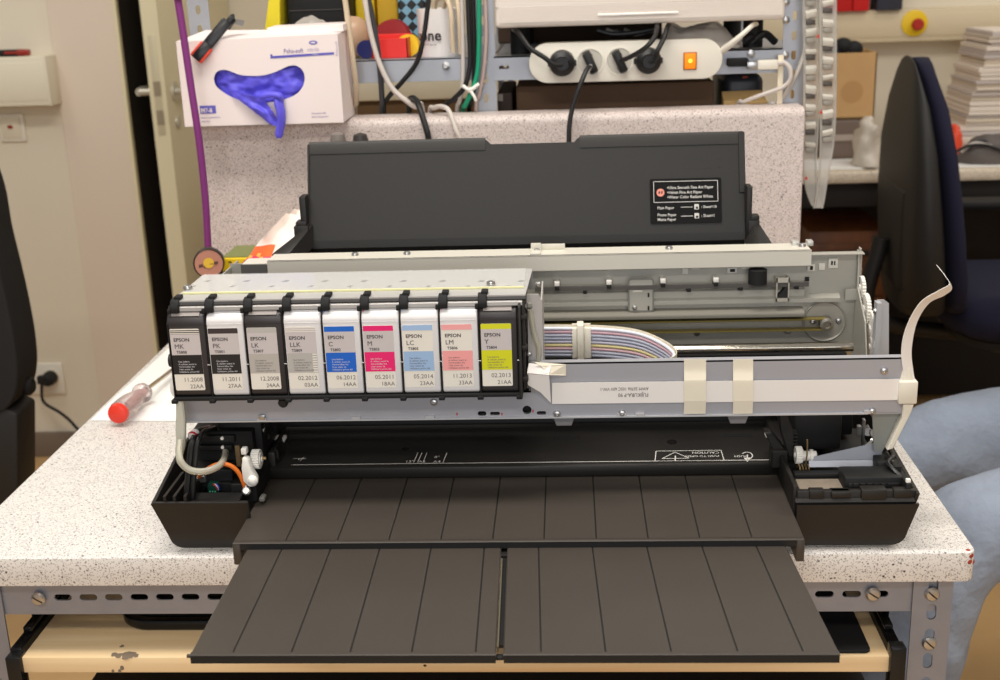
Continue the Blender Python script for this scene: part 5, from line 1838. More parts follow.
dvb = solo('black_adapter', m, mat('blue black plastic', (40, 42, 50), .4), 'rounded blue black box under the right end of the rack rail', 'box')
m = MB(); q = at(745, 77, .7995); m.box(q.x - .004, q.x + .004, .798, .8005, q.z - .0015, q.z + .0015, .0004); obj('red_mark', m, mat('dim red', (140, 40, 30), .5), dvb)
a, c = at(722, 92, .76), at(768, 106, .76)
m = MB(); m.hexa([(a.x + .002, .755, LOW), (c.x - .003, .755, LOW), (c.x - .003, .79, LOW), (a.x + .002, .79, LOW), (a.x + .002, .755, a.z - .012), (c.x - .001, .755, a.z - .014), (c.x - .006, .79, a.z - .001), (a.x + .003, .79, a.z - .002)], .001)
solo('padded_envelope', m, mat('light manila', (222, 184, 122), .7), 'light tan envelope standing under the blue black box', 'envelope', smooth=0)
# brown cupboard with a cream top, well behind the left bay
a, c = at(340, 84, 1.75), at(478, 100, 1.75)
cbd = empty('brown_cupboard', ((a.x + c.x) / 2, 1.9, 0), 'brown cupboard with a thick cream top seen under the left rack rail', 'cupboard')
m = MB(); m.box(a.x, c.x, 1.75, 2.1, at(410, 100, 1.75).z, at(410, 80, 1.75).z, .003); obj('cupboard_top', m, mat('cream board', (236, 226, 200), .6), cbd)
m = MB(); m.box(a.x + .01, c.x - .01, 1.765, 2.09, .03, at(410, 100, 1.75).z, .002); m.box(a.x + .03, c.x - .03, 1.79, 2.07, 0, .03); bdq = obj('body', m, mat('brown board', (112, 84, 52), .7), cbd)
for s_ in (0, 1):
    xa = a.x + .014 + s_ * (c.x - a.x - .028) / 2
    m = MB(); m.box(xa, xa + (c.x - a.x - .032) / 2, 1.757, 1.7655, .05, at(410, 100, 1.75).z - .01, .002); dq = obj('door', m, MATS['brown board'], cbd)
    m = MB(); m.cyl((xa + (.03 if s_ else (c.x - a.x) / 2 - .05), 1.757, .5), (xa + (.03 if s_ else (c.x - a.x) / 2 - .05), 1.735, .5), .009, n=14); obj('knob', m, CHROME, dq)
# dark box added to stand in for the shadow under the white device
a, c = at(498, 40, 1.03), at(662, 40, 1.03)
m = MB(); m.box(a.x, c.x, 1.03, 1.25, SH2 + .0002, dz0 - .0015, .002)
solo('gap_shade_box', m, mat('gap shade brown', (70, 52, 38), .7), 'dark brown box standing in for the shadow under the white device', 'box', smooth=0)

# ------------------------------------------------------------------ things on the left shelf
# white tub with printed word
a, c = at(415.5, 40, .775), at(463, 40, .775)
R0 = (c.x - a.x) / 2
cxx = (a.x + c.x) / 2
tz = at(438, 9, .775).z
cu2 = empty('white_tub', (cxx, .775 + R0, SH1), 'white round tub with dark printed word behind the cables on the rack', 'tub')
m = MB(); m.lathe([(R0 * .92, 0), (R0 * .94, .002), (R0, tz - SH1), (R0 - .002, tz - SH1), (R0 * .9, .004)], (cxx, .775 + R0, SH1), (0, 0, 1), 40, caps=False)
m.lathe([(R0 * .92, 0), (R0 * .92, .001)], (cxx, .775 + R0, SH1 + .0005), (0, 0, 1), 40)
tb = obj('tub', m, mat('white tub plastic', (238, 232, 228), .4), cu2)
m = MB()


def wrap(txt, px, py, size, **k):
    vs, fs = glyphs(txt, 'LEFT', k.get('bold', 0), 1.0, 1.0)
    q = at(px, py, .775)
    th0 = math.asin(max(-1, min(1, (q.x - cxx) / R0)))
    out = []
    for p in vs:
        th = th0 + p.x * size / R0
        out.append((cxx + (R0 + .0006) * math.sin(th), .775 + R0 - (R0 + .0006) * math.cos(th), q.z + p.y * size))
    m.add(out, fs)


wrap('uone', 417.5, 41, .021, bold=.02)
wrap('Powered IP Server', 419, 46, .0042)
obj('lettering', m, mat('brown black print', (52, 40, 40), .6), tb, fix=False, smooth=0)
# red bin with its yellow and blue neighbours
a, c = at(372, 58, .765), at(407, 38, .765)
m = MB()
x0, x1, z0, z1 = a.x, c.x, SH1, c.z
m.box(x0, x1, .765, .767, z0, z1, .0005); m.box(x0, x1, .815, .817, z0, z1 + .004, .0005); m.box(x0, x0 + .002, .765, .817, z0, z1, .0005); m.box(x1 - .002, x1, .765, .817, z0, z1, .0005); m.box(x0, x1, .765, .817, z0, z0 + .002)
solo('red_bin', m, mat('bright red bin', (232, 46, 40), .4), 'bright red open bin left of the white tub on the rack', 'bin', smooth=0)


def spool(px, py, y, r, th, c, lab, c2=None):
    q = at(px, py, y)
    m = MB()
    q.z = SH1 + r
    m.lathe([(r, 0), (r, .003), (r * .45, .003), (r * .45, th - .003), (r, th - .003), (r, th)], q, (0, 1, 0), 28)
    return solo('wire_spool', m, c, lab, 'spool', 'spools on the rack shelf')


spool(392, 46, .825, .026, .03, mat('dark red spool', (150, 28, 30), .4), 'dark red spool behind the red bin')
spool(408, 52, .80, .016, .02, YEL, 'small yellow spool between red bin and white tub')
spool(366, 54, .79, .013, .02, mat('navy spool', (28, 34, 96), .4), 'small navy spool left of the red bin')
# clear bag with brownish content
m = MB()
q = at(352, 40, .80)
vs, fs = [], []
n1_, n2_ = 14, 8
for j in range(n2_ + 1):
    for i in range(n1_):
        t = 2 * PI * i / n1_
        ph = PI * j / n2_
        rr = math.sin(ph)
        p = V((q.x + .026 * rr * math.cos(t), .815 + .022 * rr * math.sin(t), SH1 + .030 - .030 * math.cos(ph)))
        p += V((1, 1, .3)) * .004 * noise.noise(p * 70)
        p.z = max(p.z, SH1 + .0004)
        vs.append(p)
for j in range(n2_):
    for i in range(n1_):
        fs.append((j * n1_ + i, j * n1_ + (i + 1) % n1_, (j + 1) * n1_ + (i + 1) % n1_, (j + 1) * n1_ + i))
m.add(vs, fs)
cb2 = solo('small_bag', m, mat('tawny film', (206, 170, 140), .3, alpha=.85), 'small bag of tan parts between the glove carton and the red bin', 'bag', smooth=60)
# checkered tin
a, c = at(399, 30, .87), at(420, 30, .87)
chk = bpy.data.materials.new('black blue check')
chk.use_nodes = True
nt = chk.node_tree
tx = nt.nodes.new('ShaderNodeTexChecker'); tcx = nt.nodes.new('ShaderNodeTexCoord'); mpx = nt.nodes.new('ShaderNodeMapping')
mpx.inputs['Rotation'].default_value = (0, PI / 4, 0); mpx.inputs['Scale'].default_value = (90, 0.01, 90)
tx.inputs['Scale'].default_value = 1.0
tx.inputs['Color1'].default_value = lin((20, 20, 24)); tx.inputs['Color2'].default_value = lin((120, 164, 186))
nt.links.new(tcx.outputs['Object'], mpx.inputs['Vector']); nt.links.new(mpx.outputs['Vector'], tx.inputs['Vector'])
nt.links.new(tx.outputs['Color'], nt.nodes['Principled BSDF'].inputs['Base Color'])
m = MB(); m.box(a.x, c.x + .01, .87, .92, SH1, SH1 + .16, .003)
solo('checkered_tin', m, chk, 'tall black and pale blue checkered tin behind the white tub', 'tin', smooth=0)
# yellow folder and black case left
m = MB()
y_ = .80
P2 = [at(263, 34, y_), at(285, 34, y_), at(286, -30, y_), at(276, -30, y_)]
m.hexa([(at(261, 30, y_).x, y_ - .02, SH1), (at(281, 30, y_).x, y_ - .02, SH1), (at(281, 30, y_).x, y_ + .10, SH1), (at(261, 30, y_).x, y_ + .10, SH1),
        (at(280, -34, y_).x, y_ - .02, SH1 + .16), (at(284, -34, y_).x, y_ - .02, SH1 + .16), (at(284, -34, y_).x, y_ + .10, SH1 + .16), (at(280, -34, y_).x, y_ + .10, SH1 + .16)], .002)
solo('yellow_folder', m, mat('sun yellow board', (226, 206, 38), .5), 'yellow folder leaning behind the glove carton', 'folder', smooth=0)
a, c = at(288, 20, .80), at(344, 20, .80)
m = MB(); m.box(a.x, c.x, .80, .92, SH1, SH1 + .19, .004); m.box(a.x + .002, c.x - .002, .7988, .8005, at(300, 11, .80).z, at(300, 10, .80).z, 0, 1, 1)
solo('black_case', m, [MATB, mat('case seam', (60, 56, 54), .5)], 'black case standing behind the glove carton', 'case')
a, c = at(356, 20, .90), at(398, 20, .90)
m = MB(); m.box(a.x, (a.x * .55 + c.x * .45), .90, 1.0, SH1, SH1 + .17, .003); solo('yellow_binder', m, YEL, 'yellow binder left of the ochre one behind the red bin', 'binder', smooth=0)
m = MB(); m.box((a.x * .5 + c.x * .5), c.x, .905, 1.0, SH1, SH1 + .18, .003); solo('ochre_binder', m, mat('ochre board', (206, 162, 32), .5), 'ochre binder right of the yellow one behind the red bin', 'binder', smooth=0)

# ------------------------------------------------------------------ glove carton on the panel
GY = .642
g0, g1 = at(184, 120, GY).x, at(346.5, 118, GY).x
gz0 = BZ + .0003
gzt = at(265, 36, GY).z
GB = mat('glossy white carton', (240, 226, 222), .5)
gb = empty('glove_carton', ((g0 + g1) / 2, GY + .045, gz0), 'white dispenser carton with blue gloves standing on the speckled panel', 'carton')
m = MB()
fxg = lambda px: at(px, 80, GY).x
fzg = lambda py: at(265, py, GY).z
bean = [(x, y) for x, y in ((214, 77), (217, 71), (224, 68.5), (232, 70.5), (240, 74), (252, 75.5), (266, 75), (278, 71.5), (289, 67), (297, 66.5), (303, 71), (305, 79), (302, 88), (295, 95), (284, 99.5), (268, 102.5), (250, 102.5), (234, 98), (222, 91), (215, 84))]
bn_ = spline([V((fxg(x), 0, fzg(y))) for x, y in bean + bean[:1]], 3)[:-1]
m.plate([(g0, gz0), (g1 - .004, gz0), (g1 - .004, gzt - .001), (g1, gzt), (g0, gzt)][:3] + [(g1 - .004, gzt), (g0, gzt - .004)], [[(p.x, p.z) for p in bn_]], .0008, (0, GY + .0008, 0), X, Z)
m.hexa([(g0, GY, gz0), (g0 + .0008, GY, gz0), (g0 + .0008, GY + .09, gz0), (g0, GY + .09, gz0), (g0, GY, gzt - .004), (g0 + .0008, GY, gzt - .004), (g0 + .0008, GY + .09, gzt), (g0, GY + .09, gzt)])
m.box(g1 - .0048, g1 - .004, GY, GY + .09, gz0, gzt)
m.box(g0, g1 - .004, GY, GY + .09, gz0, gz0 + .0008)
m.box(g0, g1 - .004, GY + .089, GY + .09, gz0, gzt)
vs = []
m.add([(g0, GY, gzt - .004), (g1 - .004, GY, gzt), (g1 - .004, GY + .09, gzt + .001), (g0, GY + .09, gzt), (g0 + .03, GY + .04, gzt + .008), (g0 + .12, GY + .04, gzt + .006)], [(0, 1, 5, 4), (1, 2, 5), (2, 3, 4, 5), (3, 0, 4)])
ca = obj('carton', m, GB, gb, smooth=0, fix=False)
m = MB()
m.hexa([(fxg(266), GY + .03, gzt + .0012), (fxg(343), GY + .03, gzt + .0012), (fxg(343), GY + .085, gzt + .0012), (fxg(266), GY + .085, gzt + .0012), (fxg(266), GY + .03, gzt + .009), (fxg(343), GY + .03, gzt + .011), (fxg(343), GY + .085, gzt + .012), (fxg(266), GY + .085, gzt + .010)], .0005, 1)
obj('top_flap', m, GB, ca, smooth=0)
m = MB()
yy = GY - .0005
up = V((.02, 0, 1)).normalized()
ux = V((1, 0, .012)).normalized()
m.text('Peha-soft', (fxg(286), yy, fzg(54)), ux, Z, .0086, wide=.82)
m.text('nitrile', (fxg(309.5), yy, fzg(53)), ux, Z, .0080, mi=1, wide=.85)
m.flat([(fxg(272), fzg(58.7)), (fxg(336), fzg(56.5)), (fxg(336), fzg(54.2)), (fxg(273), fzg(56.3))], (0, yy, 0), X, Z, 2)
m.flat(circ(fxg(273.5), fzg(55.6), .0016, 10), (0, yy, 0), X, Z, 2)
m.text('FINO', (fxg(315), yy - .0002, fzg(56.6)), ux, Z, .0028, mi=3)
m.flat(circ(fxg(316), fzg(44), .0056, 20, .0026), (0, yy, 0), X, Z, 2)
m.flat(circ(fxg(316), fzg(44), .0036, 20, .0010), (0, yy - .0002, 0), X, Z, 3)
PRN = [mat('violet print', (108, 92, 160), .6), mat('pale violet print', (178, 162, 196), .6), mat('blue violet print', (96, 92, 186), .5), GB]
obj('brand_print', m, PRN, ca, fix=False, smooth=0)
m = MB()
m.flat([(fxg(197), fzg(112)), (fxg(213), fzg(112)), (fxg(213), fzg(104)), (fxg(197), fzg(104))], (0, yy, 0), X, Z, 2)
m.text('M7-8', (fxg(198), yy - .0002, fzg(111)), X, Z, .0085, mi=3, bold=.02, wide=.85)
for tx, px, py, s in (('Nitril-Handschuhe', 197, 117, .0036), ('puderfrei', 197, 120.5, .0032)):
    m.text(tx, (fxg(px), yy, fzg(py)), ux, Z, s, mi=0)
obj('size_print', m, PRN, ca, fix=False, smooth=0)
m = MB()
for tx, px, py, s in (('Hartmann AG', 309, 115.5, .0034), ('89522 Heidenheim', 309, 119, .0030)):
    m.text(tx, (fxg(px), yy, fzg(py)), ux, Z, s, mi=0)
obj('address_print', m, PRN, ca, fix=False, smooth=0)
m = MB()
m.text('Peha-soft', (fxg(340), yy, fzg(58)), Z, -X, .005, mi=1)
obj('edge_print', m, PRN, ca, fix=False, smooth=0)
# the gloves
NIT = mat('violet blue nitrile', (98, 90, 222), .42, 0, .12, 60, .35, 120)
m = MB()
vs, fs = [], []
nx, ny = 60, 30
a0, a1, b0_, b1_ = fxg(208), fxg(310), fzg(109), fzg(62)
for j in range(ny + 1):
    for i in range(nx + 1):
        x = a0 + (a1 - a0) * i / nx
        z = b0_ + (b1_ - b0_) * j / ny
        e = min(i, nx - i, j * 2, (ny - j) * 2) / 12
        y = GY + .013 - .010 * min(1, e) + .007 * noise.noise(V((x * 30 + z * 22, 1, z * 60 - x * 18))) + .0026 * noise.noise(V((x * 110 + z * 60, 5, z * 170)))
        vs.append((x, max(y, GY + .0015), z))
for j in range(ny):
    for i in range(nx):
        k_ = j * (nx + 1) + i
        fs.append((k_, k_ + 1, k_ + nx + 2, k_ + nx + 1))
m.add(vs, fs)
gx_ = lambda px, py, y: at(px, py, y)
# loose cuff hanging out as a flat fold, and the finger beside it
rowA = [gx_(x, y, GY - .002 - .004 * k) for k, (x, y) in enumerate(((226, 90), (238, 93), (250, 96), (264, 98)))]
rowB = [gx_(x, y, GY - .008 - .003 * (k % 2)) for k, (x, y) in enumerate(((240, 101), (250, 104), (259, 105), (268, 106)))]
rowC = [gx_(x, y, GY - .011 - .003 * (k % 2)) for k, (x, y) in enumerate(((256, 113), (263, 113), (269, 113), (274, 114)))]
rowD = [gx_(x, y, GY - .010) for x, y in ((271, 125), (274, 125.5), (277, 126), (280, 127))]
cols = [spline([r[i] for r in (rowA, rowB, rowC, rowD)], 5) for i in range(4)]
grid_ = [spline([c[j] for c in cols], 4) for j in range(len(cols[0]))]
gn = len(grid_[0])
gv = []
for r_ in grid_:
    for p_ in r_:
        gv.append(p_ + V((0, .0035 * noise.noise(p_ * 90) + .002 * noise.noise(p_ * 200), 0)))
gf = [(j * gn + i, j * gn + i + 1, (j + 1) * gn + i + 1, (j + 1) * gn + i) for j in range(len(grid_) - 1) for i in range(gn - 1)]
m.add(gv, gf)
m.add([p_ + V((0, .0016, 0)) for p_ in gv], [f[::-1] for f in gf])
m.tube([gx_(258, 98, GY + .004), gx_(262, 96.5, GY - .008), gx_(271, 94.5, GY - .012), gx_(279, 95.5, GY - .013), gx_(281, 99, GY - .010)], lambda t: .0050, 10, 5, flat=.8)
m.tube([gx_(279, 96, GY - .006), gx_(279, 103, GY - .011), gx_(281, 113, GY - .012), gx_(281, 123, GY - .011), gx_(279.5, 131, GY - .011), gx_(279, 138, GY - .011)], lambda t: .0080 - .0016 * t if t < .95 else .0045, 12, 6, flat=.5)
solo('hanging_glove', m, NIT, 'violet blue nitrile glove hanging out of the white carton', 'glove', smooth=80)

# memory stick lying over the carton's top edge
ms = empty('memory_stick', at(210, 40, GY - .008), 'black memory stick with orange red end hooked over the glove carton', 'memory stick')
A0, A1 = at(197.5, 57, GY - .008), at(229, 19, GY + .004)
dr = (A1 - A0).normalized(); sd = dr.cross(V((0, -1, 0))).normalized(); nn = sd.cross(dr)
def obox(mb, o, l, w, t, bev, mi=0):
    P = []
    for tt in (-t / 2, t / 2):
        P += [o - sd * w / 2 + nn * tt, o + sd * w / 2 + nn * tt, o + sd * w / 2 + dr * l + nn * tt, o - sd * w / 2 + dr * l + nn * tt]
    mb.hexa(P, bev, 2, mi)
L_ = (A1 - A0).length
m = MB(); obox(m, A0, L_ * .96, .0145, .006, .0025)
bdm = obj('body', m, mat('gloss black stick', (24, 22, 24), .3), ms)
m = MB(); obox(m, A0 - dr * .004, .024, .0185, .008, .002); obox(m, A0 - dr * .0035 + nn * -.004, .026, .0125, .0022, .001, 1); obox(m, A0 - dr * .0035 + nn * .004, .026, .0125, .0022, .001, 1)
obj('sleeve', m, [mat('orange red end', (224, 70, 44), .4), MATS['gloss black stick']], bdm)
m = MB()
lo_ = A0 + dr * (L_ * .84) - nn * .0034
m.add([lo_ + sd * (.0032 * math.cos(t) * .8) + dr * (.0055 * math.sin(t)) for t in [k * PI / 8 for k in range(16)]], [tuple(range(16))])
obj('loop_hole', m, mat('grey loop', (176, 172, 168), .4), bdm, fix=False, smooth=0)
o2 = at(226, 28, GY + .006)
m = MB()
dr2 = (at(240, 20, GY + .012) - o2).normalized()
m.tube([o2, at(232, 19, GY + .009), at(235, 18, GY + .010)], .0055, 10, 5)
obj('second_stick', m, MATS['gloss black stick'], ms)
m = MB(); m.hexa([at(234, 24, GY + .008), at(243, 26.5, GY + .012), at(243, 26.5, GY + .017), at(234, 24, GY + .013), at(236, 19, GY + .008), at(245, 20.5, GY + .012), at(245, 20.5, GY + .017), at(236, 19, GY + .013)], .0003, 1); obj('connector', m, SCREWM, ms)

# crumpled clear film lying behind the carton's top
m = MB()
fv, ff = [], []
for j in range(9):
    for i in range(17):
        u_, v_ = i / 16, j / 8
        p_ = at(283 + 60 * u_, 30, .752 + .05 * v_)
        fv.append(V((p_.x, .752 + .04 * v_, SH1 + .002 + (.060 * math.sin(PI * min(1, .15 + v_)) * (.55 + .45 * math.sin(PI * u_)) + .008 * noise.noise(V((u_ * 7, v_ * 5, 1)))))))
for p_ in fv:
    p_.z = max(p_.z, SH1 + .0006)
ff = [(j * 17 + i, j * 17 + i + 1, j * 17 + i + 18, j * 17 + i + 17) for j in range(8) for i in range(16)]
m.add(fv, ff)
solo('clear_film', m, mat('clear wrap film', (214, 206, 196), .2, alpha=.5), 'crumpled clear film on the rack between glove carton and black case', 'film', smooth=60, fix=False)

# ------------------------------------------------------------------ cords and cables round the rack
VIO = mat('violet cord', (124, 46, 116), .5)
m = MB(); m.tube([(-.49, .74, 1.46), (-.487, .66, 1.44), at(176, -20, .60), at(178, 0, .60), at(183, 32, .60), at(190, 80, .60), at(199, 140, .60), at(205.5, 200, .605), at(208.5, 252, .61), (at(209, 270, .61).x, .612, .82), (at(209, 270, .61).x, .615, .756), (-.452, .632, .7455), (-.49, .64, .7455)], .0048, 10, 8)
solo('violet_cord', m, VIO, 'violet cord hanging down left past the glove carton', 'cord', smooth=60)
BEI = mat('beige cable', (212, 192, 164), .45)
GRC = mat('grey white cable', (206, 196, 188), .45)
DGC = mat('dark grey cable', (62, 62, 66), .45)
GRN = mat('green cable', (22, 150, 112), .45)
def cable(name, pts, r, m_, lab, group=None):
    mb = MB(); mb.tube(pts, r, 8, 7); return solo(name, mb, m_, lab, 'cable', group, smooth=60)
UP = lambda px, y: at(px, -14, y)
cable('beige_cable', [UP(341, .70), at(345, 0, .70), at(349, 30, .70), at(353, 60, .70), at(356, 85, .71), at(356, 103, .728), at(355, 114, .748), (at(355, 114, .76).x, .760, .95)], .0038, BEI, 'beige cable hanging along the right side of the glove carton')
cable('grey_cable', [UP(363, .72), at(365, 0, .715), at(370, 30, .715), at(379, 62, .715), at(392, 88, .715), at(408, 102, .715), at(416, 107, .72), at(422, 107, .737), (at(424, 112, .745).x, .747, .99)], .0036, GRC, 'pale grey cable running diagonally to the panel edge left of the tub')
cable('dark_cable', [UP(365, .728), at(369, 2, .728), at(376, 38, .728), at(380, 70, .728), at(382, 100, .735), at(382, 116, .745), (at(382, 116, .75).x, .752, .96)], .0040, DGC, 'dark grey cable hanging straight behind the pale diagonal one')
cable('black_cable', [UP(431, .72), at(428, 5, .72), at(424, 35, .72), at(417, 62, .722), at(402, 82, .726), at(388, 98, .732), at(384, 112, .742), (at(384, 112, .75).x, .757, .94)], .0033, BLKC, 'black cable curving left in front of the white tub')
cable('black_cable', [(at(409, 100, .745).x, .747, .98), at(409, 108, .738), at(411, 98.5, .722), at(416, 100, .70), at(420, 109, .683), at(426, 128, .671), at(429, 142, .669), at(431, 175, .667)], .0042, BLKC, 'short black cable bending over the panel edge behind the paper support')
cable('white_cable', [(at(430, 112, .745).x, .747, 1.0), at(430, 111, .740), at(434, 108, .715), at(441, 106.5, .70), at(449, 111, .684), at(456, 130, .672), at(460, 142, .671), at(462, 175, .668)], .0034, GRC, 'white cable looping over the panel edge beside the short black one')
gb_ = 'cables tied along the middle rack post'
cable('white_cable', [UP(462, .730), at(462, 2, .730), at(463, 40, .730), at(463, 80, .730), at(460, 100, .732), at(457, 114, .745), (at(457, 114, .75).x, .752, .96)], .0031, GRC, 'leftmost white cable of the bundle on the middle post', gb_)
cable('black_cable', [UP(469, .719), at(468, 0, .719), at(469, 30, .719), at(470, 62, .719), at(465, 86, .719), at(453, 100, .726), at(446, 110, .744), (at(446, 112, .75).x, .757, .96)], .0034, BLKC, 'black cable of the post bundle swinging out left below the tie', gb_)
cable('black_cable', [UP(474, .730), at(473, 0, .730), at(474, 40, .730), at(474, 85, .731), at(471, 103, .733), at(469, 114, .745), (at(469, 114, .75).x, .757, .96)], .0034, BLKC, 'straight black cable in the middle of the post bundle', gb_)
cable('green_cable', [UP(480, .719), at(479, 5, .719), at(479, 45, .719), at(477, 75, .719), at(470, 95, .719), at(465, 106, .727), at(463, 113, .746), (at(463, 114, .75).x, .757, .95)], .0034, GRN, 'green cable of the bundle on the middle rack post', gb_)
cable('pink_cable', [UP(485, .730), at(485, 0, .730), at(486, 40, .730), at(483, 75, .730), at(479, 95, .732), at(476, 110, .7385), (at(476, 112, .7385).x, .7385, .95)], .0027, mat('pinkish cable', (206, 180, 172), .45), 'pinkish cable rightmost in the bundle on the middle post', gb_)
cable('cream_cable', [(at(432, 4, .80).x, .80, tz - .02), at(436, 1, .79), at(446, -1, .765), at(451, 12, .755), at(452, 34, .752), at(453.5, 53, .752)], .0036, BEI, 'cream cable end hanging out of the white tub')
cable('cream_cable', [(at(440, 4, .80).x, .81, tz - .02), at(447, -3, .79), at(456, -2, .768), at(459, 14, .757), at(460, 34, .752), at(461, 54, .752)], .0034, BEI, 'second cream cable out of the tub, right of the first')
m = MB(); m.tube([at(463, 86, .716), at(470, 90, .712), at(479, 84, .716)], .0028, 8, 5); m.tube([at(470, 90, .712), at(474, 96, .708), at(476, 101, .708)], .0022, 8, 4); m.ball(at(470, 90, .712), .004)
solo('cable_tie', m, WHITEP, 'white cable tie round the cable bundle on the post', 'cable tie', smooth=60)
# upright white strap, usb plug and its lead at the right post
m = MB(); a, c = at(776.5, 107, .725), at(784, 55, .725); m.box(a.x, c.x, .724, .729, BZ + .0003, c.z, .001)
solo('white_strap', m, mat('ivory strap', (240, 228, 202), .5), 'upright ivory strip standing on the panel before the right post', 'strip')
ub2 = empty('usb_lead', at(760, 70, .722), 'white lead with metal plug beside the right rack post', 'usb lead')
m = MB(); a, c = at(757, 70.5, .722), at(778, 59.5, .722); m.box(a.x, c.x, .716, .727, a.z + .001, c.z, .002); obj('plug_body', m, OFFW, ub2)
m = MB(); a, c = at(747, 70, .722), at(757.5, 61.5, .722); m.box(a.x, c.x, .718, .7245, a.z + .0012, c.z, .0005); obj('metal_plug', m, SCREWM, ub2)
m = MB(); m.tube([at(777, 64, .722), at(785, 63, .718), at(790.5, 70, .715), at(790, 80, .715), at(783, 87, .717), at(770, 92, .72), at(756, 97, .725), at(744, 102, .737), at(738, 108, .748), (at(738, 113, .75).x, .760, .95)], .0029, 8, 7); obj('lead', m, GRC, ub2)
cable('grey_cable', [UP(813, .725), at(812, 2, .725), at(808, 30, .725), at(804, 55, .722), at(795, 78, .722), at(785, 95, .728), at(775, 104, .737), at(768, 110, .746), (at(768, 110, .75).x, .757, .95)], .0033, mat('silver cable', (186, 180, 172), .4), 'silver grey cable curving down from the hanging component tape')
a, c = at(727, 70, .730), at(748, 62, .730)
m = MB(); m.box(a.x, c.x, .722, .7385, zc1 - .022, zc1 - .011, .002)
solo('black_coupler', m, MATB, 'small black box clipped on the rack rail at the metal plug', 'coupler')
for k, (x0, x1, y0) in enumerate(((744, 758, 42), (752, 776, 40))):
    a, c = at(x0, y0, .77), at(x1, y0, .77)
    m = MB(); m.tube([(a.x, .77, SH2 + .006), ((a.x + c.x) / 2, .768, SH2 + .014 + .004 * k), (c.x, .775, SH2 + .006)], .0055, 8)
    solo('adapter_cable', m, BLKC, ['thick black cable end left of the right post on the shelf', 'thick black cable hump touching the right post'][k], 'cable')

# ------------------------------------------------------------------ hanging component tape
CLR = mat('clear carrier tape', (206, 202, 194), .15, alpha=.42)
WCOMP = [mat('white component', (196, 190, 178), .35), mat('grey component', (150, 144, 134), .35), mat('dark component', (78, 72, 66), .4)]
ht = empty('component_tape', at(818, 205, .715), 'clear carrier tape of white parts hanging in a loop right of the rack', 'tape')
random.seed(5)
TP = (([(811, -40), (811, 0), (812, 60), (811, 120), (809.5, 160), (811, 185), (815, 202), (819, 208)], [15, 15, 15, 14.5, 13, 11, 9, 8]),
      ([(828, -40), (828, 0), (828.5, 60), (828, 120), (826.5, 150), (823, 178), (820, 200), (818, 208)], [15, 15, 14.5, 14, 12, 9, 8, 8]))
for k, (pts, wpx) in enumerate(TP):
    P3 = [at(x, y, .715 - .006 * k) for i, (x, y) in enumerate(pts)]
    w_ = [q * .00142 for q in wpx]
    m = MB()
    m.ribbon(P3, V((1, .15 - .3 * k, 0)), w_, .0008, 6)
    for s in (-1, 1):
        m.tube([p + V((s * w_[i] * .48, 0, 0)) for i, p in enumerate(P3)], .0016, 6, 6)
    tp_ = obj('carrier', m, CLR, ht, smooth=60)
    for j in range(10):
        py = -4 + j * 18.5 + (8 if k else 0)
        if py > 150 - 12 * k:
            continue
        q = at((811 if not k else 828) - .010 * max(0, py - 80), py, .711 - .006 * k)
        m = MB()
        h_ = random.uniform(.0035, .0065)
        ty = random.uniform(-.003, .003)
        m.hexa([(q.x - .0072, q.y - .002, q.z - h_), (q.x + .0070, q.y - .002, q.z - h_ + ty), (q.x + .0070, q.y + .003, q.z - h_ + ty), (q.x - .0072, q.y + .003, q.z - h_), (q.x - .0074, q.y - .003, q.z + h_ * .4), (q.x + .0072, q.y - .003, q.z + h_ * .4 + ty), (q.x + .0072, q.y + .003, q.z + h_ + ty), (q.x - .0074, q.y + .003, q.z + h_)], .0012, 2)
        co_ = obj('component', m, WCOMP[0], tp_)
        m = MB()
        m.box(q.x - .0062, q.x + .0060, q.y - .0015, q.y + .002, q.z - h_ - .0075, q.z - h_ - .0008, .0008)
        obj('lead_frame', m, WCOMP[1 + (j + k) % 2], co_)
    for (px, py) in ((((818, 36), (806, 178))) if not k else (((821, 112),))):
        q = at(px, py, .703); m = MB(); m.add([q + V((-.0028, 0, -.0024)), q + V((.0028, 0, -.002)), q + V((.0003, 0, .003))], [(0, 1, 2)]); obj('red_mark', m, mat('red triangle', (198, 62, 48), .5), tp_, fix=False, smooth=0)
m = MB(); m.box(at(806, -50, .715).x, at(834, -50, .715).x, .700, .7415, at(818, -44, .715).z, at(818, -41, .715).z, .001); m.box(xp[2] + .02, at(834, -50, .715).x, .7395, .7415, at(818, -44, .715).z - .004, at(818, -44, .715).z + .004)
obj('hanger', m, GALV, ht)

# ------------------------------------------------------------------ on the bench, left of and behind the printer
q0 = [atz(80, 422.5, TT + .0004), atz(178, 423, TT + .0004), atz(200, 345, TT + .0004), atz(166, 350, TT + .0004)]
m = MB()
P3 = [V((-.538, .352, 0)), V((-.39, .344, 0)), V((-.36, .60, 0)), V((-.533, .648, 0))]
vs, fs = [], []
for j in range(11):
    for i in range(9):
        u_, v_ = i / 8, j / 10
        p = P3[0] * (1 - u_) * (1 - v_) + P3[1] * u_ * (1 - v_) + P3[2] * u_ * v_ + P3[3] * (1 - u_) * v_
        p.z = TT + .0006 + .0035 * max(0, noise.noise(V((u_ * 3, v_ * 4, 2)))) * min(1, 6 * u_) * min(1, 5 * v_)
        vs.append(p)
for j in range(10):
    for i in range(8):
        k_ = j * 9 + i
        fs.append((k_, k_ + 1, k_ + 10, k_ + 9))
m.add(vs, fs); m.add([p - V((0, 0, .0004)) for p in vs], [f[::-1] for f in fs])
solo('paper_sheet', m, PAPER, 'white sheet of paper lying under the screwdriver', 'paper', smooth=60, fix=False)
m = MB()
a = at(166, 385, .42)
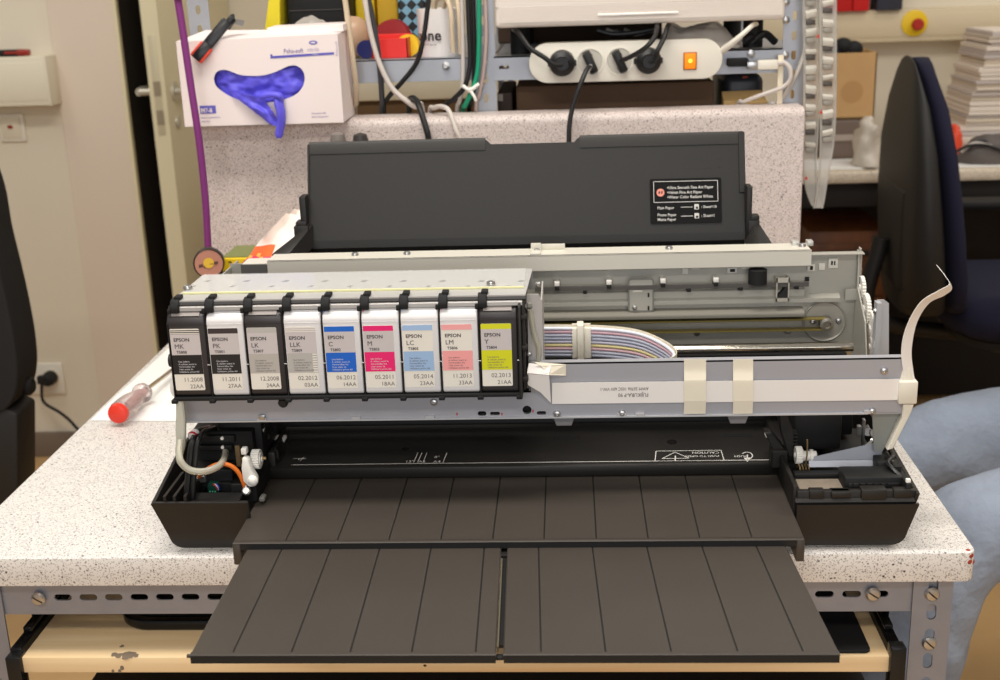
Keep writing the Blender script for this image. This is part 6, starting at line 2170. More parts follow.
m.ribbon([V((a.x + .010, .44, TT + .002)), V((a.x + .012, .42, TT + .02)), V((a.x + .022, .41, TT + .040)), V((a.x + .05, .42, TT + .048))], V((.15, 1, .1)), .030, .0004, 6)
solo('paper_curl', m, PAPER, 'curled white paper edge beside the first dark cartridge', 'paper', smooth=60)
# screwdriver with clear handle
h0, h1 = V((-.498, .372, TT + .0185)), V((-.420, .545, TT + .012))
h0 = atz(118, 413.5, TT + .0165)
tip = atz(168, 374, TT + .012)
dd = (V((tip.x, tip.y, TT + .0155)) - h0).normalized()
sdv = empty('screwdriver', (h0.x, h0.y, TT + .001), 'screwdriver with clear handle and red end cap on the paper sheet', 'screwdriver')
HL = .080
R1 = .0132
prof = [(.0105, 0), (R1, .004), (R1 * 1.03, .022), (R1 * .98, .040), (R1 * .82, .052), (.0085, .058), (.0085, .064), (.0125, .068), (.0128, .076), (.0105, .080), (.004, .081)]
hm = MB()
n = 24
vs, fs = [], []
aa = dd.orthogonal().normalized(); bb = dd.cross(aa)
for r_, h in prof:
    for k in range(n):
        t = 2 * PI * k / n
        fl_ = 1 - .07 * (abs(math.cos(3 * t)) if h < .055 or h > .066 else 0)
        vs.append(h0 + dd * h + (aa * math.cos(t) + bb * math.sin(t)) * r_ * fl_)
for j in range(len(prof) - 1):
    for k in range(n):
        fs.append((j * n + k, j * n + (k + 1) % n, (j + 1) * n + (k + 1) % n, (j + 1) * n + k))
fs += [tuple(range(n))[::-1], tuple((len(prof) - 1) * n + k for k in range(n))]
hm.add(vs, fs)
obj('handle', hm, mat('clear acetate', (236, 222, 220), .12, trans=.8, ior=1.35), sdv, smooth=40)
m = MB(); m.lathe([(.0085, -.0035), (.0112, -.0022), (.0122, .0002), (.0124, .004), (.0100, .0045)], h0 - dd * .0008, dd, 24); obj('end_cap', m, mat('red acetate', (224, 58, 40), .3), sdv, smooth=40)
m = MB(); m.cyl(h0 + dd * .02, h0 + dd * .075, .0034, n=12); m.hexa([h0 + dd * .04 + aa * .006 - bb * .001, h0 + dd * .055 + aa * .006 - bb * .001, h0 + dd * .055 + aa * .006 + bb * .001, h0 + dd * .04 + aa * .006 + bb * .001] + [h0 + dd * .04 + aa * .008 - bb * .001, h0 + dd * .055 + aa * .008 - bb * .001, h0 + dd * .055 + aa * .008 + bb * .001, h0 + dd * .04 + aa * .008 + bb * .001]); obj('tang', m, mat('dull red tang', (206, 160, 154), .4), sdv)
m = MB(); m.cyl(h0 + dd * .079, h0 + dd * .195 - V((0, 0, .004)), .0029, n=14); m.cyl(h0 + dd * .195 - V((0, 0, .004)), h0 + dd * .21 - V((0, 0, .0045)), .0029, .0012, n=14); obj('blade', m, CHROME, sdv, smooth=60)

# plastic carrier bag behind the printer
m = MB()
CB_ = [[(240, 268), (262, 270), (290, 270), (325, 268)], [(250, 255), (268, 256), (290, 256), (325, 252)], [(258, 243), (274, 241), (292, 239), (325, 238)], [(272, 228), (283, 226), (296, 225), (325, 224)], [(286, 213), (292, 214), (300, 215), (325, 214)]]
vs, fs = [], []
rows = []
for zl in (TT + .0012, .80, .85):
    rows.append(spline([(lambda p_: V((p_.x - .012 + .004 * i, p_.y, zl)))(at(x, y, .465 + .02 * (i % 2))) for i, (x, y) in enumerate(CB_[0])], 5))
for j, row in enumerate(CB_):
    pts3 = spline([at(x, y, .47 + .018 * j + .02 * (i % 2)) for i, (x, y) in enumerate(row)], 5)
    rows.append(pts3)
nn_ = len(rows[0])
grid = []
for i in range(nn_):
    grid.append(spline([r[i] for r in rows], 4))
H2 = len(grid[0])
for i in range(nn_):
    for j in range(H2):
        p = grid[i][j].copy()
        p.y += .010 * noise.noise(p * 38) + .005 * noise.noise(p * 90)
        p.z = max(p.z, TT + .0012)
        vs.append(p)
mi_ = []
for i in range(nn_ - 1):
    for j in range(H2 - 1):
        m.add([], [])
        fs.append((i * H2 + j, i * H2 + j + 1, (i + 1) * H2 + j + 1, (i + 1) * H2 + j))
base_n = len(m.v)
m.v += vs
for f in fs:
    i, j = f[0] // H2, f[0] % H2 - 12
    m.f.append(list(f))
    band = 0
    if -6 <= j <= 6 and i < 6:
        band = 2 if j < 4 else 1
        if 3 <= j < 5 and i < 5 and (i + j) % 3 == 0:
            band = 3
    m.mi.append(band)
vs2 = [p + V((.004, .03, -.0005)) for p in vs]
o_ = len(m.v)
m.v += vs2
for f in fs:
    m.f.append([k_ + o_ for k_ in f[::-1]]); m.mi.append(0)
for i in range(nn_):
    a_ = i * H2 + H2 - 1
bag = solo('carrier_bag', m, [mat('white bag film', (248, 238, 230), .4), mat('orange bag print', (246, 104, 44), .4), mat('pink bag print', (236, 62, 104), .4), mat('yellow bag print', (250, 190, 90), .4)], 'white plastic bag with orange and pink print left behind the printer', 'bag', smooth=70, fix=False)
# bring the bag down to the bench: folded lower body
# tape roll with printed side, and the yellow box
tq = at(209, 263, .50)
tr_ = empty('adhesive_roll', (tq.x, .50, TT), 'roll with brown side and yellow centre left behind the printer', 'tape roll')
rr = .0195
m = MB(); td = V((.25, -1, .1)).normalized()
zc2 = tq
m.lathe([(rr, 0), (rr, .018), (rr * .93, .020), (rr * .9, .0185)], tq + td * -.012, td, 36); obj('roll', m, mat('black roll rim', (46, 40, 36), .4), tr_)
m = MB(); m.lathe([(rr * .9, 0), (rr * .9, .0004)], tq + td * .0068, td, 36); sd_ = obj('side_disc', m, mat('rosy brown disc', (176, 120, 98), .4), tr_)
m = MB(); m.lathe([(rr * .34, 0), (rr * .34, .0004)], tq + td * .0076 + V((.0, 0, .001)), td, 20); obj('centre_disc', m, mat('ochre centre', (214, 172, 44), .4), sd_)
m = MB()
tu = td.cross(Z).normalized() * -1
for k, (dx, dz) in enumerate(((-.010, -.002), (-.004, -.0030), (.003, -.002), (.009, .0005))):
    o3 = tq + td * .0082 + tu * dx + Z * dz
    m.flat([(-.0026, -.002), (.0024, -.0016), (.0026, .0020), (-.0022, .0016)], o3, tu, Z)
obj('printed_band', m, mat('dark printed band', (92, 56, 44), .5), sd_, fix=False, smooth=0)
m = MB(); m.box(tq.x - .004, tq.x + .03, .50, .53, TT + .0002, tq.z - rr * .9, .002); m.prism([(tq.x - .022, TT + .0002), (tq.x + .022, TT + .0002), (tq.x + .02, TT + .012), (tq.x - .02, TT + .012)], 'y', .485, .54, .002); obj('stand', m, mat('dark stand', (50, 46, 44), .5), tr_)
a, c = at(222, 272, .53), at(245, 258, .53)
m = MB(); m.box(a.x, c.x + .012, .53, .60, TT + .0002, c.z, .0015); m.box(a.x + .002, c.x + .012, .533, .60, c.z, at(232, 252, .56).z, .001, mi=1)
yb_ = solo('yellow_box', m, [YEL, mat('moss green lid', (120, 126, 72), .5)], 'yellow box with moss green top behind the printer at the left', 'box', smooth=0)
m = MB(); q = at(230, 262, .5295); m.box(q.x - .002, q.x + .002, .529, .5305, q.z - .001, q.z + .001); obj('print', m, mat('brown print', (110, 84, 30), .5), yb_)
# two knobs just behind the paper support
for k, (px, py) in enumerate(((338, 137), (361, 137))):
    q = at(px, py, .60)
    kb = empty('tool_handle', (q.x, .62, TT), ['grey round tool handle beside the carton below the hanging glove', 'black tool handle with yellow mark just right of the grey one'][k], 'tool')
    m = MB()
    m.lathe([(.002, .006), (.0085, .004), (.0105, -.004), (.0105, -.05), (.008, -.058), (.003, -.06), (.003, TT + .0005 - q.z)], (q.x, .60 if not k else .595, q.z), (0, 0, 1), 20)
    hd = obj('grip', m, mat('grey grip', (120, 112, 106), .4) if not k else mat('black grip', (58, 54, 52), .4), kb)
    if k:
        m = MB(); m.lathe([(.0108, -.006), (.0108, -.011)], (q.x, .595, q.z), (0, 0, 1), 20, caps=False); obj('yellow_band', m, YEL, hd)
# ------------------------------------------------------------------ second bench by the right wall
DKX0, DKX1, DKY, DKZ = .50, 3.2, 2.0, .74
db = empty('rear_desk', (1.4, 2.3, 0), 'long speckled desk by the far right wall behind the office chair', 'desk')
m = MB(); m.prism([(DKY, DKZ - .028), (DKY - .002, DKZ - .02), (DKY, DKZ - .004), (DKY + .006, DKZ), (2.575, DKZ), (2.575, DKZ - .028)], 'x', DKX0, DKX1, .001, 1)
obj('worktop', m, laminate('rear desk laminate', (224, 208, 186), (150, 136, 118), (90, 80, 70)), db, smooth=28)
DKM = mat('dark desk panel', (30, 25, 22), .7)
m = MB(); m.box(DKX0 + .03, DKX1 - .02, 2.38, 2.40, .02, DKZ - .029, .002); obj('modesty_panel', m, DKM, db)
m = MB(); m.box(DKX0 + .02, DKX1 - .02, DKY + .02, DKY + .04, DKZ - .09, DKZ - .0285, .001); obj('front_rail', m, DKM, db)
for x in (DKX0 + .04, 1.22, 2.2, DKX1 - .07):
    for y in (DKY + .04, 2.50):
        m = MB(); m.box(x, x + .035, y, y + .035, .0, DKZ - .029, .002); m.cyl((x + .0175, y + .0175, 0), (x + .0175, y + .0175, .012), .022, n=14); obj('leg', m, DKM, db)
bc = empty('brown_cabinet', (.78, 2.2, 0), 'brown wooden drawer cabinet under the rear desk', 'cabinet')
cx0, cx1 = at(806, 300, 2.08).x, at(886, 300, 2.08).x
zt = at(840, 232, 2.08).z
m = MB(); m.box(cx0, cx1, 2.085, 2.37, .04, zt, .003); m.box(cx0 + .02, cx1 - .02, 2.10, 2.36, 0, .04); body_ = obj('body', m, BROWNWOOD, bc)
for z0, z1 in ((.05, .22), (.225, .40), (.405, zt - .03)):
    m = MB(); m.box(cx0 + .004, cx1 - .004, 2.078, 2.086, z0, z1, .002); dr_ = obj('drawer', m, BROWNWOOD, bc)
    m = MB(); m.box((cx0 + cx1) / 2 - .05, (cx0 + cx1) / 2 + .05, 2.070, 2.079, z1 - .03, z1 - .018, .002); obj('handle', m, DKM, dr_)
m = MB(); a, c = at(849, 331, 2.0), at(864, 270, 2.0); m.box(a.x, c.x, 2.02, 2.045, 0, c.z, .003); m.box(a.x - .03, c.x + .03, 2.0, 2.06, 0, .012, .002)
solo('beige_post', m, mat('beige dim board', (196, 176, 136), .7), 'narrow beige upright board in front of the brown cabinet', 'board')
# cardboard carton on a grey device
a, c = at(824, 120, 2.2), at(877, 148, 2.2)
ZD = DKZ
m = MB(); z1 = at(850, 119, 2.2).z
m.box(a.x, c.x - .012, 2.2, 2.45, ZD + .0005, z1 - .001, .006); m.box(a.x + .003, c.x - .016, 2.197, 2.2, (ZD + z1) / 2 - .004, (ZD + z1) / 2 + .012, .001, mi=1)
solo('grey_drive', m, [mat('grey dim device', (120, 104, 94), .5), mat('light grey slot', (176, 162, 152), .5)], 'flat grey device under the cardboard carton on the rear desk', 'device', smooth=0)
a, c = at(828, 60, 2.2), at(875, 100, 2.2)
zt2 = at(850, 53, 2.2).z
cc = empty('cardboard_carton', ((a.x + c.x) / 2, 2.3, z1), 'brown cardboard carton with a faint round mark on the rear desk', 'carton')
m = MB()
t_ = .004
x0, x1, y0, y1 = a.x - .05, c.x, 2.2, 2.42
for (xa, xb, ya, yb2_) in ((x0, x1, y0, y0 + t_), (x0, x1, y1 - t_, y1), (x0, x0 + t_, y0, y1), (x1 - t_, x1, y0, y1)):
    m.box(xa, xb, ya, yb2_, z1, zt2, .0006, 1)
m.box(x0, x1, y0, y1, z1, z1 + t_)
cbx = obj('carton', m, CARD, cc, smooth=0)
m = MB(); q = at(852, 92, 2.1995); m.flat(circ(q.x, q.z, .028, 28), (0, 2.1995, 0), X, Z); obj('round_mark', m, mat('faint carton print', (192, 148, 98), .8), cbx, fix=False, smooth=0)
m = MB()
for k in range(5):
    q = at(832 + k * 5, 52, 2.28); m.ball((q.x, 2.27 + .02 * (k % 2), zt2 - .005 + .008 * (k % 3)), .026, 1, .8, .9)
solo('black_cloth', m, MATB, 'black crumpled cloth sticking out of the cardboard carton', 'cloth', smooth=60)
# white crumpled bag and paper sheets on the desk
def crumple(name, px0, px1, py0, py1, y, dep, m_, lab, cat, seed=0, amp=.02, fr=30, group=None):
    a, c = at(px0, py1, y), at(px1, py0, y)
    m = MB()
    vs, fs = [], []
    n1_, n2_ = 20, 12
    for j in range(n2_ + 1):
        for i in range(n1_):
            t = 2 * PI * i / n1_
            ph = PI / 2 * j / n2_
            rr = math.cos(ph) if j < n2_ else .02
            p = V(((a.x + c.x) / 2 + (c.x - a.x) / 2 * rr * math.cos(t), y + dep / 2 + dep / 2 * rr * math.sin(t), ZD + .001 + (c.z - ZD) * math.sin(ph)))
            f_ = noise.noise(V((p.x * fr, p.y * fr, p.z * fr + seed))) + .5 * noise.noise(V((p.x * fr * 2.3, p.y * fr * 2.3, p.z * fr * 2.3 + seed)))
            p += V((math.cos(t), math.sin(t), .5)) * amp * f_
            p.z = max(p.z, ZD + .001)
            vs.append(p)
    for j in range(n2_):
        for i in range(n1_):
            fs.append((j * n1_ + i, j * n1_ + (i + 1) % n1_, (j + 1) * n1_ + (i + 1) % n1_, (j + 1) * n1_ + i))
    fs.append(tuple(range(n1_))[::-1])
    m.add(vs, fs)
    return solo(name, m, m_, lab, cat, group, smooth=60)


crumple('white_bag', 858, 886, 119, 162, 2.03, .10, mat('white dim film', (214, 204, 190), .4), 'crumpled white bag on the rear desk beside the office chair', 'bag', 1)
m = MB()
for k, (x0, x1, y0, z) in enumerate(((.62, .83, 2.03, 0),)):
    m.box(x0, x1, y0, y0 + .15, ZD + .0005, ZD + .004, .0004)
solo('paper_sheet', m, PAPER, 'white paper sheets lying below the cardboard carton on the rear desk', 'paper', smooth=0)
crumple('red_tag', 947, 966, 125, 152, 2.19, .06, mat('orange red plastic', (226, 74, 40), .4), 'orange red crumpled plastic right of the office chair back', 'plastic', 4, .012)
crumple('grey_pouch', 962, 1030, 135, 152, 2.04, .09, mat('grey pouch cloth', (96, 88, 84), .6), 'grey cable pouch lying before the tall paper stack', 'pouch', 7, .014)
m = MB()
for k in range(3):
    q = at(955 + 14 * k, 152, 2.02)
    m = MB(); pts3 = [at(x + 6 * k, yv, 2.04 + .01 * k) for x, yv in ((955, 152), (968, 146 - k * 3), (985, 145 + k), (1000, 150), (1016, 153))]
    for p_ in pts3:
        p_.z = max(p_.z, ZD + .004)
    m.tube(pts3, .0035, 7, 6); solo('thin_cable', m, [BLKC, GRC, MATS['cable grey'] if 'cable grey' in MATS else DGC][k], ['thin black cable before the paper stack', 'pale thin cable before the paper stack', 'dark thin cable over the grey pouch'][k], 'cable', 'cables on the rear desk')
m = MB(); m.box(.88, 1.25, 2.02, 2.2, ZD + .0005, ZD + .003, .0004); solo('paper_sheet', m, PAPER, 'white papers lying right of the office chair on the rear desk', 'paper', smooth=0)
m = MB()
random.seed(12)
z = ZD + .001
q0_ = at(962, 100, 2.22)
prev = 0
while z < at(985, 35, 2.22).z:
    h = random.uniform(.004, .014)
    f_ = (z - ZD) / .32
    xl = q0_.x + .075 * max(0, f_ - .1) - .03 * max(0, .25 - f_) + random.uniform(-.006, .006)
    m.box(xl, xl + .30, 2.22 + random.uniform(-.008, .008), 2.43, z, z + h * .86, .0006, 1, mi=random.choice((0, 0, 0, 1, 2)))
    m.box(xl + .006, xl + .294, 2.228, 2.425, z + h * .86, z + h)
    z += h
st = solo('paper_stack', m, [mat('warm paper', (226, 214, 200), .7), mat('greyish paper', (196, 186, 180), .7), mat('beige paper', (210, 196, 176), .7)], 'tall uneven stack of papers at the right end of the rear desk', 'paper stack', smooth=0)

# ------------------------------------------------------------------ office chair by the rear desk
ang = math.radians(-3)
cfw, csd = V((math.cos(ang), math.sin(ang), 0)), V((-math.sin(ang), math.cos(ang), 0))
cc0 = at(918, 220, 1.62)
base = V((cc0.x + .17, 1.66, 0))
oc = empty('office_chair', base, 'black office chair with navy cushions standing before the rear desk', 'office chair')


def slab(mb, o, fw, sd, rows, bend=None, mi=0):
    """rows: (height, half width, rear offset, front offset) of a rounded pad."""
    vs, fs = [], []
    N = 20
    for (h, w, r, f) in rows:
        for k in range(N):
            t = 2 * PI * k / N
            cx, sx = math.cos(t), math.sin(t)
            ex = math.copysign(abs(cx) ** .55, cx); ey = math.copysign(abs(sx) ** .55, sx)
            vs.append(o + sd * (w * ex) + fw * ((r + f) / 2 + (f - r) / 2 * ey) + Z * h)
    R = len(rows)
    for j in range(R - 1):
        for k in range(N):
            fs.append((j * N + k, j * N + (k + 1) % N, (j + 1) * N + (k + 1) % N, (j + 1) * N + k))
    fs += [tuple(range(N))[::-1], tuple((R - 1) * N + k for k in range(N))]
    mb.add(vs, fs, mi)


cc0.x = at(882, 160, 1.62).x + .070
zt_ = at(905, 56, 1.62).z
zb_c = .52
hb_ = zt_ - zb_c
bo = V((cc0.x, 1.62, zb_c))
def prof_rows(d0, d1, wk, trim):
    out = []
    for t, w, r in ((0, .13, -.006), (.04, .17, -.012), (.15, .20, -.03), (.32, .212, -.052), (.45, .212, -.045), (.65, .20, -.02), (.82, .150, .004), (.93, .10, .018), (.98, .06, .026), (1.0, .02, .03)):
        h = hb_ * t * trim + hb_ * (1 - trim) / 2
        sf = -.018 + .078 * (1 - t)
        lo_, hi_ = (-.035 - .012 * math.sin(PI * t), sf) if d0 < 0 else (sf - .004, sf + .038)
        if t > .9:
            lo_ += .004 if d0 < 0 else 0
            hi_ -= .008
        out.append((h, w * wk, lo_, hi_))
    return out
m = MB(); slab(m, bo, cfw, csd, prof_rows(-.045, .012, 1.0, 1.0)); bk = obj('back_shell', m, CHSHELL, oc, smooth=60)
m = MB(); slab(m, bo, cfw, csd, prof_rows(.006, .050, .96, .985)); obj('back_cushion', m, NAVY, oc, smooth=60)
m = MB(); q = bo - cfw * .034 + Z * (hb_ * .32)
m.hexa([q + csd * a + Z * b + cfw * c for a, b, c in ((-.11, -.12, -.012), (.11, -.12, -.012), (.12, -.12, .02), (-.12, -.12, .02), (-.13, .10, -.014), (.13, .10, -.014), (.15, .10, .01), (-.15, .10, .01))], .012, 3)
obj('lumbar_plate', m, mat('black ribbed plastic', (24, 22, 22), .6), bk)
so2 = base + cfw * .12
m = MB(); slab(m, V((so2.x, so2.y, .46)), cfw, csd, [(0, .20, -.20, .20), (.02, .235, -.235, .235), (.06, .24, -.24, .24), (.085, .22, -.22, .225), (.095, .17, -.17, .17)]); obj('seat', m, NAVY, oc, smooth=60)
m = MB(); slab(m, V((so2.x, so2.y, .435)), cfw, csd, [(0, .18, -.18, .18), (.012, .21, -.21, .21), (.028, .21, -.21, .21)]); obj('seat_shell', m, CHSHELL, oc, smooth=60)
m = MB(); m.tube([bo - cfw * .06 + Z * .14, bo - cfw * .075 - Z * .03, base + cfw * .0 + Z * .43 - cfw * .05, so2 + Z * .43], .018, 10, 5); obj('back_bar', m, CHSHELL, oc, smooth=60)
for s in (-1, 1):
    m = MB()
    p_ = so2 + csd * (.25 * s)
    m.tube([p_ - cfw * .02 - csd * .05 * s + Z * .445, p_ + Z * .46, p_ + Z * .55, p_ + Z * .66], .014, 10, 4)
    m.hexa([p_ + csd * a + cfw * b + Z * c for a, b, c in ((-.03, -.13, .66), (.03, -.13, .66), (.03, .13, .66), (-.03, .13, .66), (-.035, -.13, .685), (.035, -.13, .685), (.035, .13, .685), (-.035, .13, .685))], .01, 2)
    obj('armrest', m, CHSHELL, oc)
m = MB(); m.cyl((so2.x, so2.y, .10), (so2.x, so2.y, .26), .028, n=16); m.cyl((so2.x, so2.y, .26), (so2.x, so2.y, .436), .016, n=14); obj('column', m, mat('grey lacquered tube', (150, 140, 124), .4), oc)
for k in range(5):
    t = 2 * PI * k / 5 + .4
    e = V((so2.x + .29 * math.cos(t), so2.y + .29 * math.sin(t), 0))
    m = MB(); m.tube([V((so2.x, so2.y, .115)), (V((so2.x, so2.y, .115)) * .5 + (e + Z * .075) * .5) + Z * .008, e + Z * .07], lambda t_: .026 - .010 * t_, 8, 4)
    lg_ = obj('base_leg', m, CHSHELL, oc, smooth=50)
    m = MB(); dd_ = V((-math.sin(t), math.cos(t), 0)); m.cyl(e + Z * .027 - dd_ * .022, e + Z * .027 - dd_ * .004, .027, n=16); m.cyl(e + Z * .027 + dd_ * .004, e + Z * .027 + dd_ * .022, .027, n=16); m.cyl(e + Z * .04, e + Z * .075, .007, n=8)
    obj('caster', m, MATB, lg_)

# ------------------------------------------------------------------ black chair at the left edge
LY = 1.0
lc = empty('office_chair', (-1.16, LY + .05, 0), 'black fabric office chair at the left edge of the photo by the wall', 'office chair')
out = [at(x, y, LY) for x, y in ((-6, 150), (6, 185), (13, 225), (22, 262), (30, 298), (36, 332), (38, 362), (33, 384), (20, 396), (-20, 404))]
cx = -1.10
left = [V((2 * cx - p.x, LY, p.z)) for p in out]
m = MB()
pts2 = spline([V((p.x, 0, p.z)) for p in out], 4)
pr_ = [(p.x, p.z) for p in pts2] + [(2 * cx - p.x, p.z) for p in pts2[::-1]]
m.prism(pr_, 'y', LY - .085, LY, .020, 3)
bks = obj('backrest', m, CHFAB, lc, smooth=60)
m = MB()
a, c = at(-30, 520, LY - .01), at(37, 396, LY - .01)
P2 = [at(x, y, LY) for x, y in ((-40, 392), (24, 392), (37, 398), (37, 470), (30, 488), (-40, 512))]
m.prism([(p.x, p.z) for p in P2], 'y', LY - .08, LY, .008, 2)
obj('back_bracket', m, CHSHELL, lc)
q = at(36, 380, LY - .0)
m = MB(); m.lathe([(.010, -.01), (.0165, 0), (.0175, .010), (.012, .016)], (q.x - .008, LY - .03, q.z), (1, 0, 0), 18); obj('knob', m, MATB, lc)
sz = .44
m = MB(); slab(m, V((cx - .46, LY - .05, sz)), Y_, X, [(0, .20, -.20, .20), (.02, .235, -.235, .235), (.06, .24, -.24, .24), (.09, .2, -.2, .2)]); obj('seat', m, CHFAB, lc, smooth=60)
m = MB(); m.cyl((cx - .46, LY - .05, .11), (cx - .46, LY - .05, .442), .025, n=16); m.tube([(cx - .46, LY - .05, .43), (cx - .2, LY - .05, .43), (cx - .05, LY - .06, .47), (cx - .05, LY - .05, .6)], .022, 8, 4); obj('column', m, CHSHELL, lc)
for k in range(5):
    t = 2 * PI * k / 5 + 1.0
    o3 = V((cx - .46, LY - .05, 0))
    e = o3 + V((.29 * math.cos(t), .29 * math.sin(t), 0))
    m = MB(); m.tube([o3 + Z * .12, o3 * .5 + e * .5 + Z * .105, e + Z * .07], lambda t_: .026 - .010 * t_, 8, 4); lg_ = obj('base_leg', m, CHSHELL, lc, smooth=50)
    m = MB(); dd_ = V((-math.sin(t), math.cos(t), 0)); m.cyl(e + Z * .027 - dd_ * .022, e + Z * .027 - dd_ * .004, .027, n=16); m.cyl(e + Z * .027 + dd_ * .004, e + Z * .027 + dd_ * .022, .027, n=16); m.cyl(e + Z * .04, e + Z * .075, .007, n=8); obj('caster', m, MATB, lg_)

# ------------------------------------------------------------------ the person sitting at the right
SKIN = mat('skin', (224, 172, 140), .5)
DENIM = mat('faded blue denim', (138, 147, 162), .85, 0, .30, 14, 1.0, 34)
for n_ in DENIM.node_tree.nodes:
    if n_.type == 'BUMP':
        n_.inputs['Distance'].default_value = .006
SHIRT = mat('dark grey shirt', (70, 72, 78), .85)


def skinned(name, joints, edges, radii, m_, parent, root, sub=2, crease=None):
    me = bpy.data.meshes.new(name)
    c = V(joints[root])
    me.from_pydata([V(j) - c for j in joints], edges, [])
    o = bpy.data.objects.new(name, me)
    COL.objects.link(o)
    md = o.modifiers.new('skin', 'SKIN')
    md.use_smooth_shade = True
    for i, r in enumerate(radii):
        r = r if isinstance(r, tuple) else (r, r)
        me.skin_vertices[0].data[i].radius = r
        me.skin_vertices[0].data[i].use_root = (i == root)
    s = o.modifiers.new('sub', 'SUBSURF'); s.levels = sub; s.render_levels = sub
    dg = bpy.context.evaluated_depsgraph_get(); dg.update()
    me2 = bpy.data.meshes.new_from_object(o.evaluated_get(dg))
    bpy.data.objects.remove(o)
    vs = [v.co + c for v in me2.vertices]
    fs = [list(p.vertices) for p in me2.polygons]
    bpy.data.meshes.remove(me2)
    m = MB(); m.add(vs, fs)
    if crease:
        m.v = [crease(v) for v in m.v]
    return obj(name, m, m_, parent, smooth=180)


HN, HF = V((.99, .58, .555)), V((1.02, .78, .550))        # hips: near and far leg
KN, KF = V((.500, .400, .553)), V((.515, .735, .529))     # knees
AN, AF_ = V((.405, .375, .10)), V((.60, .75, .10))        # ankles
PEL = V((1.04, .68, .60))
per = empty('person', (1.0, .66, 0), 'seated person in faded blue jeans at the right end of the bench', 'person')
J, E_, R_ = [], [], []


def jn(p, r, par=None):
    J.append(V(p)); R_.append(r)
    if par is not None:
        E_.append((par, len(J) - 1))
    return len(J) - 1


p0 = jn(PEL, .105)
sp1 = jn((1.06, .68, .78), .115, p0); sp2 = jn((1.05, .68, .95), .125, sp1); ne = jn((1.04, .68, 1.09), .055, sp2)
hd0 = jn((1.02, .68, 1.17), .062, ne); hd1 = jn((1.005, .68, 1.25), .082, hd0); hd2 = jn((1.02, .68, 1.33), .062, hd1)
for s, hip, kn, an in ((-1, HN, KN, AN), (1, HF, KF, AF_)):
    h = jn(hip, .085, p0); t_ = jn(hip.lerp(kn, .5), .072, h); k = jn(kn, .056, t_); c1 = jn(kn.lerp(an, .35), .054, k); a = jn(an, .036, c1)
    f = jn(an + V((-.06, 0, -.045)), .034, a); jn(an + V((-.15, 0, -.062)), .028, f)
    sh = jn((1.05, .68 + .17 * s, 1.03), .055, sp2); el = jn((1.14, .68 + .25 * s, .78), .040, sh); wr = jn((.95, .68 + .14 * s, .705), .027, el)
    pa = jn((.885, .68 + .10 * s, .70), (.034, .018), wr)
    for q_ in range(4):
        b_ = jn(V((.85, .68 + .10 * s + (q_ - 1.5) * .019, .700)), .0085, pa); b2_ = jn(V((.815 - .006 * (q_ in (1, 2)), .68 + .10 * s + (q_ - 1.5) * .021, .692)), .008, b_); jn(V((.795 - .008 * (q_ in (1, 2)), .68 + .10 * s + (q_ - 1.5) * .021, .675)), .0065, b2_)
    tb_ = jn(V((.905, .68 + .10 * s - .036 * s, .70)), .010, pa); jn(V((.865, .68 + .10 * s - .058 * s, .692)), .0085, tb_)
skinned('body', J, E_, R_, SKIN, per, 0, 1)
# jeans
J, E_, R_ = [], [], []
p0 = jn(PEL, .118); jn(PEL + V((.01, 0, .08)), .122, p0)
for hip, kn, an in ((HN, KN, AN), (HF, KF, AF_)):
    h = jn(hip, .098, p0); t1 = jn(hip.lerp(kn, .35), .090 if hip is HN else .104, h); t_ = jn(hip.lerp(kn, .7), .080 if hip is HN else .097, t1); k = jn(kn, .072, t_); c1 = jn(kn.lerp(an, .3), .068, k); c2 = jn(kn.lerp(an, .65), .062, c1); jn(an + V((.0, 0, -.02)), .062, c2)


def wrinkle(v):
    f = noise.noise(V((v.x * 9, v.y * 14, v.z * 11))) * .012 + noise.noise(V((v.x * 22 + v.z * 20, v.y * 8, v.z * 12 + 4))) * .009 + noise.noise(V((v.x * 50, v.y * 40, v.z * 40 + 4))) * .003
    n_ = 0
    return v + V((0, -f, f))


jo = skinned('jeans', J, E_, R_, DENIM, per, 0, 3, wrinkle)
m = MB()
for s in (0, 1):
    hip, kn = (HN, KN) if not s else (HF, KF)
    pass
J, E_, R_ = [], [], []
p0 = jn((1.055, .68, .70), .122); a_ = jn((1.06, .68, .80), .128, p0); b_ = jn((1.05, .68, .95), .138, a_); jn((1.043, .68, 1.06), .075, b_)
for s in (-1, 1):
    sh = jn((1.05, .68 + .175 * s, 1.03), .066, b_); jn((1.02, .68 + .215 * s, .87), .056, sh)
skinned('shirt', J, E_, R_, SHIRT, per, 0, 2)
m = MB(); m.ball((1.035, .68, 1.295), .098, .95, .86, .82); hr = obj('hair', m, mat('brown hair', (70, 48, 34), .7), per, smooth=80)
m = MB(); m.hexa([(.900, .670, 1.225), (.900, .690, 1.225), (.935, .694, 1.225), (.935, .666, 1.225), (.922, .674, 1.268), (.922, .686, 1.268), (.94, .69, 1.268), (.94, .67, 1.268)], .005, 2); obj('nose', m, SKIN, per)
for s in (-1, 1):
    m = MB(); m.ball((.929, .68 + .030 * s, 1.262), .011, .6, 1, .7); obj('eye', m, mat('eye white', (236, 232, 228), .2), per)
    m = MB(); m.ball((1.01, .68 + .078 * s, 1.245), .026, .7, .35, 1.1); obj('ear', m, SKIN, per)
m = MB(); m.ball((.931, .68, 1.197), .022, .35, 1, .28); obj('mouth', m, mat('lips', (186, 110, 100), .5), per)
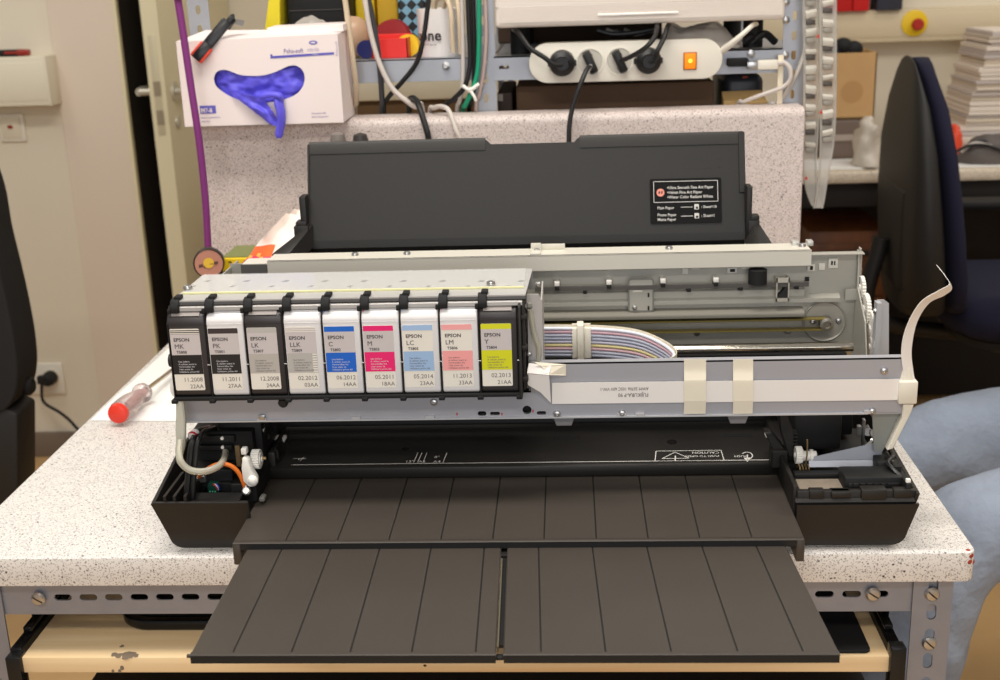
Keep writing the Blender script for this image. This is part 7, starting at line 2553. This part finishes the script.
for an in (AN, AF_):
    m = MB()
    m.hexa([an + V(p) for p in ((-.19, -.042, -.10), (.045, -.036, -.10), (.045, .036, -.10), (-.19, .042, -.10), (-.17, -.032, -.055), (.035, -.034, -.03), (.035, .034, -.03), (-.17, .032, -.055))], .022, 3)
    obj('shoe', m, mat('dark leather shoe', (52, 44, 40), .5), per)
st_ = empty('work_stool', (1.04, .68, 0), 'round black work stool the seated person sits on', 'stool')
m = MB(); m.lathe([(.17, 0), (.185, .012), (.185, .035), (.16, .048)], (1.04, .68, .396), (0, 0, 1), 32); obj('seat', m, MATB, st_)
m = MB(); m.cyl((1.04, .68, .07), (1.04, .68, .397), .024, n=16); obj('column', m, CHROME, st_)
for k in range(5):
    t = 2 * PI * k / 5; e = V((1.04 + .25 * math.cos(t), .68 + .25 * math.sin(t), .0))
    m = MB(); m.tube([(1.04, .68, .09), (1.04 + .13 * math.cos(t), .68 + .13 * math.sin(t), .075), e + Z * .04], lambda t_: .022 - .008 * t_, 8, 4); m.cyl(e, e + Z * .045, .018, n=12); obj('base_leg', m, CHSHELL, st_, smooth=50)
#print('dbg chair', [tuple(round(c, 3) for c in p) for p in out[:4]], cx, pr_[:3])
# ------------------------------------------------------------------ light
w = bpy.data.worlds.new('world')
SC.world = w
w.use_nodes = True
w.node_tree.nodes['Background'].inputs['Color'].default_value = (1.0, 0.97, 0.93, 1)
w.node_tree.nodes['Background'].inputs['Strength'].default_value = 0.28


def lamp(name, loc, sx, sy, pw, colr=(1, .95, .875), rot=(0, 0, 0)):
    l = bpy.data.lights.new(name, 'AREA')
    l.shape = 'RECTANGLE'
    l.size, l.size_y = sx, sy
    l.energy = pw
    l.color = colr
    o = bpy.data.objects.new(name, l)
    COL.objects.link(o)
    o.location = loc
    o.rotation_euler = rot
    return o


lamp('ceiling_light', (-.35, -.1, 2.65), 1.5, .35, 32)
lamp('ceiling_light', (1.9, .4, 2.65), 1.5, .35, 18)
lamp('ceiling_light', (-1.6, 1.0, 2.65), .35, 1.5, 9)
lamp('ceiling_light', (1.6, 1.7, 2.65), 1.5, .35, 10)
lamp('ceiling_light', (-.2, -1.9, 2.65), 1.5, .35, 30)
lamp('front_fill', (.3, -3.3, 1.55), 2.6, 1.3, 28, (.93, .95, 1.0), (PI / 2, 0, 0))  # fill lamp added behind the camera to brighten front faces
vs = SC.view_settings
vs.view_transform = 'Standard'
vs.look = 'None'
vs.exposure = 0.12
vs.gamma = 1.0
vs.use_curve_mapping = False
